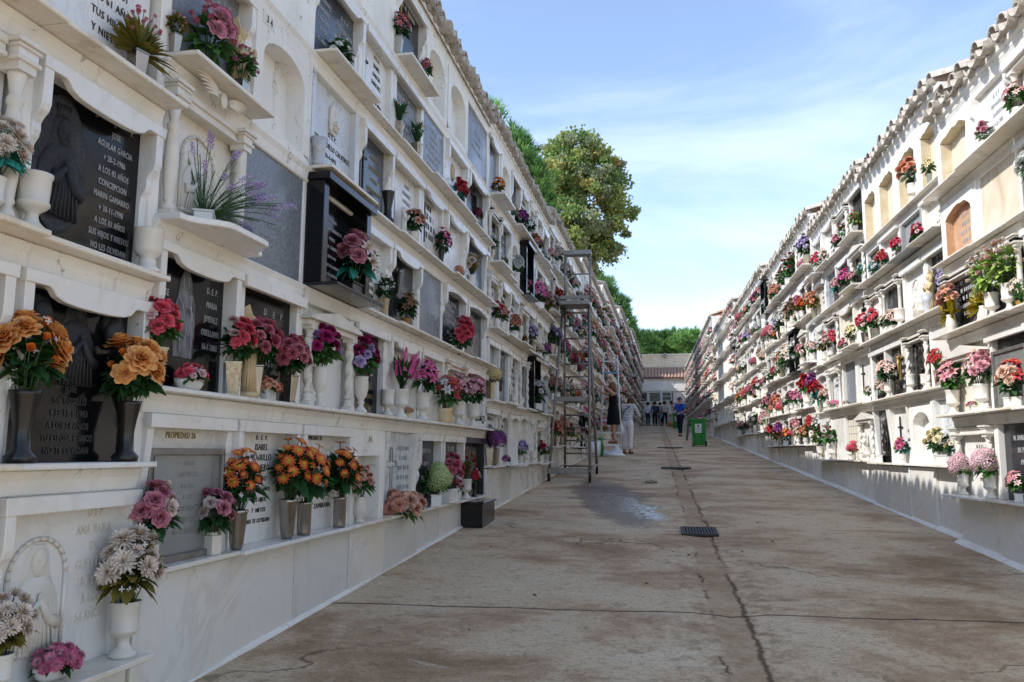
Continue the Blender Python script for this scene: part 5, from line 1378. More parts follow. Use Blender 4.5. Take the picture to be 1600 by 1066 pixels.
# ---- sunlit wall, near blocks; columns count away from the far end in 'c' = index of edge list
cell('R1', 0, 6, 'white marble grave front with twisted columns at the end of the sunlit block', p='marble', cols='spiral', cap='marble', sh=.09, sm='marble', text=T(['D. E. P.', 'RAFAEL', 'MORENO', 'RUIZ', '1991'], 0, .44, .075, .045), tm='letterblack')
cell('R1', 0, 5, 'dark blue slate grave front low on the sunlit wall', p='darkslate', fr='plain', li='none', sh=.06, text=T(['N. SANCHEZ', 'DE PAZ', '1985'], 0, .5, .1, .06), tm='letterwhite')
cell('R1', 1, 6, 'brick backed grave front with pediment and twisted columns', p='marble_cream', cols='spiral', ped=True, sh=.1, bars=(3, 'letterblack', .3, .42, .08, .035, 0))
cell('R1', 1, 5, None, k='glass', p='darkslate', fr='plain', li='flat', sh=.08)
cell('R1', 2, 6, 'black grave front with columns and black capitals on the sunlit wall', p='black', cols='round', cap='black', sh=.1, bars=(5, 'letterwhite', .44, .5, .08, .04, 0))
cell('R1', 2, 5, None, p='darkslate', cols='round', cap='black', sh=.1)
cell('R1', 3, 6, 'arched niche closed with pink brick under a white ledge', k='arch_brick', sh=.05, bars=(4, 'letterfaint', .26, .42, .09, .04, 0))
cell('R1', 3, 5, None, k='blank', p='oldplaster', sh=.03)
cell('R1', 4, 6, 'ochre plaster niche with a chipped arch beneath the eave', k='arch_ochre', sh=.1)
cell('R1', 4, 5, 'white marble grave front with black lettering beneath the sunlit eave', p='marble', fr='corbel', li='none', sh=.12, sm='marble_cream', text=T(['D. E. P.', 'BERNARDO', 'GARRIDO', '11-2-1988', 'A LOS 71', 'NUNCA TE'], .0, .5, .085, .055), tm='letterfaint')
cell('R2', 0, 0, 'veined grey marble grave front half hidden by pale yellow roses', p='marble_grey', fr='slant', li='none', sh=.09, text=[('D. E. P.', .05, .45, .08)]+T(['SALVADOR SANCHEZ', 'RAMIREZ', 'MARIA CABALLERO'], .05, .33, .08, .05), tm='letterblack')
cell('R2', 0, 1, 'deep whitewashed arched niche left empty low on the sunlit wall', k='arch', sh=.02, sm='plaster')
cell('R2', 0, 2, 'white marble grave front with tall thin cross lettered MARIA', p='marble', fr='slant', li='none', ex='cross', xx=-.1, sh=.07, text=T(['D E P', 'MARIA', 'GARCIA', 'GONZALEZ'], .18, .45, .1, .05), tm='letterblack')
cell('R2', 0, 3, 'black grave front with bronze spray on the lowest sunlit row', p='black', fr='slant', li='none', ex='bronze', sh=.06, bars=(6, 'letterwhite', .3, .52, .08, .04, -.14))
cell('R2', 1, 0, None, k='blank', p='marble', sh=.05)
cell('R2', 1, 1, None, p='black', cols='spiral', cap='black', sh=.09, ex='bronze')
cell('R2', 1, 2, None, p='black', fr='corbel', li='flat', ex='crucifix', xm='gold', sh=.08, bars=(6, 'letterwhite', .3, .55, .09, .04, .16))
cell('R2', 1, 3, None, p='black', fr='plain', li='flat', ex='cross', xm='steel', sh=.08, bars=(3, 'letterwhite', .3, .35, .09, .04, .1))
cell('R2', 2, 0, 'black grave front lettered in white beside a cream statuette', p='black', fr='plain', li='flat', sh=.08, bars=(8, 'letterwhite', .3, .56, .066, .042, -.1))
cell('R2', 2, 1, 'white carved marble grave front with arch relief', p='marble', fr='plain', li='flat', ex='archrelief', xx=-.05, sh=.08)
cell('R2', 2, 2, None, p='darkslate', cols='round', cap='black', sh=.09)
cell('R2', 2, 3, None, p='marble', cols='baluster', cap='black', sh=.09)
cell('R2', 3, 0, 'plain white marble grave front with an ochre tablet', p='marble', fr='plain', li='flat', sh=.12, bars=(4, 'lettergold', .36, .36, .07, .03, .05))
cell('R2', 3, 1, 'speckled granite grave front with dark bronze figure', p='speckle', fr='plain', fm='speckle', li='none', ex='bronze', sh=.1, sm='speckle')
cell('R2', 3, 2, None, p='marble', fr='plain', li='flat', sh=.09, bars=(4, 'letterblack', .3, .5, .08, .04, .05))
cell('R2', 3, 3, None, p='black', fr='plain', li='none', sh=.1)
for c_ in (0, 1, 2, 3): cell('R2', 4, c_, None, k='arch_ochre', sh=.02)
cell('R2b', 0, 0, None, p='marble', cols='spiral', ped=True, sh=.07)
cell('R2b', 0, 1, None, p='beige', fr='plain', li='none', ex='gridtile', sh=.06)
cell('R2b', 0, 2, None, k='blank', p='marble', sh=.06)
cell('R2b', 1, 0, None, p='marble', fr='plain', li='none', ex='cross', sh=.08)
cell('R2b', 1, 1, None, p='greystone', fr='plain', li='none', sh=.08)
cell('R2b', 4, 0, 'black grille grave front under the sunlit eave', p='darkslate', fr='plain', li='flat', ex='grill', sh=.12)
cell('R2b', 3, 2, None, p='greystone', fr='plain', fm='marble_grey', li='none', sh=.05, bars=(5, 'letterwhite', .4, .55, .1, .07, 0))
cell('R2b', 2, 3, None, p='marble', fr='corbel', li='wave', sh=.08)
# ---------------------------------------------------------------- build walls and graves
def edges_of(s):
    side, u0, u1, rows, top, eave, ed, out = SEC[s]
    if ed: return ed
    n = max(1, round((u1-u0)/.74))
    return [u0+(u1-u0)*i/n for i in range(n+1)]
def rand_spec(q, s):
    if s in ('R5', 'R4') and q.random() < (.85 if s == 'R5' else .25):
        return dict(k='blank', p='plaster', sh=.1 if s == 'R5' else .06, sm='plaster')
    k = q.random()
    if k < .07: return dict(k='arch', sh=.03, sm='plaster')
    if k < .1: return dict(k='glass', p='marble', fr='plain', li='flat', sh=.05)
    if k < .13: return dict(k='surround', sh=.12, sm='darkslate', bars=(5, 'letterwhite', .4, .5, .08, .04, 0))
    p = q.choice(['marble']*5+['marble_cream', 'marble_cream', 'marble_grey', 'black', 'black', 'darkslate', 'granite', 'greystone', 'speckle', 'beige'])
    d = dict(p=p, fr=q.choice(('corbel', 'leg', 'plain', 'slant', 'corbel')), li=q.choice(('wave', 'flat', 'arc', 'wave')), sh=q.choice((.05, .07, .09, .11)), sm=q.choice(('marble', 'marble_cream', 'marble_cream')))
    if q.random() < .22: d.update(cols=q.choice(('spiral', 'round', 'spiral')), cap=q.choice(('black', 'black', 'marble')), ped=q.random() < .35)
    ink = 'letterblack' if p.startswith('marble') or p in ('beige', 'speckle') else 'letterwhite'
    if q.random() < .75: d['bars'] = (q.choice((3, 4, 5, 6)), ink, q.choice((.3, .42)), .52, .085, .042, q.choice((0, .1)))
    r = q.random()
    if r < .14: d['ex'] = 'cross'
    elif r < .22: d['ex'] = 'crucifix'
    elif r < .26: d['ex'] = 'oval'
    elif r < .3: d['ex'] = 'archrelief'
    elif r < .34: d['ex'] = 'outline'
    elif r < .38: d['ex'] = 'bronze'
    return d

FAR = {'L4', 'L5', 'L6', 'L7', 'R5', 'R6'}
cells = {}          # (section,row,col) -> (u0,u1,z,H,spec)
for s, (side, u0, u1, rows, top, eave, ed, out) in SEC.items():
    ed = edges_of(s); q = random.Random(sum(ord(c)*31 for c in s))
    block(s, side, u0, u1, rows, top, eave, ed, sum(map(ord, s)), 'whitewashed niche wall with tiled eave, '+BLOCKWORD[s], out, s not in FAR, ('dado', 'dado', 'dado_grey') if side == 'L' else ('dado', 'dado_grey', 'dado', 'plaster'))
    zs = rows+[top+.115]
    for r in range(len(rows)):
        for c in range(len(ed)-1):
            sp, lab = CELL.get((s, r, c), (None, None))
            if sp is None: sp = rand_spec(q, s)
            cells[(s, r, c)] = (ed[c], ed[c+1], zs[r], zs[r+1]-zs[r], sp, lab)
far_graves = MB(); FARM = ['plaster', 'marble', 'marble_cream', 'marble_grey', 'black', 'darkslate', 'granite', 'greystone', 'speckle', 'beige', 'letterwhite', 'letterblack', 'stonewhite']
FI = {k: i for i, k in enumerate(FARM)}
q_far = random.Random(99)
for (s, r, c), (a, b, z, hh, sp, lab) in cells.items():
    side, u0, u1, rows, top, eave, ed, out = SEC[s]
    if (s, r, c) not in CELL: z += q_far.uniform(-.018, .018); sp = dict(sp); sp['sh'] = None if sp.get('sh', 0) is None else (sp.get('sh', .03)+q_far.choice((-.02, 0, .03, .05)))
    loc, rz = frame(side, (a+b)/2, z, out)
    sx, sz = (b-a)/W0, hh/H0
    if s in FAR:
        g = MB(); Mx = Matrix.Translation(loc) @ Matrix.Rotation(rz, 4, 'Z') @ Matrix.Diagonal((sx, 1, sz, 1))
        p = sp.get('p', 'plaster' if sp.get('k') in ('arch', 'blank') else 'black')
        if p not in FI: p = 'beige'
        if sp.get('k') == 'blank':
            g.box(-.33, .33, .04, .15, 0, H0-.12, FI[p])
        else:
            g.box(-.31, .31, .06, .15, 0, H0-.1, FI[p])
            for x in (-.35, .305): g.box(x, x+.045, .0, .14, 0, H0-.12, FI['marble'])
            if sp.get('cols'):
                for x in (-.27, .27): g.lathe([(.034, 0), (.022, .06), (.022, .5), (.036, .56)], 8, (x, .03, 0), FI['stonewhite'])
            if sp.get('bars'):
                ink = FI[sp['bars'][1]]
                for k in range(sp['bars'][0]): L = q_far.uniform(.1, .2); g.box(-L, L, .057, .06, .5-k*.08, .53-k*.08, ink)
        g.box(-.372, .372, -sp.get('sh', .03)-.05, .15, -.025, 0, FI['marble_cream' if q_far.random() < .4 else 'marble'])
        far_graves.join(g, Mx); continue
    n_c = len(edges_of(s))-1
    if not lab:
        lab = '%s, %s, %s row, %s column' % (describe(sp), BLOCKWORD[s], ORD[r+1], ORD[c+1])
    g = empty('grave_front', loc, rz, lab, 'gravestone', 'grave fronts set in the niche walls')
    g.scale = (sx, 1, sz)
    grave(g, sp, hash((r*7+c*3)) % 97)
o = far_graves.obj('grave_fronts', [M[k] for k in FARM]); tag(o, 'far off rows of small grave fronts towards the end of both walls', 'gravestones', None, 'stuff')

# ---------------------------------------------------------------- flower vases
cnt = {}
def arr_place(side, s, u, z, vase, fl, pal, lk, lc, n, sc, bs, dy, seed):
    out = SEC[s][7]
    loc, rz = frame(side, u, z+.001, out-dy)
    ri = min(range(len(SEC[s][3])), key=lambda k: abs(SEC[s][3][k]-z))
    key = (s, ri); cnt.setdefault(key, []).append((u, loc, rz, vase, fl, pal, lk, lc, n, sc, bs, seed))
import itertools
for i, (side, s, u, z, vase, fl, pal, lk, lc, n, sc, bs) in enumerate(HERO):
    arr_place(side, s, u, z, vase, fl, pal, lk, lc, n, sc, bs, -.005 if sc < 1.2 else -.03, i % 6)
heroU = {k: [e[0] for e in v] for k, v in cnt.items()}
STY = [('rose', 'leaf'), ('carn', 'leaf'), ('lily', 'leaf'), ('rose+bud', 'both'), ('mum', 'leaf'), ('daisy', 'both'), ('hydr', 'leaf'), ('rose+lily', 'leaf')]
PALS = ['coral', 'rosepale', 'blush', 'red', 'redpeach', 'redwhite', 'white', 'lemon', 'salmon', 'peach', 'dusty', 'pinkwhite', 'purple', 'blush', 'burgundy', 'cream', 'lilac', 'flame', 'white', 'mauve', 'tealmix', 'softpink', 'rosepale', 'pink', 'brown', 'brown', 'white', 'blush']
VS = ['urn', 'urn', 'taper', 'pewter', 'bulb', 'box', 'goblet', 'urnclay', 'cup']
VAR = [(f, l, p) for (f, l), p in itertools.product(STY, PALS)]
random.Random(3).shuffle(VAR); VAR = VAR[:54]
qa = random.Random(21)
FILL = {'L0': .0, 'L1': .0, 'L2': .5, 'L3': 2.2, 'R1': .5, 'R2': .3, 'R2b': .9, 'R3': 1.75, 'R4': .95}
for s, dens in FILL.items():
    side, u0, u1, rows, top, eave, ed, out = SEC[s]; ed = edges_of(s)
    for r, z in enumerate(rows):
        for a, b in zip(ed, ed[1:]):
            if s == 'R1' and b > 6.8: continue
            k = int(dens)+(1 if qa.random() < dens-int(dens) else 0)
            spots = qa.sample([.18, .5, .82], min(3, k)) if k else []
            if r == len(rows)-1: spots = spots[:1]
            for f in spots:
                u = a+(b-a)*f+qa.uniform(-.04, .04)
                if any(abs(u-h) < .3 for h in heroU.get((s, r), [])): continue
                f_, l_, p_ = qa.choice(VAR)
                arr_place(side, s, u, z, qa.choice(VS), f_, p_, l_, qa.choice(('dark', 'mid', 'dark', 'olive', 'grey')), 8, qa.uniform(.75, 1.3) if s[1] not in '34' else qa.uniform(.85, 1.55), qa.uniform(1.0, 1.2), qa.uniform(-.05, .0), 1+qa.randrange(3))
ROWW = lambda r: ORD[r+1]
n_done = 0
for (s, r), lst in sorted(cnt.items(), key=lambda kv: (kv[0][0][0] != 'L', kv[0])):
    lst.sort(key=lambda e: e[0])
    for i, (u, loc, rz, vase, fl, pal, lk, lc, n, sc, bs, seed) in enumerate(lst):
        where = '%s shelf, %s along, %s' % (ROWW(r), ORD[i+1], BLOCKWORD[s])
        if fl:
            w = PAL[pal][0]; w = w if len(w.split()) < 3 else w.split()[0]+' '+w.split()[-1]
            what = '%s %s in %s' % (w, FLW[fl.split('+')[0]], VASEWORD[vase])
        else: what = 'empty '+VASEWORD[vase]
        lab = what+', '+where
        ws = lab.split()
        if len(ws) > 16: lab = '%s %s in %s, %s' % (PAL[pal][0].split()[0], FLW[fl.split('+')[0]], VASEWORD[vase], where)
        if len(lab.split()) > 16: lab = '%s %s in %s, %s' % (PAL[pal][0].split()[0], FLW[fl.split('+')[0]], VASEWORD[vase].split(' ', 1)[1], where)
        near = (s in ('L0', 'L1', 'R1', 'R2'))
        arrangement(loc, rz+random.Random(i*7+r).uniform(-.5, .5), vase, fl, pal, lk, lc, n, seed, sc, lab, 2 if near else 1, bs, random.Random(i*5+r).uniform(-.05, .05))
        n_done += 1
print('arrangements', n_done)
# far flowers: one mass
ff = MB(); pmats = []; pidx = {}
def pm(k):
    if k not in pidx: pidx[k] = len(pmats); pmats.append(k)
    return pidx[k]
def low_bouquet(q, pal):
    g = MB(); pa = pm(petal(*PAL[pal][1][0])); pb = pm(petal(*PAL[pal][1][1])); lf = pm(LEAF[q.choice(('dark', 'mid', 'olive', 'grey'))])
    g.lathe([(.035, 0), (.02, .03), (.04, .07), (.045, .16)], 7, (0, 0, 0), pm(M['stonewhite'] if q.random() < .75 else M['steel']))
    for i in range(16):
        a = i*2.4; leaf_mb(g, (0, 0, .17), (math.cos(a), math.sin(a), q.uniform(.2, 1.2)), q.uniform(.09, .17), .028, q, .3, lf, 3)
    for i in range(11):
        a = i*2.4; t = math.sqrt((i+.5)/11); c = (math.cos(a)*.1*t, math.sin(a)*.08*t-.02, .36-.17*t*t+q.uniform(-.02, .02))
        f = MB(); 
        for k in range(6): add_petal(f, k*1.05, q, .1, 0, 1, .45, .6, .2, nu=2, nv=3, tipw=0)
        for k in range(4): add_petal(f, k*1.57+.4, q, .05, .1, .5, .6, .4, .2, nu=2, nv=2, tipw=0)
        g.join(f, Matrix.Translation(c) @ Vector((c[0]*6, c[1]*6-.5, .5)).to_track_quat('Z', 'Y').to_matrix().to_4x4() @ Matrix.Scale(.04, 4))
        g.m[-10*2:] = g.m[-10*2:]
        nf = sum(1 for _ in f.f)
        g.m[-nf:] = [pa if i % 2 else pb]*nf
    return g
qf = random.Random(77); LIB = [low_bouquet(qf, p) for p in PALS+['coral', 'red', 'white', 'hotpink']]
for s, dens in {'L4': 2.6, 'L5': 2.7, 'L6': 2.6, 'L7': 2.2, 'R5': .3, 'R6': 1.3}.items():
    side, u0, u1, rows, top, eave, ed, out = SEC[s]; ed = edges_of(s)
    for r, z in enumerate(rows):
        for a, b in zip(ed, ed[1:]):
            if side == 'L' and qf.random() < .12: continue
            if s == 'R5' and not (a < 29.5 or b > 35.5): continue
            d = dens*(3 if s == 'R5' else 1)
            k = int(d)+(1 if qf.random() < d-int(d) else 0)
            for f in qf.sample([.2, .5, .8], min(3, k)):
                u = a+(b-a)*f; loc, rz = frame(side, u, z-(.06 if side == 'L' else 0), out+(.02 if side == 'L' else -.03))
                ff.join(qf.choice(LIB), Matrix.Translation(loc) @ Matrix.Rotation(rz+qf.uniform(-.4, .4), 4, 'Z') @ Matrix.Scale(qf.uniform(1.2, 1.7)*(1.2 if side == 'L' else 1.0), 4))
o = ff.obj('flowers', pmats); tag(o, 'dense distant mass of artificial flowers towards the end of both walls', 'flowers', None, 'stuff')

# ---------------------------------------------------------------- statuettes and loose pieces on the shelves
def statuette(side, s, u, z, sc, mat, label, dy=.06, rot=0):
    dy -= .06
    loc, rz = frame(side, u, z+.001, SEC[s][7]-dy)
    t = empty('statuette', loc, rz+rot, label, 'statuette', 'statuettes on the grave shelves'); t.scale = (sc,)*3
    b = MB(); b.lathe([(.05, 0), (.052, .02), (.045, .03)], 14); b.obj('base', [M[mat]], t)
    m = MB()
    m.loft([((0, 0, .03), .042, .036), ((0, 0, .1), .04, .034), ((0, 0, .19), .04, .033), ((0, 0, .25), .05, .034), ((0, 0, .29), .042, .028), ((0, 0, .305), .018, .018), ((0, -.002, .32), .016, .016)], 0, 18)
    m.ball((0, -.006, .345), .023, .024, .03, 0, 12, 8); m.ball((0, -.03, .342), .004, .005, .007, 0, 6, 4)
    m.loft([((0, .008, .3), .034, .022), ((0, .008, .34), .03, .026), ((0, .006, .375), .02, .02)], 0, 12)
    m.tube([(-.046, -.004, .275), (-.05, -.03, .23), (-.012, -.05, .245)], [.014, .013, .008], 8)
    m.tube([(.046, -.004, .275), (.055, -.03, .23), (.03, -.06, .27)], [.014, .013, .008], 8)
    for x in (-.012, .03): m.ball((x, -.055, .25 if x < 0 else .276), .008, .009, .012, 0, 6, 5)
    for k in range(10):
        a = PI+PI*k/9; m.tube([(math.cos(a)*.043, math.sin(a)*.037, .03), (math.cos(a)*.036, math.sin(a)*.031, .13), (math.cos(a)*.04, math.sin(a)*.032, .22)], .005, 5)
    m.obj('figure', [M[mat]], t)
    if mat == 'cream':
        w = MB(); w.prism([(-.03, .2), (.0, .22), (.02, .33), (.0, .4), (-.03, .42), (-.05, .36)], 'x', .0, .012); w.obj('wing', [M[mat]], t, (-.03, .035, 0))
    return t
statuette('L', 'L1', 4.08, 1.52, 1.2, 'cream', 'cream resin statuette of a robed figure before the MARIO TRINIDAD plaque', .08, .5)
statuette('L', 'L1', 3.83, 3.03+.0, 1.2, 'cream', 'ornate cream figure behind the pink and white roses', .08)
statuette('L', 'L1', 6.5, 3.03, .7, 'stonewhite', 'small weathered stone angel beside peach roses', .05)
statuette('R', 'R2', 9.15, 2.70, 1.15, 'cream', 'cream statuette standing before white lettered black plaque on sunlit wall', .06)
statuette('R', 'R2b', 12.1, 1.17, 1.0, 'stonewhite', 'white statuette between twisted columns on lowest sunlit row', .06)
statuette('L', 'L2', 13.2, 2.78, 1.0, 'cream', 'cream robed statuette near lilac flowers on shaded wall', .05)
# black plinth box on the ground under the end of the second block
t = empty('flower_trough', (-1.97, 8.98, gz(8.6)), 0, 'low polished black granite plinth box standing on the paving', 'plinth box')
b = MB(); b.box(-.13, .13, -.33, .33, -.03, .25); b.obj('body', [M['black']], t, bevel=.004)
b = MB(); b.box(-.145, .145, -.35, .35, .25, .272); b.obj('top_slab', [M['black']], t, bevel=.004)
# ---------------------------------------------------------------- ground
def mk_ground():
    m, t, b = newmat('worn concrete', .8, 0, .35)
    p = pos(t); sp = t.new('ShaderNodeSeparateXYZ'); t.L.new(p, sp.inputs[0]); x, y = sp.outputs[0], sp.outputs[1]
    mp = t.new('ShaderNodeMapping'); t.L.new(p, mp.inputs[0]); mp.inputs['Scale'].default_value = (.8, 1.0, 1)
    n1 = t.noise(mp.outputs[0], 1.1, 9, .7, .35)
    n2 = t.noise(p, 9, 8, .7); n3 = t.noise(p, 95, 3, .75)
    col = t.ramp(n1, [(.36, lin('#957857')), (.45, lin('#b69979')), (.52, lin('#cbb493')), (.7, lin('#d8c7aa'))])
    col = t.mix(t.math('MULTIPLY', t.step(n2, .52, .7), .5), col, lin('#7a6142'))
    col = t.mix(t.math('MULTIPLY', t.step(n3, .5, .7), .55), col, lin('#6f5d4a'))
    mp2 = t.new('ShaderNodeMapping'); t.L.new(p, mp2.inputs[0]); mp2.inputs['Scale'].default_value = (.6, 1.15, 1); mp2.inputs['Location'].default_value = (3, 1, 0)
    n4 = t.noise(mp2.outputs[0], 2.2, 9, .72, 1.0)
    col = t.mix(t.math('MULTIPLY', t.step(n4, .56, .68), .6), col, lin('#cfbfa7'))
    n5 = t.noise(mp2.outputs[0], 4.4, 9, .75, .5)
    col = t.mix(t.math('MULTIPLY', t.step(n5, .58, .66), .55), col, lin('#6a4f32'))
    g1 = t.noise(p, 34, 7, .85); g2 = t.noise(p, 52, 7, .85)
    col = t.mix(t.math('MULTIPLY', t.step(g1, .5, .6), .5), col, lin('#6b5843'))
    col = t.mix(t.math('MULTIPLY', t.step(g2, .53, .63), .45), col, lin('#d6c7ae'))
    w = t.noise(p, 2.5, 6, .6); wob = t.math('SUBTRACT', w, .5); w2 = t.math('SUBTRACT', t.noise(p, 14, 5, .7), .5)
    wobx = t.math('MULTIPLY_ADD', wob, .13, t.math('MULTIPLY', w2, .05))
    # drainage channel running up the alley
    xc = t.math('MULTIPLY_ADD', y, -.004, .42)
    dx = t.math('ABSOLUTE', t.math('ADD', t.math('SUBTRACT', x, xc), wobx))
    far = t.step(y, 42, 30)
    ch = t.math('MULTIPLY', t.math('SUBTRACT', 1.0, t.step(dx, .07, .15)), .5)
    sx = t.math('ADD', t.math('SUBTRACT', x, xc), wobx)
    ed = t.math('MAXIMUM', t.math('MULTIPLY', t.math('SUBTRACT', 1.0, t.step(t.math('ABSOLUTE', t.math('SUBTRACT', sx, .1)), .004, .024)), t.step(t.noise(p, 1.3, 4), .36, .5)), t.math('MULTIPLY', t.math('SUBTRACT', 1.0, t.step(t.math('ABSOLUTE', t.math('ADD', sx, t.math('MULTIPLY_ADD', w2, .06, .1))), .003, .016)), t.step(t.noise(p, 1.9, 4), .46, .56)))
    dirt = t.math('MULTIPLY', t.math('SUBTRACT', 1.0, t.step(dx, .1, .5)), t.step(n2, .45, .6))
    col = t.mix(t.math('MULTIPLY', dirt, .45), col, lin('#7d6147'))
    col = t.mix(ch, col, lin('#a08566'))
    col = t.mix(t.math('MULTIPLY', ed, .85), col, lin('#46321f'))
    # cross joint and second joint
    cr = None
    for (c0, k, yy) in ((5.33, .05, 0), (11.8, -.03, 0), (19.6, .02, 0)):
        d = t.math('ABSOLUTE', t.math('ADD', t.math('SUBTRACT', y, t.math('MULTIPLY_ADD', x, k, c0)), t.math('MULTIPLY', wob, .12)))
        f = t.math('SUBTRACT', 1.0, t.step(d, .006, .022))
        cr = f if cr is None else t.math('MAXIMUM', cr, t.math('MULTIPLY', f, .5))
    # wandering cracks
    v = t.new('ShaderNodeTexVoronoi', feature='DISTANCE_TO_EDGE'); v.inputs['Scale'].default_value = .55
    pv = t.new('ShaderNodeVectorMath', operation='ADD'); t.L.new(p, pv.inputs[0])
    nv = t.new('ShaderNodeTexNoise'); t.L.new(p, nv.inputs[0]); nv.inputs['Scale'].default_value = 2.0; nv.inputs['Detail'].default_value = 6
    sc = t.new('ShaderNodeVectorMath', operation='SCALE'); t.L.new(nv.outputs['Color'], sc.inputs[0]); sc.inputs['Scale'].default_value = .9
    t.L.new(sc.outputs[0], pv.inputs[1]); t.L.new(pv.outputs[0], v.inputs['Vector'])
    ck = t.math('MULTIPLY', t.math('SUBTRACT', 1.0, t.step(v.outputs['Distance'], .003, .012)), t.step(t.noise(p, .8, 3), .5, .62))
    cr = t.math('MAXIMUM', cr, t.math('MULTIPLY', ck, .8))
    col = t.mix(t.math('MULTIPLY', cr, .85), col, lin('#3b2a1c'))
    # wet patch and puddle
    ex = t.math('MULTIPLY', t.math('ADD', t.math('SUBTRACT', x, t.math('MULTIPLY_ADD', t.math('SUBTRACT', y, 11.5), -.16, -.62)), t.math('MULTIPLY', wob, .9)), 1.9)
    ey = t.math('MULTIPLY', t.math('ADD', t.math('SUBTRACT', y, 11.8), t.math('MULTIPLY', w2, 1.5)), .31)
    rr = t.math('SQRT', t.math('ADD', t.math('MULTIPLY', ex, ex), t.math('MULTIPLY', ey, ey)))
    wet = t.math('SUBTRACT', 1.0, t.step(rr, .75, 1.0))
    px = t.math('MULTIPLY', t.math('ADD', t.math('SUBTRACT', x, t.math('MULTIPLY_ADD', t.math('SUBTRACT', y, 10.9), -.26, -.38)), t.math('MULTIPLY', wob, .7)), 3.4)
    py = t.math('MULTIPLY', t.math('SUBTRACT', y, 10.9), .62)
    pr = t.math('SQRT', t.math('ADD', t.math('MULTIPLY', px, px), t.math('MULTIPLY', py, py)))
    pud = t.math('MULTIPLY', t.math('SUBTRACT', 1.0, t.step(pr, .8, 1.0)), t.step(n2, .38, .5))
    dk = t.new('ShaderNodeMix'); dk.data_type = 'RGBA'; dk.blend_type = 'MULTIPLY'
    t.L.new(t.math('MULTIPLY', wet, .95), dk.inputs[0]); t.L.new(col, dk.inputs[6]); dk.inputs[7].default_value = (.36, .33, .3, 1)
    t.L.new(dk.outputs[2], b.inputs['Base Color'])
    ro = t.math('MULTIPLY_ADD', wet, -.3, .82); ro = t.math('MULTIPLY_ADD', pud, -.27, ro, True)
    t.L.new(ro, b.inputs['Roughness'])
    h = t.math('MULTIPLY_ADD', g1, .5, t.math('MULTIPLY', n2, .5)); h = t.math('MULTIPLY_ADD', t.math('MAXIMUM', cr, ed), -.8, h)
    h = t.math('MULTIPLY', h, t.math('SUBTRACT', 1.0, pud))
    bump(t, b, h, .55, .012)
    return m
M['ground'] = mk_ground()
g = MB(); xs = [-220, -60, -12, -4, -2.5, -1.5, -.5, .2, .42, .64, 1.2, 2, 3, 4.5, 12, 60, 220]; ys = [-30, -10, -4]+[i*1.5 for i in range(0, 50)]+[90, 140, 260]
pts = [(x, y, (gz(y) if y < 75 else gz(75)+(y-75)*.03)-(.018 if abs(x-.42) < .02 else 0)) for y in ys for x in xs]
nx = len(xs)
g.add(pts, [(j*nx+i, j*nx+i+1, (j+1)*nx+i+1, (j+1)*nx+i) for j in range(len(ys)-1) for i in range(nx-1)], 0, True)
tag(g.obj('ground', [M['ground']]), kind='structure')

def grate(x, y, w, d, label, bars=9):
    z = gz(y)
    t = empty('drain_grate', (x, y, z+.004), 0, label, 'drain', 'drains in the paving'); t.rotation_euler = (math.atan(SLOPE), 0, 0)
    m = MB(); f = .02
    for a in ((-w/2, w/2, -d/2, -d/2+f), (-w/2, w/2, d/2-f, d/2), (-w/2, -w/2+f, -d/2+f, d/2-f), (w/2-f, w/2, -d/2+f, d/2-f)): m.box(*a, -.01, .014)
    m.obj('frame', [M['iron']], t)
    m = MB(); m.box(-w/2+f, w/2-f, -d/2+f, d/2-f, -.003, .002); m.obj('shaft', [M['pitshade']], t)  # flat near-black sheet at paving level, painted as the shade down the drain
    m = MB()
    for i in range(bars):
        x0 = -w/2+f+(w-2*f)*(i+.5)/bars; m.box(x0-.008, x0+.008, -d/2+f, d/2-f, .003, .012)
    m.obj('grating', [M['iron']], t)
grate(.385, 8.75, .36, .5, 'iron drain grate set in the paving ahead of the puddle', 11)
grate(.34, 17.7, .62, .42, 'dark drain slot in the paving between the big ladder and the green bin', 11)
grate(.34, 26.8, .8, .4, 'farthest dark drain slot just before the green bin', 11)

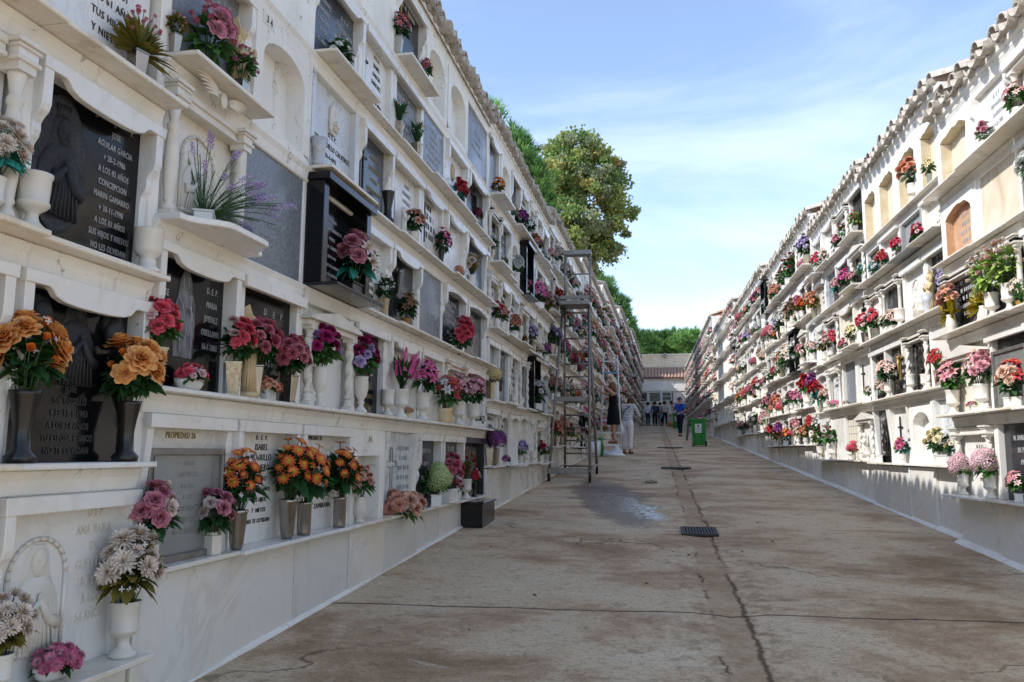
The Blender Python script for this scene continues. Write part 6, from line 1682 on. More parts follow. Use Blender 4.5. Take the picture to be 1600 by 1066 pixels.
# ---------------------------------------------------------------- ladders
def bar(m, a, b, w=.022, n=6, mi=0): m.tube([a, b], w, n, mi)
def big_ladder():
    t = empty('rolling_ladder', (-1.5, 15.2, gz(15.2)), 0, 'tall wheeled aluminium platform ladder standing against the shaded wall', 'ladder')
    o = Vector((-1.5, 15.2, gz(15.2)))
    def P(x, y, z): return tuple(Vector((x, y, z))-o)
    zf, zb = gz(14.3), gz(16.0)
    FL, FR, BL, BR = (-1.88, 14.3, zf), (-1.16, 14.15, zf), (-1.80, 16.1, zb), (-1.17, 15.9, zb)
    PL, PR = (-1.77, 15.5, 4.02), (-1.27, 15.5, 4.02)
    for nm, a, b in (('stile', BL, (-1.74, 15.6, 4.0)), ('stile', BR, (-1.28, 15.6, 4.0)), ('support_leg', FL, PL), ('support_leg', FR, PR)):
        m = MB(); a2 = (a[0], a[1], a[2]+.1); m.tube([P(*a2), P(*b)], .024, 4); m.tube([P(a2[0]+.05*(1 if a[0] < -1.4 else -1)*.0+.0, a2[1]+.06, a2[2]), P(b[0], b[1]+.05, b[2])], .016, 4)
        m.obj(nm, [M['alu']], t)
    for i in range(13):
        f = (i+.6)/13; m = MB()
        a = [BL[k]+((-1.74, 15.6, 4.0)[k]-BL[k])*f for k in range(3)]; b = [BR[k]+((-1.28, 15.6, 4.0)[k]-BR[k])*f for k in range(3)]
        m.tube([P(*a), P(*b)], .018, 6); m.obj('rung', [M['alu']], t)
    def plate(nm, x0, x1, y0, y1, z0, z1):
        m = MB(); v0, v1 = P(x0, y0, z0), P(x1, y1, z1); m.box(v0[0], v1[0], v0[1], v1[1], v0[2], v1[2]); m.obj(nm, [M['alu']], t, bevel=.006)
    plate('base_beam', -1.9, -1.14, 14.2, 14.28, zf+.13, zf+.23)
    plate('cross_beam', -1.85, -1.22, 14.85, 14.9, 2.16, 2.25)
    plate('platform', -1.8, -1.24, 15.2, 15.75, 4.0, 4.08); plate('toe_board', -1.8, -1.24, 15.2, 15.24, 4.1, 4.17)
    plate('top_shelf', -1.74, -1.22, 15.4, 15.6, 5.0, 5.09)
    for x in (-1.72, -1.24):
        for y in (15.42, 15.58):
            m = MB(); m.tube([P(x, y, 4.1), P(x, y, 4.98)], .018, 6); m.obj('guard_post', [M['alu']], t)
    m = MB(); m.tube([P(-1.72, 15.42, 4.62), P(-1.24, 15.42, 4.62)], .016, 6); m.obj('guard_rail', [M['alu']], t)
    for (a, b) in ((FL, BL), (FR, BR)):
        m = MB(); m.tube([P(a[0], a[1], a[2]+.18), P(b[0], b[1], b[2]+.18)], .02, 5); m.obj('base_rail', [M['alu']], t)
    for q in (FL, FR, BL, BR):
        m = MB(); m.tube([P(q[0]-.02, q[1], q[2]+.065), P(q[0]+.02, q[1], q[2]+.065)], .065, 14); w = m.obj('wheel', [M['rubber']], t)
        m = MB(); m.tube([P(q[0], q[1], q[2]+.06), P(q[0], q[1], q[2]+.17)], .02, 6); m.obj('caster_fork', [M['iron']], w)
big_ladder()
def step_ladder(x, y, h, w, label, steps, rot=0, mat='painted', spread=.9, bluestep=None):
    t = empty('step_ladder', (x, y, gz(y)), rot, label, 'ladder')
    for s in (-1, 1):
        m = MB(); m.tube([(s*w*.62, -spread/2, .0-SLOPE*spread/2), (s*w*.42, 0, h)], .022, 4); m.obj('stile', [M[mat]], t)
        m = MB(); m.tube([(s*w*.6, spread/2, SLOPE*spread/2), (s*w*.4, .04, h*.92)], .018, 4); m.obj('rear_leg', [M[mat]], t)
    for i in range(steps):
        f = (i+.7)/(steps+.2); ww = w*(.62-.2*f); y0 = -spread/2*(1-f); z0 = h*f
        m = MB(); m.box(-ww, ww, y0-.05, y0+.05, z0-.015, z0+.015); m.obj('step', [M['bluebag' if i == bluestep else mat]], t)
    m = MB(); m.tube([(-w*.55, spread*.4, h*.15), (w*.55, spread*.4, h*.15)], .012, 5); m.tube([(-w*.5, spread*.25, h*.5), (w*.5, spread*.25, h*.5)], .012, 5); m.obj('rear_brace', [M[mat]], t)
    return t
step_ladder(-1.3, 23.0, 2.72, .46, 'white stepladder with the woman in the black dress standing on it', 8, .05, 'painted', 1.5, 6)
step_ladder(-.72, 60.6, 1.9, .75, 'dark A frame stepladder among the people at the far end', 5, .1, 'alu', 1.0)
step_ladder(.55, 60.9, 2.6, .85, 'tall white ladder leaning by the niches of the end wall', 8, 0, 'painted', .8)

# ---------------------------------------------------------------- wheelie bins
def bin_(x, y, rot, label, lid_open, flowers, s=1.0):
    t = empty('wheelie_bin', (x, y, gz(y)), rot, label, 'wheelie bin', 'green wheelie bins'); t.scale = (s,)*3
    m = MB()
    z = [.04, .3, .86, .88]; a = [(.19, .2), (.205, .22), (.235, .265), (.24, .27)]
    rings = []
    for zz, (p, q) in zip(z, a): rings.append([(-p, -q, zz), (p, -q, zz), (p, q, zz), (-p, q, zz)])
    for r0, r1 in zip(rings, rings[1:]): m.add(r0+r1, [(k, (k+1) % 4, 4+(k+1) % 4, 4+k) for k in range(4)])
    m.add(rings[0], [(3, 2, 1, 0)])
    m.add([(-.22, -.25, .8), (.22, -.25, .8), (.22, .25, .8), (-.22, .25, .8)], [(0, 1, 2, 3)])
    for k in (-1, 1): m.box(k*.12-.012, k*.12+.012, -.285, -.2, .06, .84)
    m.obj('body', [M['green']], t, bevel=.012)
    r = MB(); p, q, w = .245, .275, .028
    for b in ((-p-w, p+w, -q-w, -q, .85, .9), (-p-w, p+w, q, q+w, .85, .9), (-p-w, -p, -q, q, .85, .9), (p, p+w, -q, q, .85, .9)): r.box(*b)
    r.obj('rim', [M['green']], t, bevel=.006)
    l = MB()
    if lid_open: l.prism([(-.0, .9), (-.03, .92), (-.1, .6), (-.14, .2), (-.11, .19), (-.06, .6)], 'x', -.25, .25); lo = l.obj('lid', [M['greenlid']], t, (0, 0, 0)); lo.rotation_euler = (0, 0, R(-90)); lo.location = (-.27, 0, 0)
    else: l.prism([(-.29, .9), (.29, .9), (.27, .95), (0, .975), (-.27, .95)], 'x', -.26, .26); l.obj('lid', [M['greenlid']], t, bevel=.008)
    h = MB(); h.tube([(-.2, .3, .84), (.2, .3, .84)], .018, 8); h.obj('handle', [M['greenlid']], t)
    for sx in (-1, 1):
        w = MB(); w.tube([(sx*.2-.03, .2, .1), (sx*.2+.03, .2, .1)], .1, 18); wo = w.obj('wheel', [M['rubber']], t); 
        hub = MB(); hub.tube([(sx*.2-.034, .2, .1), (sx*.2+.034, .2, .1)], .045, 12); hub.obj('hub', [M['iron']], wo)
    st = MB(); st.prism([(-.13, .46), (.13, .46), (.13, .75), (-.13, .75)], 'y', -.257, -.252)
    so = st.obj('label_sticker', [M['sticker']], t); so.rotation_euler = (R(4.5), 0, 0); so.location = (0, .055, .0)
    c = MB(); c.prism([(-.03, .655), (0, .64), (.03, .655), (.03, .7), (-.03, .7)], 'y', -.2595, -.257, 0); c.prism([(-.034, .702), (.034, .702), (.03, .728), (.015, .712), (0, .732), (-.015, .712), (-.03, .728)], 'y', -.2595, -.257, 1)
    c.obj('crest', [M['inkred'], M['inkgold']], so)
    tx = MB(); q = random.Random(3)
    for zz, ww in ((.61, .11), (.585, .1), (.56, .08), (.52, .1), (.5, .07)):
        xx = -ww
        while xx < ww: L = q.uniform(.012, .03); tx.box(xx, min(ww, xx+L), -.2590, -.257, zz, zz+.013); xx += L+.008
    tx.obj('print', [M['inkgrey']], so)
    if flowers:
        f = MB(); 
        for i in range(16):
            k = random.Random(i).choice(('carn', 'rose', 'lily')); bb = MB().join(BLOOMS[k][i % 3]); bb.m = [i % 3]*len(bb.m)
            qq = random.Random(i+50); f.join(bb, Matrix.Translation((qq.uniform(-.2, .2), qq.uniform(-.22, .22), .84+qq.uniform(0, .07))) @ Matrix.Rotation(qq.uniform(-.7, .7), 4, 'X') @ Matrix.Scale(.06, 4))
        f.obj('discarded_flowers', [petal(*PAL['hotpink'][1][0]), petal(*PAL['peach'][1][0]), petal(*PAL['cream'][1][0])], t)
bin_(1.3, 28.0, -.12, 'green wheelie bin with open lid and discarded flowers in front of the blue shirted man', True, True)
bin_(1.1, 52.0, -.05, 'second green wheelie bin farther up behind the blue shirted man', False, False, 1.0)

# ---------------------------------------------------------------- people
def skin_mesh(name, pts, edges, mats, sub=2, extra=None, root=0):
    me = bpy.data.meshes.new(name+'_cage'); me.from_pydata([p[0] for p in pts], edges, [])
    o = bpy.data.objects.new(name+'_cage', me); C.objects.link(o)
    md = o.modifiers.new('s', 'SKIN'); md.use_smooth_shade = True
    for i, d in enumerate(me.skin_vertices[0].data):
        r = pts[i][1]; d.radius = r if isinstance(r, tuple) else (r, r)
        d.use_root = i == root
    s = o.modifiers.new('d', 'SUBSURF'); s.levels = sub; s.render_levels = sub
    dg = bpy.context.evaluated_depsgraph_get(); dg.update()
    ev = o.evaluated_get(dg); nm = bpy.data.meshes.new_from_object(ev)
    bpy.data.objects.remove(o); bpy.data.meshes.remove(me)
    mb = MB(); mb.add([tuple(v.co) for v in nm.vertices], [tuple(p.vertices) for p in nm.polygons], 0, True)
    bpy.data.meshes.remove(nm)
    if extra: extra(mb)
    return mb.mesh(name, mats)
def hand_pts(pts, edges, wrist_i, wrist, d, side, s=1.0):
    """palm and five curled fingers growing from a wrist vertex"""
    d = Vector(d).normalized(); side = Vector(side).normalized(); n = d.cross(side).normalized()
    w = Vector(wrist); palm = w+d*.055*s
    pts.append((tuple(palm), (.03*s, .018*s))); pi = len(pts)-1; edges.append((wrist_i, pi))
    for k, L in enumerate((.06, .068, .064, .05)):
        b = palm+side*(.027-.018*k)*s+d*.02*s; c = b+d*L*.6*s; e = b+d*L*.95*s+n*.02*s
        i0 = len(pts); pts += [(tuple(b), .0095*s), (tuple(c), .0085*s), (tuple(e), .007*s)]; edges += [(pi, i0), (i0, i0+1), (i0+1, i0+2)]
    b = w+d*.03*s+side*.035*s; e = b+(d*.6+side*.6).normalized()*.045*s
    i0 = len(pts); pts += [(tuple(b), .011*s), (tuple(e), .009*s)]; edges += [(pi, i0), (i0, i0+1)]
def face(mb, c, f, s=1.0):
    """nose, eyes, mouth, ears on a head at c looking along f"""
    c = Vector(c); f = Vector(f).normalized(); sd = f.cross(Vector((0, 0, 1))).normalized(); u = sd.cross(f)
    mb.ball(tuple(c+f*.1*s-u*.012*s), .013*s, .016*s, .022*s, 0, 8, 6)
    for k in (-1, 1):
        mb.ball(tuple(c+f*.086*s+sd*k*.032*s+u*.014*s), .011*s, .008*s, .007*s, 1, 8, 5)
        mb.ball(tuple(c+sd*k*.078*s-u*.005*s), .012*s, .018*s, .03*s, 0, 8, 6)
    mb.ball(tuple(c+f*.088*s-u*.05*s), .022*s, .01*s, .007*s, 2, 8, 5)
M['eye'] = mat_noise('eye', '#2a2320', '#3a302a', 30, .3); M['lip'] = mat_noise('lips', '#8d5048', '#9c5c52', 30, .5)
def person(x, y, rot, label, J, skin, clothes, hair, zoff=0, look=None, s=1.0):
    t = empty('person', (x, y, gz(y)+zoff), rot, label, 'person', None); t.scale = (s,)*3
    pts = []; ed = []
    def add(p, r, par=None):
        pts.append((p, r)); i = len(pts)-1
        if par is not None: ed.append((par, i))
        return i
    pel = add(J['pel'], (.13, .1)); ab = add(J['ab'], (.125, .095), pel); ch = add(J['ch'], (.14, .1), ab)
    nk = add(J['nk'], .052, ch); hb = add(J['hb'], (.062, .07), nk); hm = add(J['hm'], (.075, .09), hb); ht = add(J['ht'], (.06, .07), hm)
    for sd in 'lr':
        sh = add(J['sh'+sd], .05, ch); el = add(J['el'+sd], .038, sh); wr = add(J['wr'+sd], .026, el)
        d = Vector(J['wr'+sd])-Vector(J['el'+sd]); hand_pts(pts, ed, wr, J['wr'+sd], d, J.get('hs'+sd, (0, 1, 0)))
        hp = add(J['hp'+sd], .085, pel); kn = add(J['kn'+sd], .055, hp); an = add(J['an'+sd], .038, kn); to = add(J['to'+sd], (.035, .028), an)
    def ex(mb): face(mb, J['hm'], look or (0, -1, 0))
    put('body', skin_mesh('body', pts, ed, [M[skin], M['eye'], M['lip']], 2, ex), t)
    for nm, me in clothes(J): put(nm, me, t)
    put('hair', hair(J), t)
    return t
def tube_cloth(name, chain, mat, sub=2, extra_chains=()):
    pts = list(chain); ed = [(i, i+1) for i in range(len(chain)-1)]
    for root, ch in extra_chains:
        prev = root
        for p in ch: pts.append(p); ed.append((prev, len(pts)-1)); prev = len(pts)-1
    return (name, skin_mesh(name, pts, ed, [M[mat]], sub))
def trousers(J, mat, f=1.0):
    P = [(J['pel'], (.15*f, .125*f)), (tuple(Vector(J['pel'])+Vector((0, 0, .1))), (.142*f, .112*f))]
    ch = []
    for sd in 'lr':
        hp, kn, an = (Vector(J[k+sd]) for k in ('hp', 'kn', 'an'))
        ch.append((0, [(tuple(hp), .105*f), (tuple(hp.lerp(kn, .5)), .092*f), (tuple(kn), .07*f), (tuple(kn.lerp(an, .5)), .064*f), (tuple(kn.lerp(an, .93)), .056*f)]))
    return tube_cloth('trousers', P, mat, 2, ch)
def top(J, mat, sleeve=1.0, name='shirt', f=1.0):
    P = [(tuple(Vector(J['pel'])+Vector((0, 0, -.04))), (.165*f, .135*f)), (tuple(Vector(J['pel'])+Vector((0, 0, .07))), (.158*f, .128*f)), (J['ab'], (.148*f, .118*f)), (J['ch'], (.16*f, .118*f)), (tuple(Vector(J['ch']).lerp(Vector(J['nk']), .75)), .075)]
    ch = []
    for sd in 'lr':
        sh, el, wr = (Vector(J[k+sd]) for k in ('sh', 'el', 'wr'))
        if sleeve > .9: L = [(tuple(sh), .066), (tuple(el), .052), (tuple(el.lerp(wr, .9)), .038)]
        elif sleeve > .1: L = [(tuple(sh), .07), (tuple(sh.lerp(el, .75)), .06)]
        else: L = [(tuple(sh), .056)]
        ch.append((3, L))
    return tube_cloth(name, P, mat, 2, ch)
def shoe(J, mat):
    out = []
    for sd in 'lr':
        m = MB(); an, to = Vector(J['an'+sd]), Vector(J['to'+sd]); d = (to-an); d.z = 0; d.normalize()
        c = an+d*.045; m.loft([((c.x, c.y, .0), .045, .115, math.atan2(d.y, d.x)-PI/2), ((c.x, c.y, .03), .048, .12, math.atan2(d.y, d.x)-PI/2), ((c.x-d.x*.02, c.y-d.y*.02, .065), .042, .09, math.atan2(d.y, d.x)-PI/2), ((an.x, an.y, .1), .038, .045, 0)], 0, 14)
        out.append(('shoe', m.mesh('shoe', [M[mat]])))
    return out
def hair_cap(mat, length=.06, back=1, vol=1.0, dirv=(0, 1, 0)):
    def f(J):
        m = MB(); c = Vector(J['hm']); d = Vector(dirv)
        m.ball(tuple(c+d*.02+Vector((0, 0, .035))), .098*vol, .108*vol, .1*vol, 0, 16, 10, .03, 4)
        if length > .08:
            for i in range(9):
                a = -1.3+2.6*i/8; e = d.cross(Vector((0, 0, 1)))*math.sin(a)+d*math.cos(a)
                p = c+e*.085; m.tube([tuple(p+Vector((0, 0, .05))), tuple(p+e*.02-Vector((0, 0, length*.5))), tuple(p-Vector((0, 0, length)))], [.035, .035, .014], 7)
        else:
            m.ball(tuple(c+d*.055-Vector((0, 0, .03))), .08*vol, .06*vol, .07*vol, 0, 12, 8, .05, 6)
        return m.mesh('hair', [M[mat]])
    return f
def standing(lean=0, arms=None, stride=.0, h=1.0, lb=0):
    J = dict(pel=(0, 0, .93), ab=(0, -lean*.15, 1.1), ch=(0, -lean*.4, 1.32), nk=(0, -lean*.62, 1.47), hb=(0, -lean*.7-.02, 1.55), hm=(0, -lean*.75-.03, 1.62), ht=(0, -lean*.75-.01, 1.69))
    for sd, k in (('l', 1), ('r', -1)):
        st = stride*k
        J['sh'+sd] = (k*.18, -lean*.42, 1.38); J['el'+sd] = (k*.25, -lean*.4+.02, 1.12); J['wr'+sd] = (k*.24, -lean*.4-.1, .9)
        J['hp'+sd] = (k*.095, 0, .86); J['kn'+sd] = (k*.1, -st*.6-.02, .48); J['an'+sd] = (k*.1, -st+.02, .09); J['to'+sd] = (k*.12, -st-.12, .035)
        J['hs'+sd] = (0, -1, 0)
    if arms: J.update(arms)
    return J
def dress(J, mat):
    m = MB(); c = Vector(J['ch']); p = Vector(J['pel'])
    m.loft([((c.x, c.y, c.z+.1), .11, .085), ((c.x, c.y, c.z+.03), .165, .115), ((c.x, c.y, c.z-.08), .175, .13), ((p.x, p.y, p.z+.2), .165, .125), ((p.x, p.y, p.z+.1), .185, .14), ((p.x, p.y, p.z-.05), .215, .165), ((p.x, p.y, p.z-.25), .235, .175), ((p.x, p.y, p.z-.4), .25, .185)], 0, 22)
    for k in range(14):
        a = 2*PI*k/14; m.tube([(p.x+.18*math.cos(a), p.y+.135*math.sin(a), p.z+.1), (p.x+.24*math.cos(a), p.y+.178*math.sin(a), p.z-.4)], [.006, .018], 5)
    for sx in 'lr':
        s = Vector(J['sh'+sx]); m.tube([tuple(c+Vector(((s.x-c.x)*.6, 0, .0))), tuple(s+Vector(((c.x-s.x)*.35, 0, .07)))], [.08, .05], 8)
    return ('dress', m.mesh('dress', [M[mat]]))
def strap(name, pts, mat, r=.014):
    m = MB(); m.tube(pts, r, 6); return (name, m.mesh(name, [M[mat]]))
def bag(name, c, a, b, h, mat, jit=.08):
    m = MB(); m.ball(c, a, b, h, 0, 14, 10, jit, 5); return (name, m.mesh(name, [M[mat]]))

# woman on the stepladder, reaching up to the wall (local -y is the way she faces; she faces the wall, half turned away)
J = standing(arms={'shl': (.18, -.03, 1.4), 'ell': (.2, -.25, 1.56), 'wrl': (.19, -.42, 1.8), 'shr': (-.18, -.02, 1.38), 'elr': (-.22, -.3, 1.45), 'wrr': (-.14, -.5, 1.6), 'hb': (0, -.03, 1.53), 'hm': (0, -.04, 1.6), 'ht': (0, 0, 1.67)})
person(-1.2, 22.45, R(-75), 'person in a sleeveless black dress standing on the white stepladder, arm raised', J, 'skinpale', lambda J: [dress(J, 'fabricblack')]+shoe(J, 'leather'), hair_cap('hairblond', .16, 1, 1.05), .31, (0, -.85, .5), .95)
# woman in white trousers, seen from behind, stooping slightly
J = standing(lean=.28, arms={'elr': (-.3, -.2, 1.08), 'wrr': (-.2, -.42, 1.05), 'ell': (.3, -.2, 1.08), 'wrl': (.16, -.42, 1.0)}, stride=.03)
J['hm'] = (0, -.33, 1.5); J['hb'] = (0, -.29, 1.46); J['ht'] = (0, -.34, 1.57); J['nk'] = (0, -.22, 1.42)
person(-.86, 23.2, R(160), 'person in white trousers and striped jersey seen from behind beside the stepladder', J, 'skinpale',
       lambda J: [trousers(J, 'fabricwhite', 1.08), top(J, 'stripe', 1.0, 'jersey', 1.1), strap('bag_strap', [(-.12, -.2, 1.42), (-.02, .1, 1.3), (.12, .12, 1.12), (.22, .05, .95)], 'fabricnavy'), bag('shoulder_bag', (.26, -.03, .84), .05, .12, .13, 'fabricnavy')]+shoe(J, 'leather'), hair_cap('hairbrown', .09, 1, 1.12), 0, (0, -1, -.4), .96)
t = empty('carrier_bag', (-1.06, 22.75, gz(22.9)+.5), 0, 'thin white carrier bag hanging from the hand of the striped jersey person', 'bag')
m = MB(); m.loft([((0, 0, 0), .06, .05), ((0, 0, .05), .12, .08), ((.01, 0, .2), .11, .08), ((0, 0, .36), .06, .05), ((0, 0, .46), .02, .02)], 0, 14); m.obj('sack', [M['plasticbag']], t)
m = MB(); m.tube([(-.02, 0, .45), (-.02, 0, .54), (.02, 0, .54), (.02, 0, .45)], .005, 5); m.obj('handle', [M['plasticbag']], t)
# man in blue shirt
J = standing(arms={'elr': (-.28, -.02, 1.14), 'wrr': (-.18, -.25, 1.3), 'ell': (.3, -.04, 1.12), 'wrl': (.08, -.2, 1.02), 'hsl': (0, 0, 1)}, stride=.14)
def cap(J):
    m = MB(); c = Vector(J['hm']); m.loft([((c.x, c.y+.01, c.z+.03), .092, .105), ((c.x, c.y+.01, c.z+.075), .095, .107), ((c.x, c.y+.015, c.z+.11), .085, .095), ((c.x, c.y+.02, c.z+.125), .04, .05)], 0, 16)
    m.loft([((c.x, c.y-.1, c.z+.035), .08, .075), ((c.x, c.y-.1, c.z+.045), .078, .072)], 0, 14)
    return ('cap', m.mesh('cap', [M['fabricslate']]))
person(.95, 38.0, R(-30), 'person in a bright blue polo shirt, dark trousers and cap beside the green bin', J, 'skin',
       lambda J: [trousers(J, 'fabricnavy'), top(J, 'fabricblue', .5, 'polo_shirt', 1.06), cap(J), strap('bag_strap', [(.15, -.08, 1.46), (.02, -.135, 1.25), (-.14, -.1, 1.0), (-.2, 0, .92)], 'fabricnavy'), bag('waist_bag', (.2, -.06, .88), .07, .06, .09, 'fabricnavy')]+shoe(J, 'leatherblack'), hair_cap('hairgrey', .05, 1, .96), 0, (0, -1, 0), 1.0)
# the group at the far end
far = [(-.75, 60.0, 2.9, 'person in white shirt and jeans with a walking stick at the far end', 'fabricwhite', 'denim', 'hairdark', .2),
       (-.25, 59.0, 3.2, 'person in a slate blue top and dark trousers within the distant group', 'fabricslate', 'fabricblack', 'hairdark', .12),
       (.12, 60.8, 2.6, 'person in dark clothes half hidden behind the pale checked shirt', 'fabricnavy', 'fabricblack', 'hairdark', .05),
       (.42, 59.3, 3.3, 'person in a pale checked shirt carrying a blue bucket', 'fabricpale', 'fabricblack', 'hairdark', .25),
       (1.05, 55.0, -1.3, 'person in white stooping behind the second green bin', 'fabricwhite', 'fabricnavy', 'hairdark', .1)]
for i, (x, y, rt, lab, tp, tr, hr, st) in enumerate(far):
    J = standing(lean=.3 if i == 4 else .05*i % .1, stride=st*.4)
    person(x, y, rt, lab, J, 'skin', lambda J, tp=tp, tr=tr: [trousers(J, tr), top(J, tp, 1.0 if i != 3 else .5)]+shoe(J, 'leatherblack'), hair_cap(hr, .1, 1, 1.05), 0, (0, -1, 0), (.98, 1.0, .97, 1.02, 1.0)[i])
t = empty('walking_stick', (-1.0, 59.7, gz(59.7)), 0, 'thin wooden walking stick held at the far end', 'walking stick')
m = MB(); m.tube([(0, 0, 0), (.03, .05, .85)], .014, 6); m.obj('shaft', [M['leather']], t); m = MB(); m.tube([(.03, .05, .85), (.03, .0, .9), (.03, -.08, .88)], .016, 6); m.obj('handle', [M['leather']], t)
t = empty('bucket', (.17, 58.9, gz(59)+.55), 0, 'light blue bucket hanging in the distant group', 'bucket')
m = MB(); m.lathe([(.11, 0), (.15, .32), (.16, .33), (.14, .33), (.1, .05)], 16); m.obj('pail', [M['bluebag']], t); m = MB(); m.tube([(-.15, 0, .32), (-.08, 0, .45), (.08, 0, .45), (.15, 0, .32)], .008, 5); m.obj('handle', [M['iron']], t)
t = empty('basket', (.85, 57.5, gz(57.5)), 0, 'round straw basket on the ground beside the second green bin', 'basket')
m = MB(); m.lathe([(.16, 0), (.24, .15), (.25, .3), (.22, .32), (.2, .1), (0, .05)], 18, twist=(.03, 18, 0)); m.obj('woven_body', [M['straw']], t); m = MB(); m.tube([(-.22, 0, .3), (-.12, 0, .5), (.12, 0, .5), (.22, 0, .3)], .014, 6); m.obj('handle', [M['straw']], t)
# bags on the ground
def crumple(x, y, a, b, h, seed, label, mat, nm='plastic_bag'):
    m = MB(); q = random.Random(seed); m.ball((0, 0, h*.35), a, b, h, 0, 22, 12)
    m.v = [(v[0]*(1+.35*mnoise.noise(Vector(v)*9)), v[1]*(1+.3*mnoise.noise(Vector(v)*8+Vector((3, 1, 2)))), max(0.005, v[2]*(1+.5*mnoise.noise(Vector(v)*11)))) for v in m.v]
    o = m.obj(nm, [M[mat]], None, (x, y, gz(y)-.005)); tag(o, label, 'bag'); o.rotation_euler = (math.atan(SLOPE), 0, q.random()); return o
crumple(-1.22, 22.0, .34, .24, .1, 1, 'flattened white plastic sheet on the paving under the stepladder', 'plasticbag')
crumple(-1.1, 22.3, .15, .13, .17, 5, 'rounded white plastic bag lying beside the stepladder feet', 'plasticbag')
t = empty('shopping_bag', (-1.66, 21.6, gz(21.6)), .3, 'green and white shopping bag standing between the ladders', 'bag')
m = MB(); m.loft([((0, 0, 0), .16, .1), ((0, 0, .2), .18, .11), ((0, 0, .42), .2, .1)], 0, 12, True); m.obj('sack', [M['plasticbag']], t)
m = MB(); m.tube([(.2, -.02, .02), (.23, -.02, .25), (.16, -.02, .5)], .035, 8); m.obj('side_band', [M['green']], t)
m = MB(); m.tube([(-.1, 0, .42), (-.05, 0, .55), (.05, 0, .55), (.1, 0, .42)], .01, 6); m.obj('handle', [M['green']], t)
m = MB(); q = random.Random(2)
for i in range(5): m.join(MB().join(BLOOMS['lily'][i % 3]), Matrix.Translation((q.uniform(-.09, .09), q.uniform(-.09, .09), .03+q.random()*.02)) @ Matrix.Scale(.05, 4))
for i in range(6): leaf_mb(m, (0, 0, .02), (math.cos(i), math.sin(i), .1), .12, .02, q, .1, 2)
o = m.obj('dropped_flower', [petal(*PAL['white'][1][0]), YEL, LEAF['mid']], None, (-.14, 14.1, gz(14.1))); tag(o, 'small white flower spray lying on the paving beyond the puddle', 'flower')
m = MB(); q = random.Random(8)
for i in range(260):
    u = q.choice((-1, 1)); y = q.uniform(24, 46); x = q.uniform(-1.3, -.6) if u < 0 else q.uniform(1.6, 2.2); z = gz(y)+.01
    if q.random() < .3: x, y = q.uniform(-1.6, 2.2), q.uniform(4.5, 50); z = gz(y)+.01
    a = q.random()*6; r = q.uniform(.015, .04)*(.55 if y < 14 else 1); m.add([(x+r*math.cos(a), y+r*math.sin(a), z), (x+r*.6*math.cos(a+1.5), y+r*.6*math.sin(a+1.5), z+.015), (x-r*math.cos(a), y-r*math.sin(a), z+.005), (x-r*.6*math.cos(a+1.5), y-r*.6*math.sin(a+1.5), z+.012)], [(0, 1, 2, 3)], q.randrange(2))
tag(m.obj('leaf_litter', [LEAF['brown'], M['leather']]), 'scattered dry brown leaves along the foot of the walls', 'leaves', None, 'stuff')
SKYS, SUNE, EXPO, CLOUD, VEIL = .15, 2.75, .98, .34, .06
CLOUDC = (5.3, 5.7, 7.4, 1)
# ---------------------------------------------------------------- building closing the alley
t = empty('end_building', (.3, 62.0, 0), 0, 'low white niche building with clay tiled roof closing the alley', 'building')
z0 = gz(62)-.3
m = MB(); m.box(-4.5, 6, 0, 2.6, z0, 6.75); m.obj('wall', [M['plaster']], t)
for zz in (4.05, 4.95, 5.85):
    m = MB(); m.box(-2.2, 2.4, -.1, 0, zz-.05, zz+.03); m.obj('ledge', [M['plaster']], t)
q = random.Random(4)
for i, x in enumerate((-1.5, -.55, .4, 1.35)):
    for j, zz in enumerate((4.05, 4.95, 5.85)):
        m = MB(); mt = ('plaster', 'black', 'marble', 'black', 'darkslate', 'plaster', 'plaster', 'darkslate', 'black', 'marble', 'plaster', 'marble')[(i*5+j*3) % 12]
        if j == 2: mt = 'plaster' if i < 2 else 'marble'
        m.box(x-.38, x+.38, -.03, .02, zz+.1, zz+.72); m.obj('niche_panel', [M[mt]], t)
m = MB(); tl = random.Random(5); n = int(6.0/.24)
for i in range(n):
    x = -2.6+i*.24
    pts = [(x+.1*math.cos(PI*k/6), .1*math.sin(PI*k/6)) for k in range(7)]
    v = [(a, -.25, 6.72+b) for a, b in pts]+[(a, 2.5, 7.75+b) for a, b in pts]
    m.add(v, [(k, k+1, 8+k, 7+k) for k in range(6)], 0, True)
ro = m.obj('roof_tiles', [M['orange']], t)
m = MB(); m.prism([(-.22, 6.7), (2.5, 7.73), (2.6, 6.7)], 'x', -4.5, 6); m.obj('roof', [M['terracotta']], t)
m = MB(); m.box(-4.5, 6, 2.5, 2.9, 6.5, 8.75); m.prism([(2.45, 8.75), (2.95, 8.75), (2.9, 8.85), (2.5, 8.85)], 'x', -4.5, 6); m.obj('parapet', [M['oldplaster']], t)
m = MB(); m.box(-.12, .12, 2.2, 2.5, 8.55, 8.8); m.ball((0, 2.25, 8.8), .12, .1, .1); m.obj('floodlight', [M['alu']], t, (.25, 0, 0))

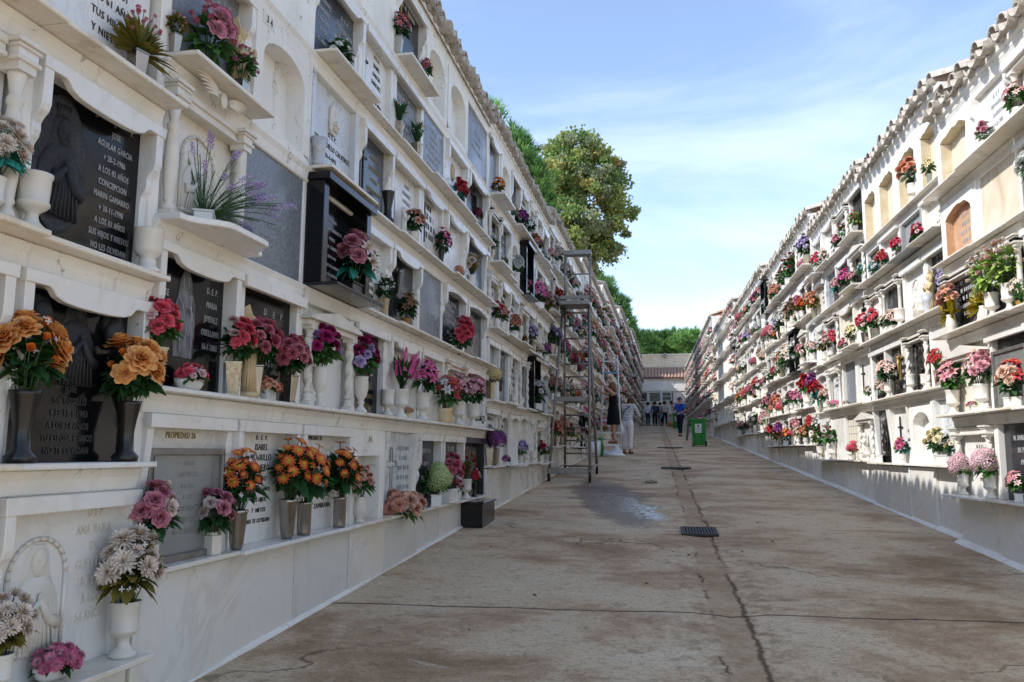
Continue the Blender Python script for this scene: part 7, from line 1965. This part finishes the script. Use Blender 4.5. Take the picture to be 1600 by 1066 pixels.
# ---------------------------------------------------------------- trees
def limb(m, p, d, L, r, q, depth, tips, bend=.25):
    pts = [Vector(p)]; d = Vector(d).normalized(); n = 4
    for i in range(n):
        d = (d+Vector((q.uniform(-bend, bend), q.uniform(-bend, bend), q.uniform(-.05, .12)))).normalized(); pts.append(pts[-1]+d*L/n)
    m.tube([tuple(x) for x in pts], [r*(1-.6*i/n) for i in range(n+1)], 6)
    if depth == 0: tips.append((pts[-1], d)); return
    for k in range(q.choice((3, 3, 4))):
        i = q.choice((2, 3, 4)); a = q.random()*6.28
        e = (d*.6+Vector((math.cos(a), math.sin(a), q.uniform(-.1, .6)))*.8).normalized()
        limb(m, pts[i], e, L*q.uniform(.55, .75), r*.45, q, depth-1, tips, bend)
    tips.append((pts[-1], d))
def broadleaf(name, base, h, label, seed, cx, cy, cz, rad, nleaf, mats, leaf=.16, clumps=70, cat='tree', mixw=None, inner=.25):
    q = random.Random(seed); t = empty(name, base, 0, label, cat, 'trees rising behind the walls')
    m = MB(); tips = []
    m.tube([(0, 0, -1), (0.05, 0, h*.35), (.1, .05, h*.6)], [.3, .24, .18], 9)
    for k in range(6):
        a = k*1.05; limb(m, (.1, .05, h*(.55+.04*k)), (math.cos(a)*.5, math.sin(a)*.5, .9), h*.17, .09, q, 2, tips)
    m.obj('trunk', [M['bark']], t)
    cl = []
    for k in range(clumps):
        while True:
            v = Vector((q.uniform(-1, 1), q.uniform(-1, 1), q.uniform(-1, 1)))
            if inner < v.length < 1: break
        bump_ = 1+.2*mnoise.noise(v*2.3+Vector((seed, 0, 0)))
        cl.append((Vector((cx+v.x*rad[0]*bump_, cy+v.y*rad[1]*bump_, cz+v.z*rad[2]*bump_)), q.uniform(.18, .46)*rad[0]*.4, q.randrange(len(mats)) if mixw is None else q.choices(range(len(mats)), mixw)[0]))
    for i in range(0, clumps, 4):
        c = cl[i][0]; m2 = c*.35+Vector((0.1, 0, h*.6))*.65
    per = nleaf//clumps; fol = MB(); V = []; F = []; MI = []; UV = []
    for c, r, mi in cl:
        for i in range(per):
            g = Vector((q.gauss(0, .5), q.gauss(0, .5), q.gauss(0, .42)))*r; p = c+g
            a = q.random()*6.28; n = Vector((math.cos(a), math.sin(a), q.uniform(-.2, 1.2))).normalized(); sd = n.cross(Vector((0, 0, 1))).normalized(); up = sd.cross(n)
            L = leaf*q.uniform(.6, 1.25); w = L*.48; b = q.uniform(-.5, .5)
            d1 = (up*math.cos(b)+sd*math.sin(b)); d2 = d1.cross(n)
            o = len(V); V += [tuple(p), tuple(p+d1*L*.45+d2*w+n*L*.08), tuple(p+d1*L), tuple(p+d1*L*.45-d2*w+n*L*.08)]
            F.append((o, o+1, o+2, o+3)); MI.append(mi if q.random() < .8 else q.randrange(len(mats))); u = q.random(); UV.append(((u, 0), (u, .5), (u, 1), (u, .5)))
    fol.v = V; fol.f = [list(f) for f in F]; fol.m = MI; fol.sm = [False]*len(F); fol.uv = UV
    fol.obj('crown', mats, t)
M['bark'] = mat_noise('bark', '#6b5a48', '#8d7d69', 7, .95, 0, .15, .8, '#a89c88', .4, 18)
LG = [mk_petal('plane leaf green', '#5f8044', '#8aa562', trans=.4), mk_petal('plane leaf olive', '#7f9152', '#a6b36c', trans=.4), mk_petal('plane leaf yellow', '#a39d55', '#c4ba74', trans=.4), mk_petal('plane leaf grey green', '#7d8a69', '#a0a98b', trans=.4)]
PG = [mk_petal('pine needle dark', '#2e4d26', '#486d39'), mk_petal('pine needle mid', '#466e39', '#65924e', trans=.3), mk_petal('pine needle light', '#6f9d50', '#93bd6c', trans=.3)]
def pine(name, base, label, seed, crowns, nt, L=.32, mats=PG, w=(3, 4, 2)):
    """crowns: list of (cx,cy,cz,rx,ry,rz) relative to base; needles in tufts"""
    q = random.Random(seed); t = empty(name, base, 0, label, 'pine tree', 'trees rising behind the walls')
    m = MB(); top_ = max(c[2] for c in crowns)
    m.tube([(0, 0, -1), (.1, .1, top_*.4), (-.1, .1, top_*.75), (0, 0, top_)], [.28, .22, .16, .05], 8)
    fol = MB(); V = []; F = []; MI = []; UV = []
    tot = sum(c[3]*c[4]*c[5] for c in crowns)
    for (cx, cy, cz, rx, ry, rz) in crowns:
        m.tube([(0, 0, max(top_*.45, cz-rz*1.6)), (cx*.5, cy*.5, cz-rz*.7), (cx, cy, cz-rz*.1)], [.1, .07, .03], 6)
        for k in range(int(nt*rx*ry*rz/tot)):
            while True:
                v = Vector((q.uniform(-1, 1), q.uniform(-1, 1), q.uniform(-.8, 1)))
                if .45 < v.length < 1: break
            s = 1+.3*mnoise.noise(v*2.6+Vector((seed*3, cx, cz)))
            p = Vector((cx+v.x*rx*s, cy+v.y*ry*s, cz+v.z*rz*s)); ax = (v+Vector((0, 0, .7))).normalized(); mi = q.choices((0, 1, 2), w)[0]
            if k % 6 == 0: m.tube([tuple(p-ax*.5*min(1, rx)), tuple(p)], .012, 4)
            for j in range(9):
                d = (ax+Vector((q.uniform(-.8, .8), q.uniform(-.8, .8), q.uniform(-.5, .8)))).normalized(); sd = d.cross(Vector((q.uniform(-1, 1), q.uniform(-1, 1), .3))).normalized()*L*.05
                l = L*q.uniform(.7, 1.2); o = len(V); V += [tuple(p-sd), tuple(p+sd), tuple(p+d*l+sd*.3), tuple(p+d*l-sd*.3)]
                F.append([o, o+1, o+2, o+3]); MI.append(mi); u = q.random(); UV.append(((u, 0), (u, 0), (u, 1), (u, 1)))
    m.obj('trunk', [M['bark']], t)
    fol.v = V; fol.f = F; fol.m = MI; fol.sm = [False]*len(F); fol.uv = UV
    fol.obj('crown', mats, t)
gzb = lambda y: gz(min(y, 75))
b = (-5.6, 44, gzb(44)); broadleaf('plane_tree', b, 12.5, 'tall plane tree with yellowing leaves rising over the shaded wall', 5, 1.15, 0, 12.4, (3.0, 3.0, 4.1), 62000, LG, .18, 360, 'tree', (7, 6, 1.2, 4), .4)
b = (-5.5, 30, gzb(30)); pine('pine_tree', b, 'dense green pine beside the plane tree behind the shaded wall', 3, [(.5, 0, 10.6, .6, .7, 1.0), (.1, .3, 11.5, .45, .6, .8), (1.0, 0, 9.7, .55, .7, 1.0), (1.2, .2, 8.5, .6, .8, 1.0), (-.4, 0, 9.8, .8, 1.0, 1.2), (.4, 0, 8.8, .9, .9, 1.2)], 2200, .34, PG, (3, 5, 3))
b = (-5.4, 24, gzb(24)); pine('pine_sapling', b, 'young pine whose bright tips show above the near eave', 8, [(.5, 0, 10.5, .16, .16, .3), (.72, 0, 10.15, .12, .12, .22), (.45, 0, 9.7, .3, .3, .4)], 90, .34, PG, (0, 1, 4))
b = (-4.6, 62, gzb(62)); pine('pine_tree', b, 'feathery pine showing over the far half of the shaded wall', 4, [(.6, 0, 10.4, 1.0, 1.0, .9), (1.4, 0, 9.0, 1.2, 1.1, 1.0), (2.0, 0, 7.7, 1.0, 1.0, .9), (.2, 0, 8.8, 1.2, 1.1, 1.2), (2.4, 0, 6.6, .9, .9, .8), (.4, 0, 7.0, 1.6, 1.2, 1.4)], 2800, .4, PG, (3, 4, 3))
for i, (x, y, h, r, lab) in enumerate([(-2.0, 80, 8.6, 2.0, 'leftward round crowned pine behind the end building'), (.6, 84, 9.0, 2.3, 'middle round crowned pine behind the end building'), (3.6, 82, 8.9, 2.2, 'bright round crowned pine behind the end building beside the sunlit wall'), (-4.6, 86, 8.8, 2.4, 'pine half hidden behind the far end of the shaded wall'), (6.4, 88, 8.4, 2.4, 'pine behind the far end of the sunlit wall')]):
    q = random.Random(i); cr = [(q.uniform(-.9, .9)*r*.7, q.uniform(-.6, .6)*r, h-1.0+q.uniform(-.9, .5), r*q.uniform(.5, .7), r*.6, q.uniform(.8, 1.2)) for k in range(9)]+[(0, 0, h-1.5, r*.9, r*.9, 1.6), (0, 0, h-3, r, r, 1.4), (0, 0, h-4.6, r, r, 1.5)]
    pine('pine_tree', (x, y, gzb(y)+.3), lab.replace('leftward', 'darker'), 20+i, cr, 2700, .5, PG, ((5, 4, 1), (5, 4, 2), (1, 4, 5), (3, 4, 2), (3, 4, 2))[i])

# ---------------------------------------------------------------- sky, sun, camera
W = bpy.data.worlds.new('World'); bpy.context.scene.world = W; W.use_nodes = True
class WT(NT):
    def __init__(s, w): s.t = w.node_tree; s.N = s.t.nodes; s.L = s.t.links
wt = WT(W); bg = W.node_tree.nodes['Background']
sky = wt.new('ShaderNodeTexSky'); sky.sky_type = 'NISHITA'; sky.sun_disc = False
SUN = Vector((-1, -.5, .94)).normalized()
el = math.asin(SUN.z); az = math.atan2(SUN.x, SUN.y)
sky.sun_elevation = el; sky.sun_rotation = az
sky.air_density = 1.0; sky.dust_density = .5; sky.ozone_density = 2.0; sky.altitude = 200
tc = wt.new('ShaderNodeTexCoord')
mp = wt.new('ShaderNodeMapping'); wt.L.new(tc.outputs['Generated'], mp.inputs[0]); mp.inputs['Scale'].default_value = (1.0, .8, 3.2); mp.inputs['Rotation'].default_value = (0, R(14), 0)
cl = wt.noise(mp.outputs[0], 1.6, 7, .58, .5)
cf = wt.math('MULTIPLY_ADD', wt.step(cl, .42, .74), CLOUD, VEIL)
col = wt.mix(cf, sky.outputs[0], CLOUDC)
wt.L.new(col, bg.inputs[0]); bg.inputs[1].default_value = SKYS
su = bpy.data.lights.new('sun', 'SUN'); su.energy = SUNE; su.angle = R(.5); su.color = (1, .975, .94)
so = bpy.data.objects.new('sun', su); C.objects.link(so); so.rotation_euler = SUN.to_track_quat('Z', 'Y').to_euler(); so.location = (-20, -10, 30)
cam = bpy.data.cameras.new('camera'); co = bpy.data.objects.new('camera', cam); C.objects.link(co)
cam.sensor_width = 36; cam.lens = 1290/1600*36; cam.clip_end = 1500; cam.clip_start = .05
A_, P_, RO = R(10.0729), R(7.6553), R(.4)
co.location = (0, 0, 1.25)
fw = Vector((-math.sin(A_)*math.cos(P_), math.cos(A_)*math.cos(P_), math.sin(P_))); rt = Vector((math.cos(A_), math.sin(A_), 0)); up = Vector((math.sin(A_)*math.sin(P_), -math.cos(A_)*math.sin(P_), math.cos(P_)))
# image turns clockwise by RO
r2 = rt*math.cos(RO)+up*math.sin(RO); u2 = up*math.cos(RO)-rt*math.sin(RO)
co.rotation_euler = Matrix((r2, u2, -fw)).transposed().to_euler()
bpy.context.scene.camera = co
vs = bpy.context.scene.view_settings
vs.view_transform = 'Standard'; vs.look = 'None'; vs.exposure = EXPO; vs.gamma = 1; vs.use_curve_mapping = False
cy = bpy.context.scene.cycles
cy.max_bounces = 6; cy.diffuse_bounces = 4; cy.glossy_bounces = 3; cy.transmission_bounces = 3; cy.transparent_max_bounces = 6
cy.caustics_reflective = False; cy.caustics_refractive = False
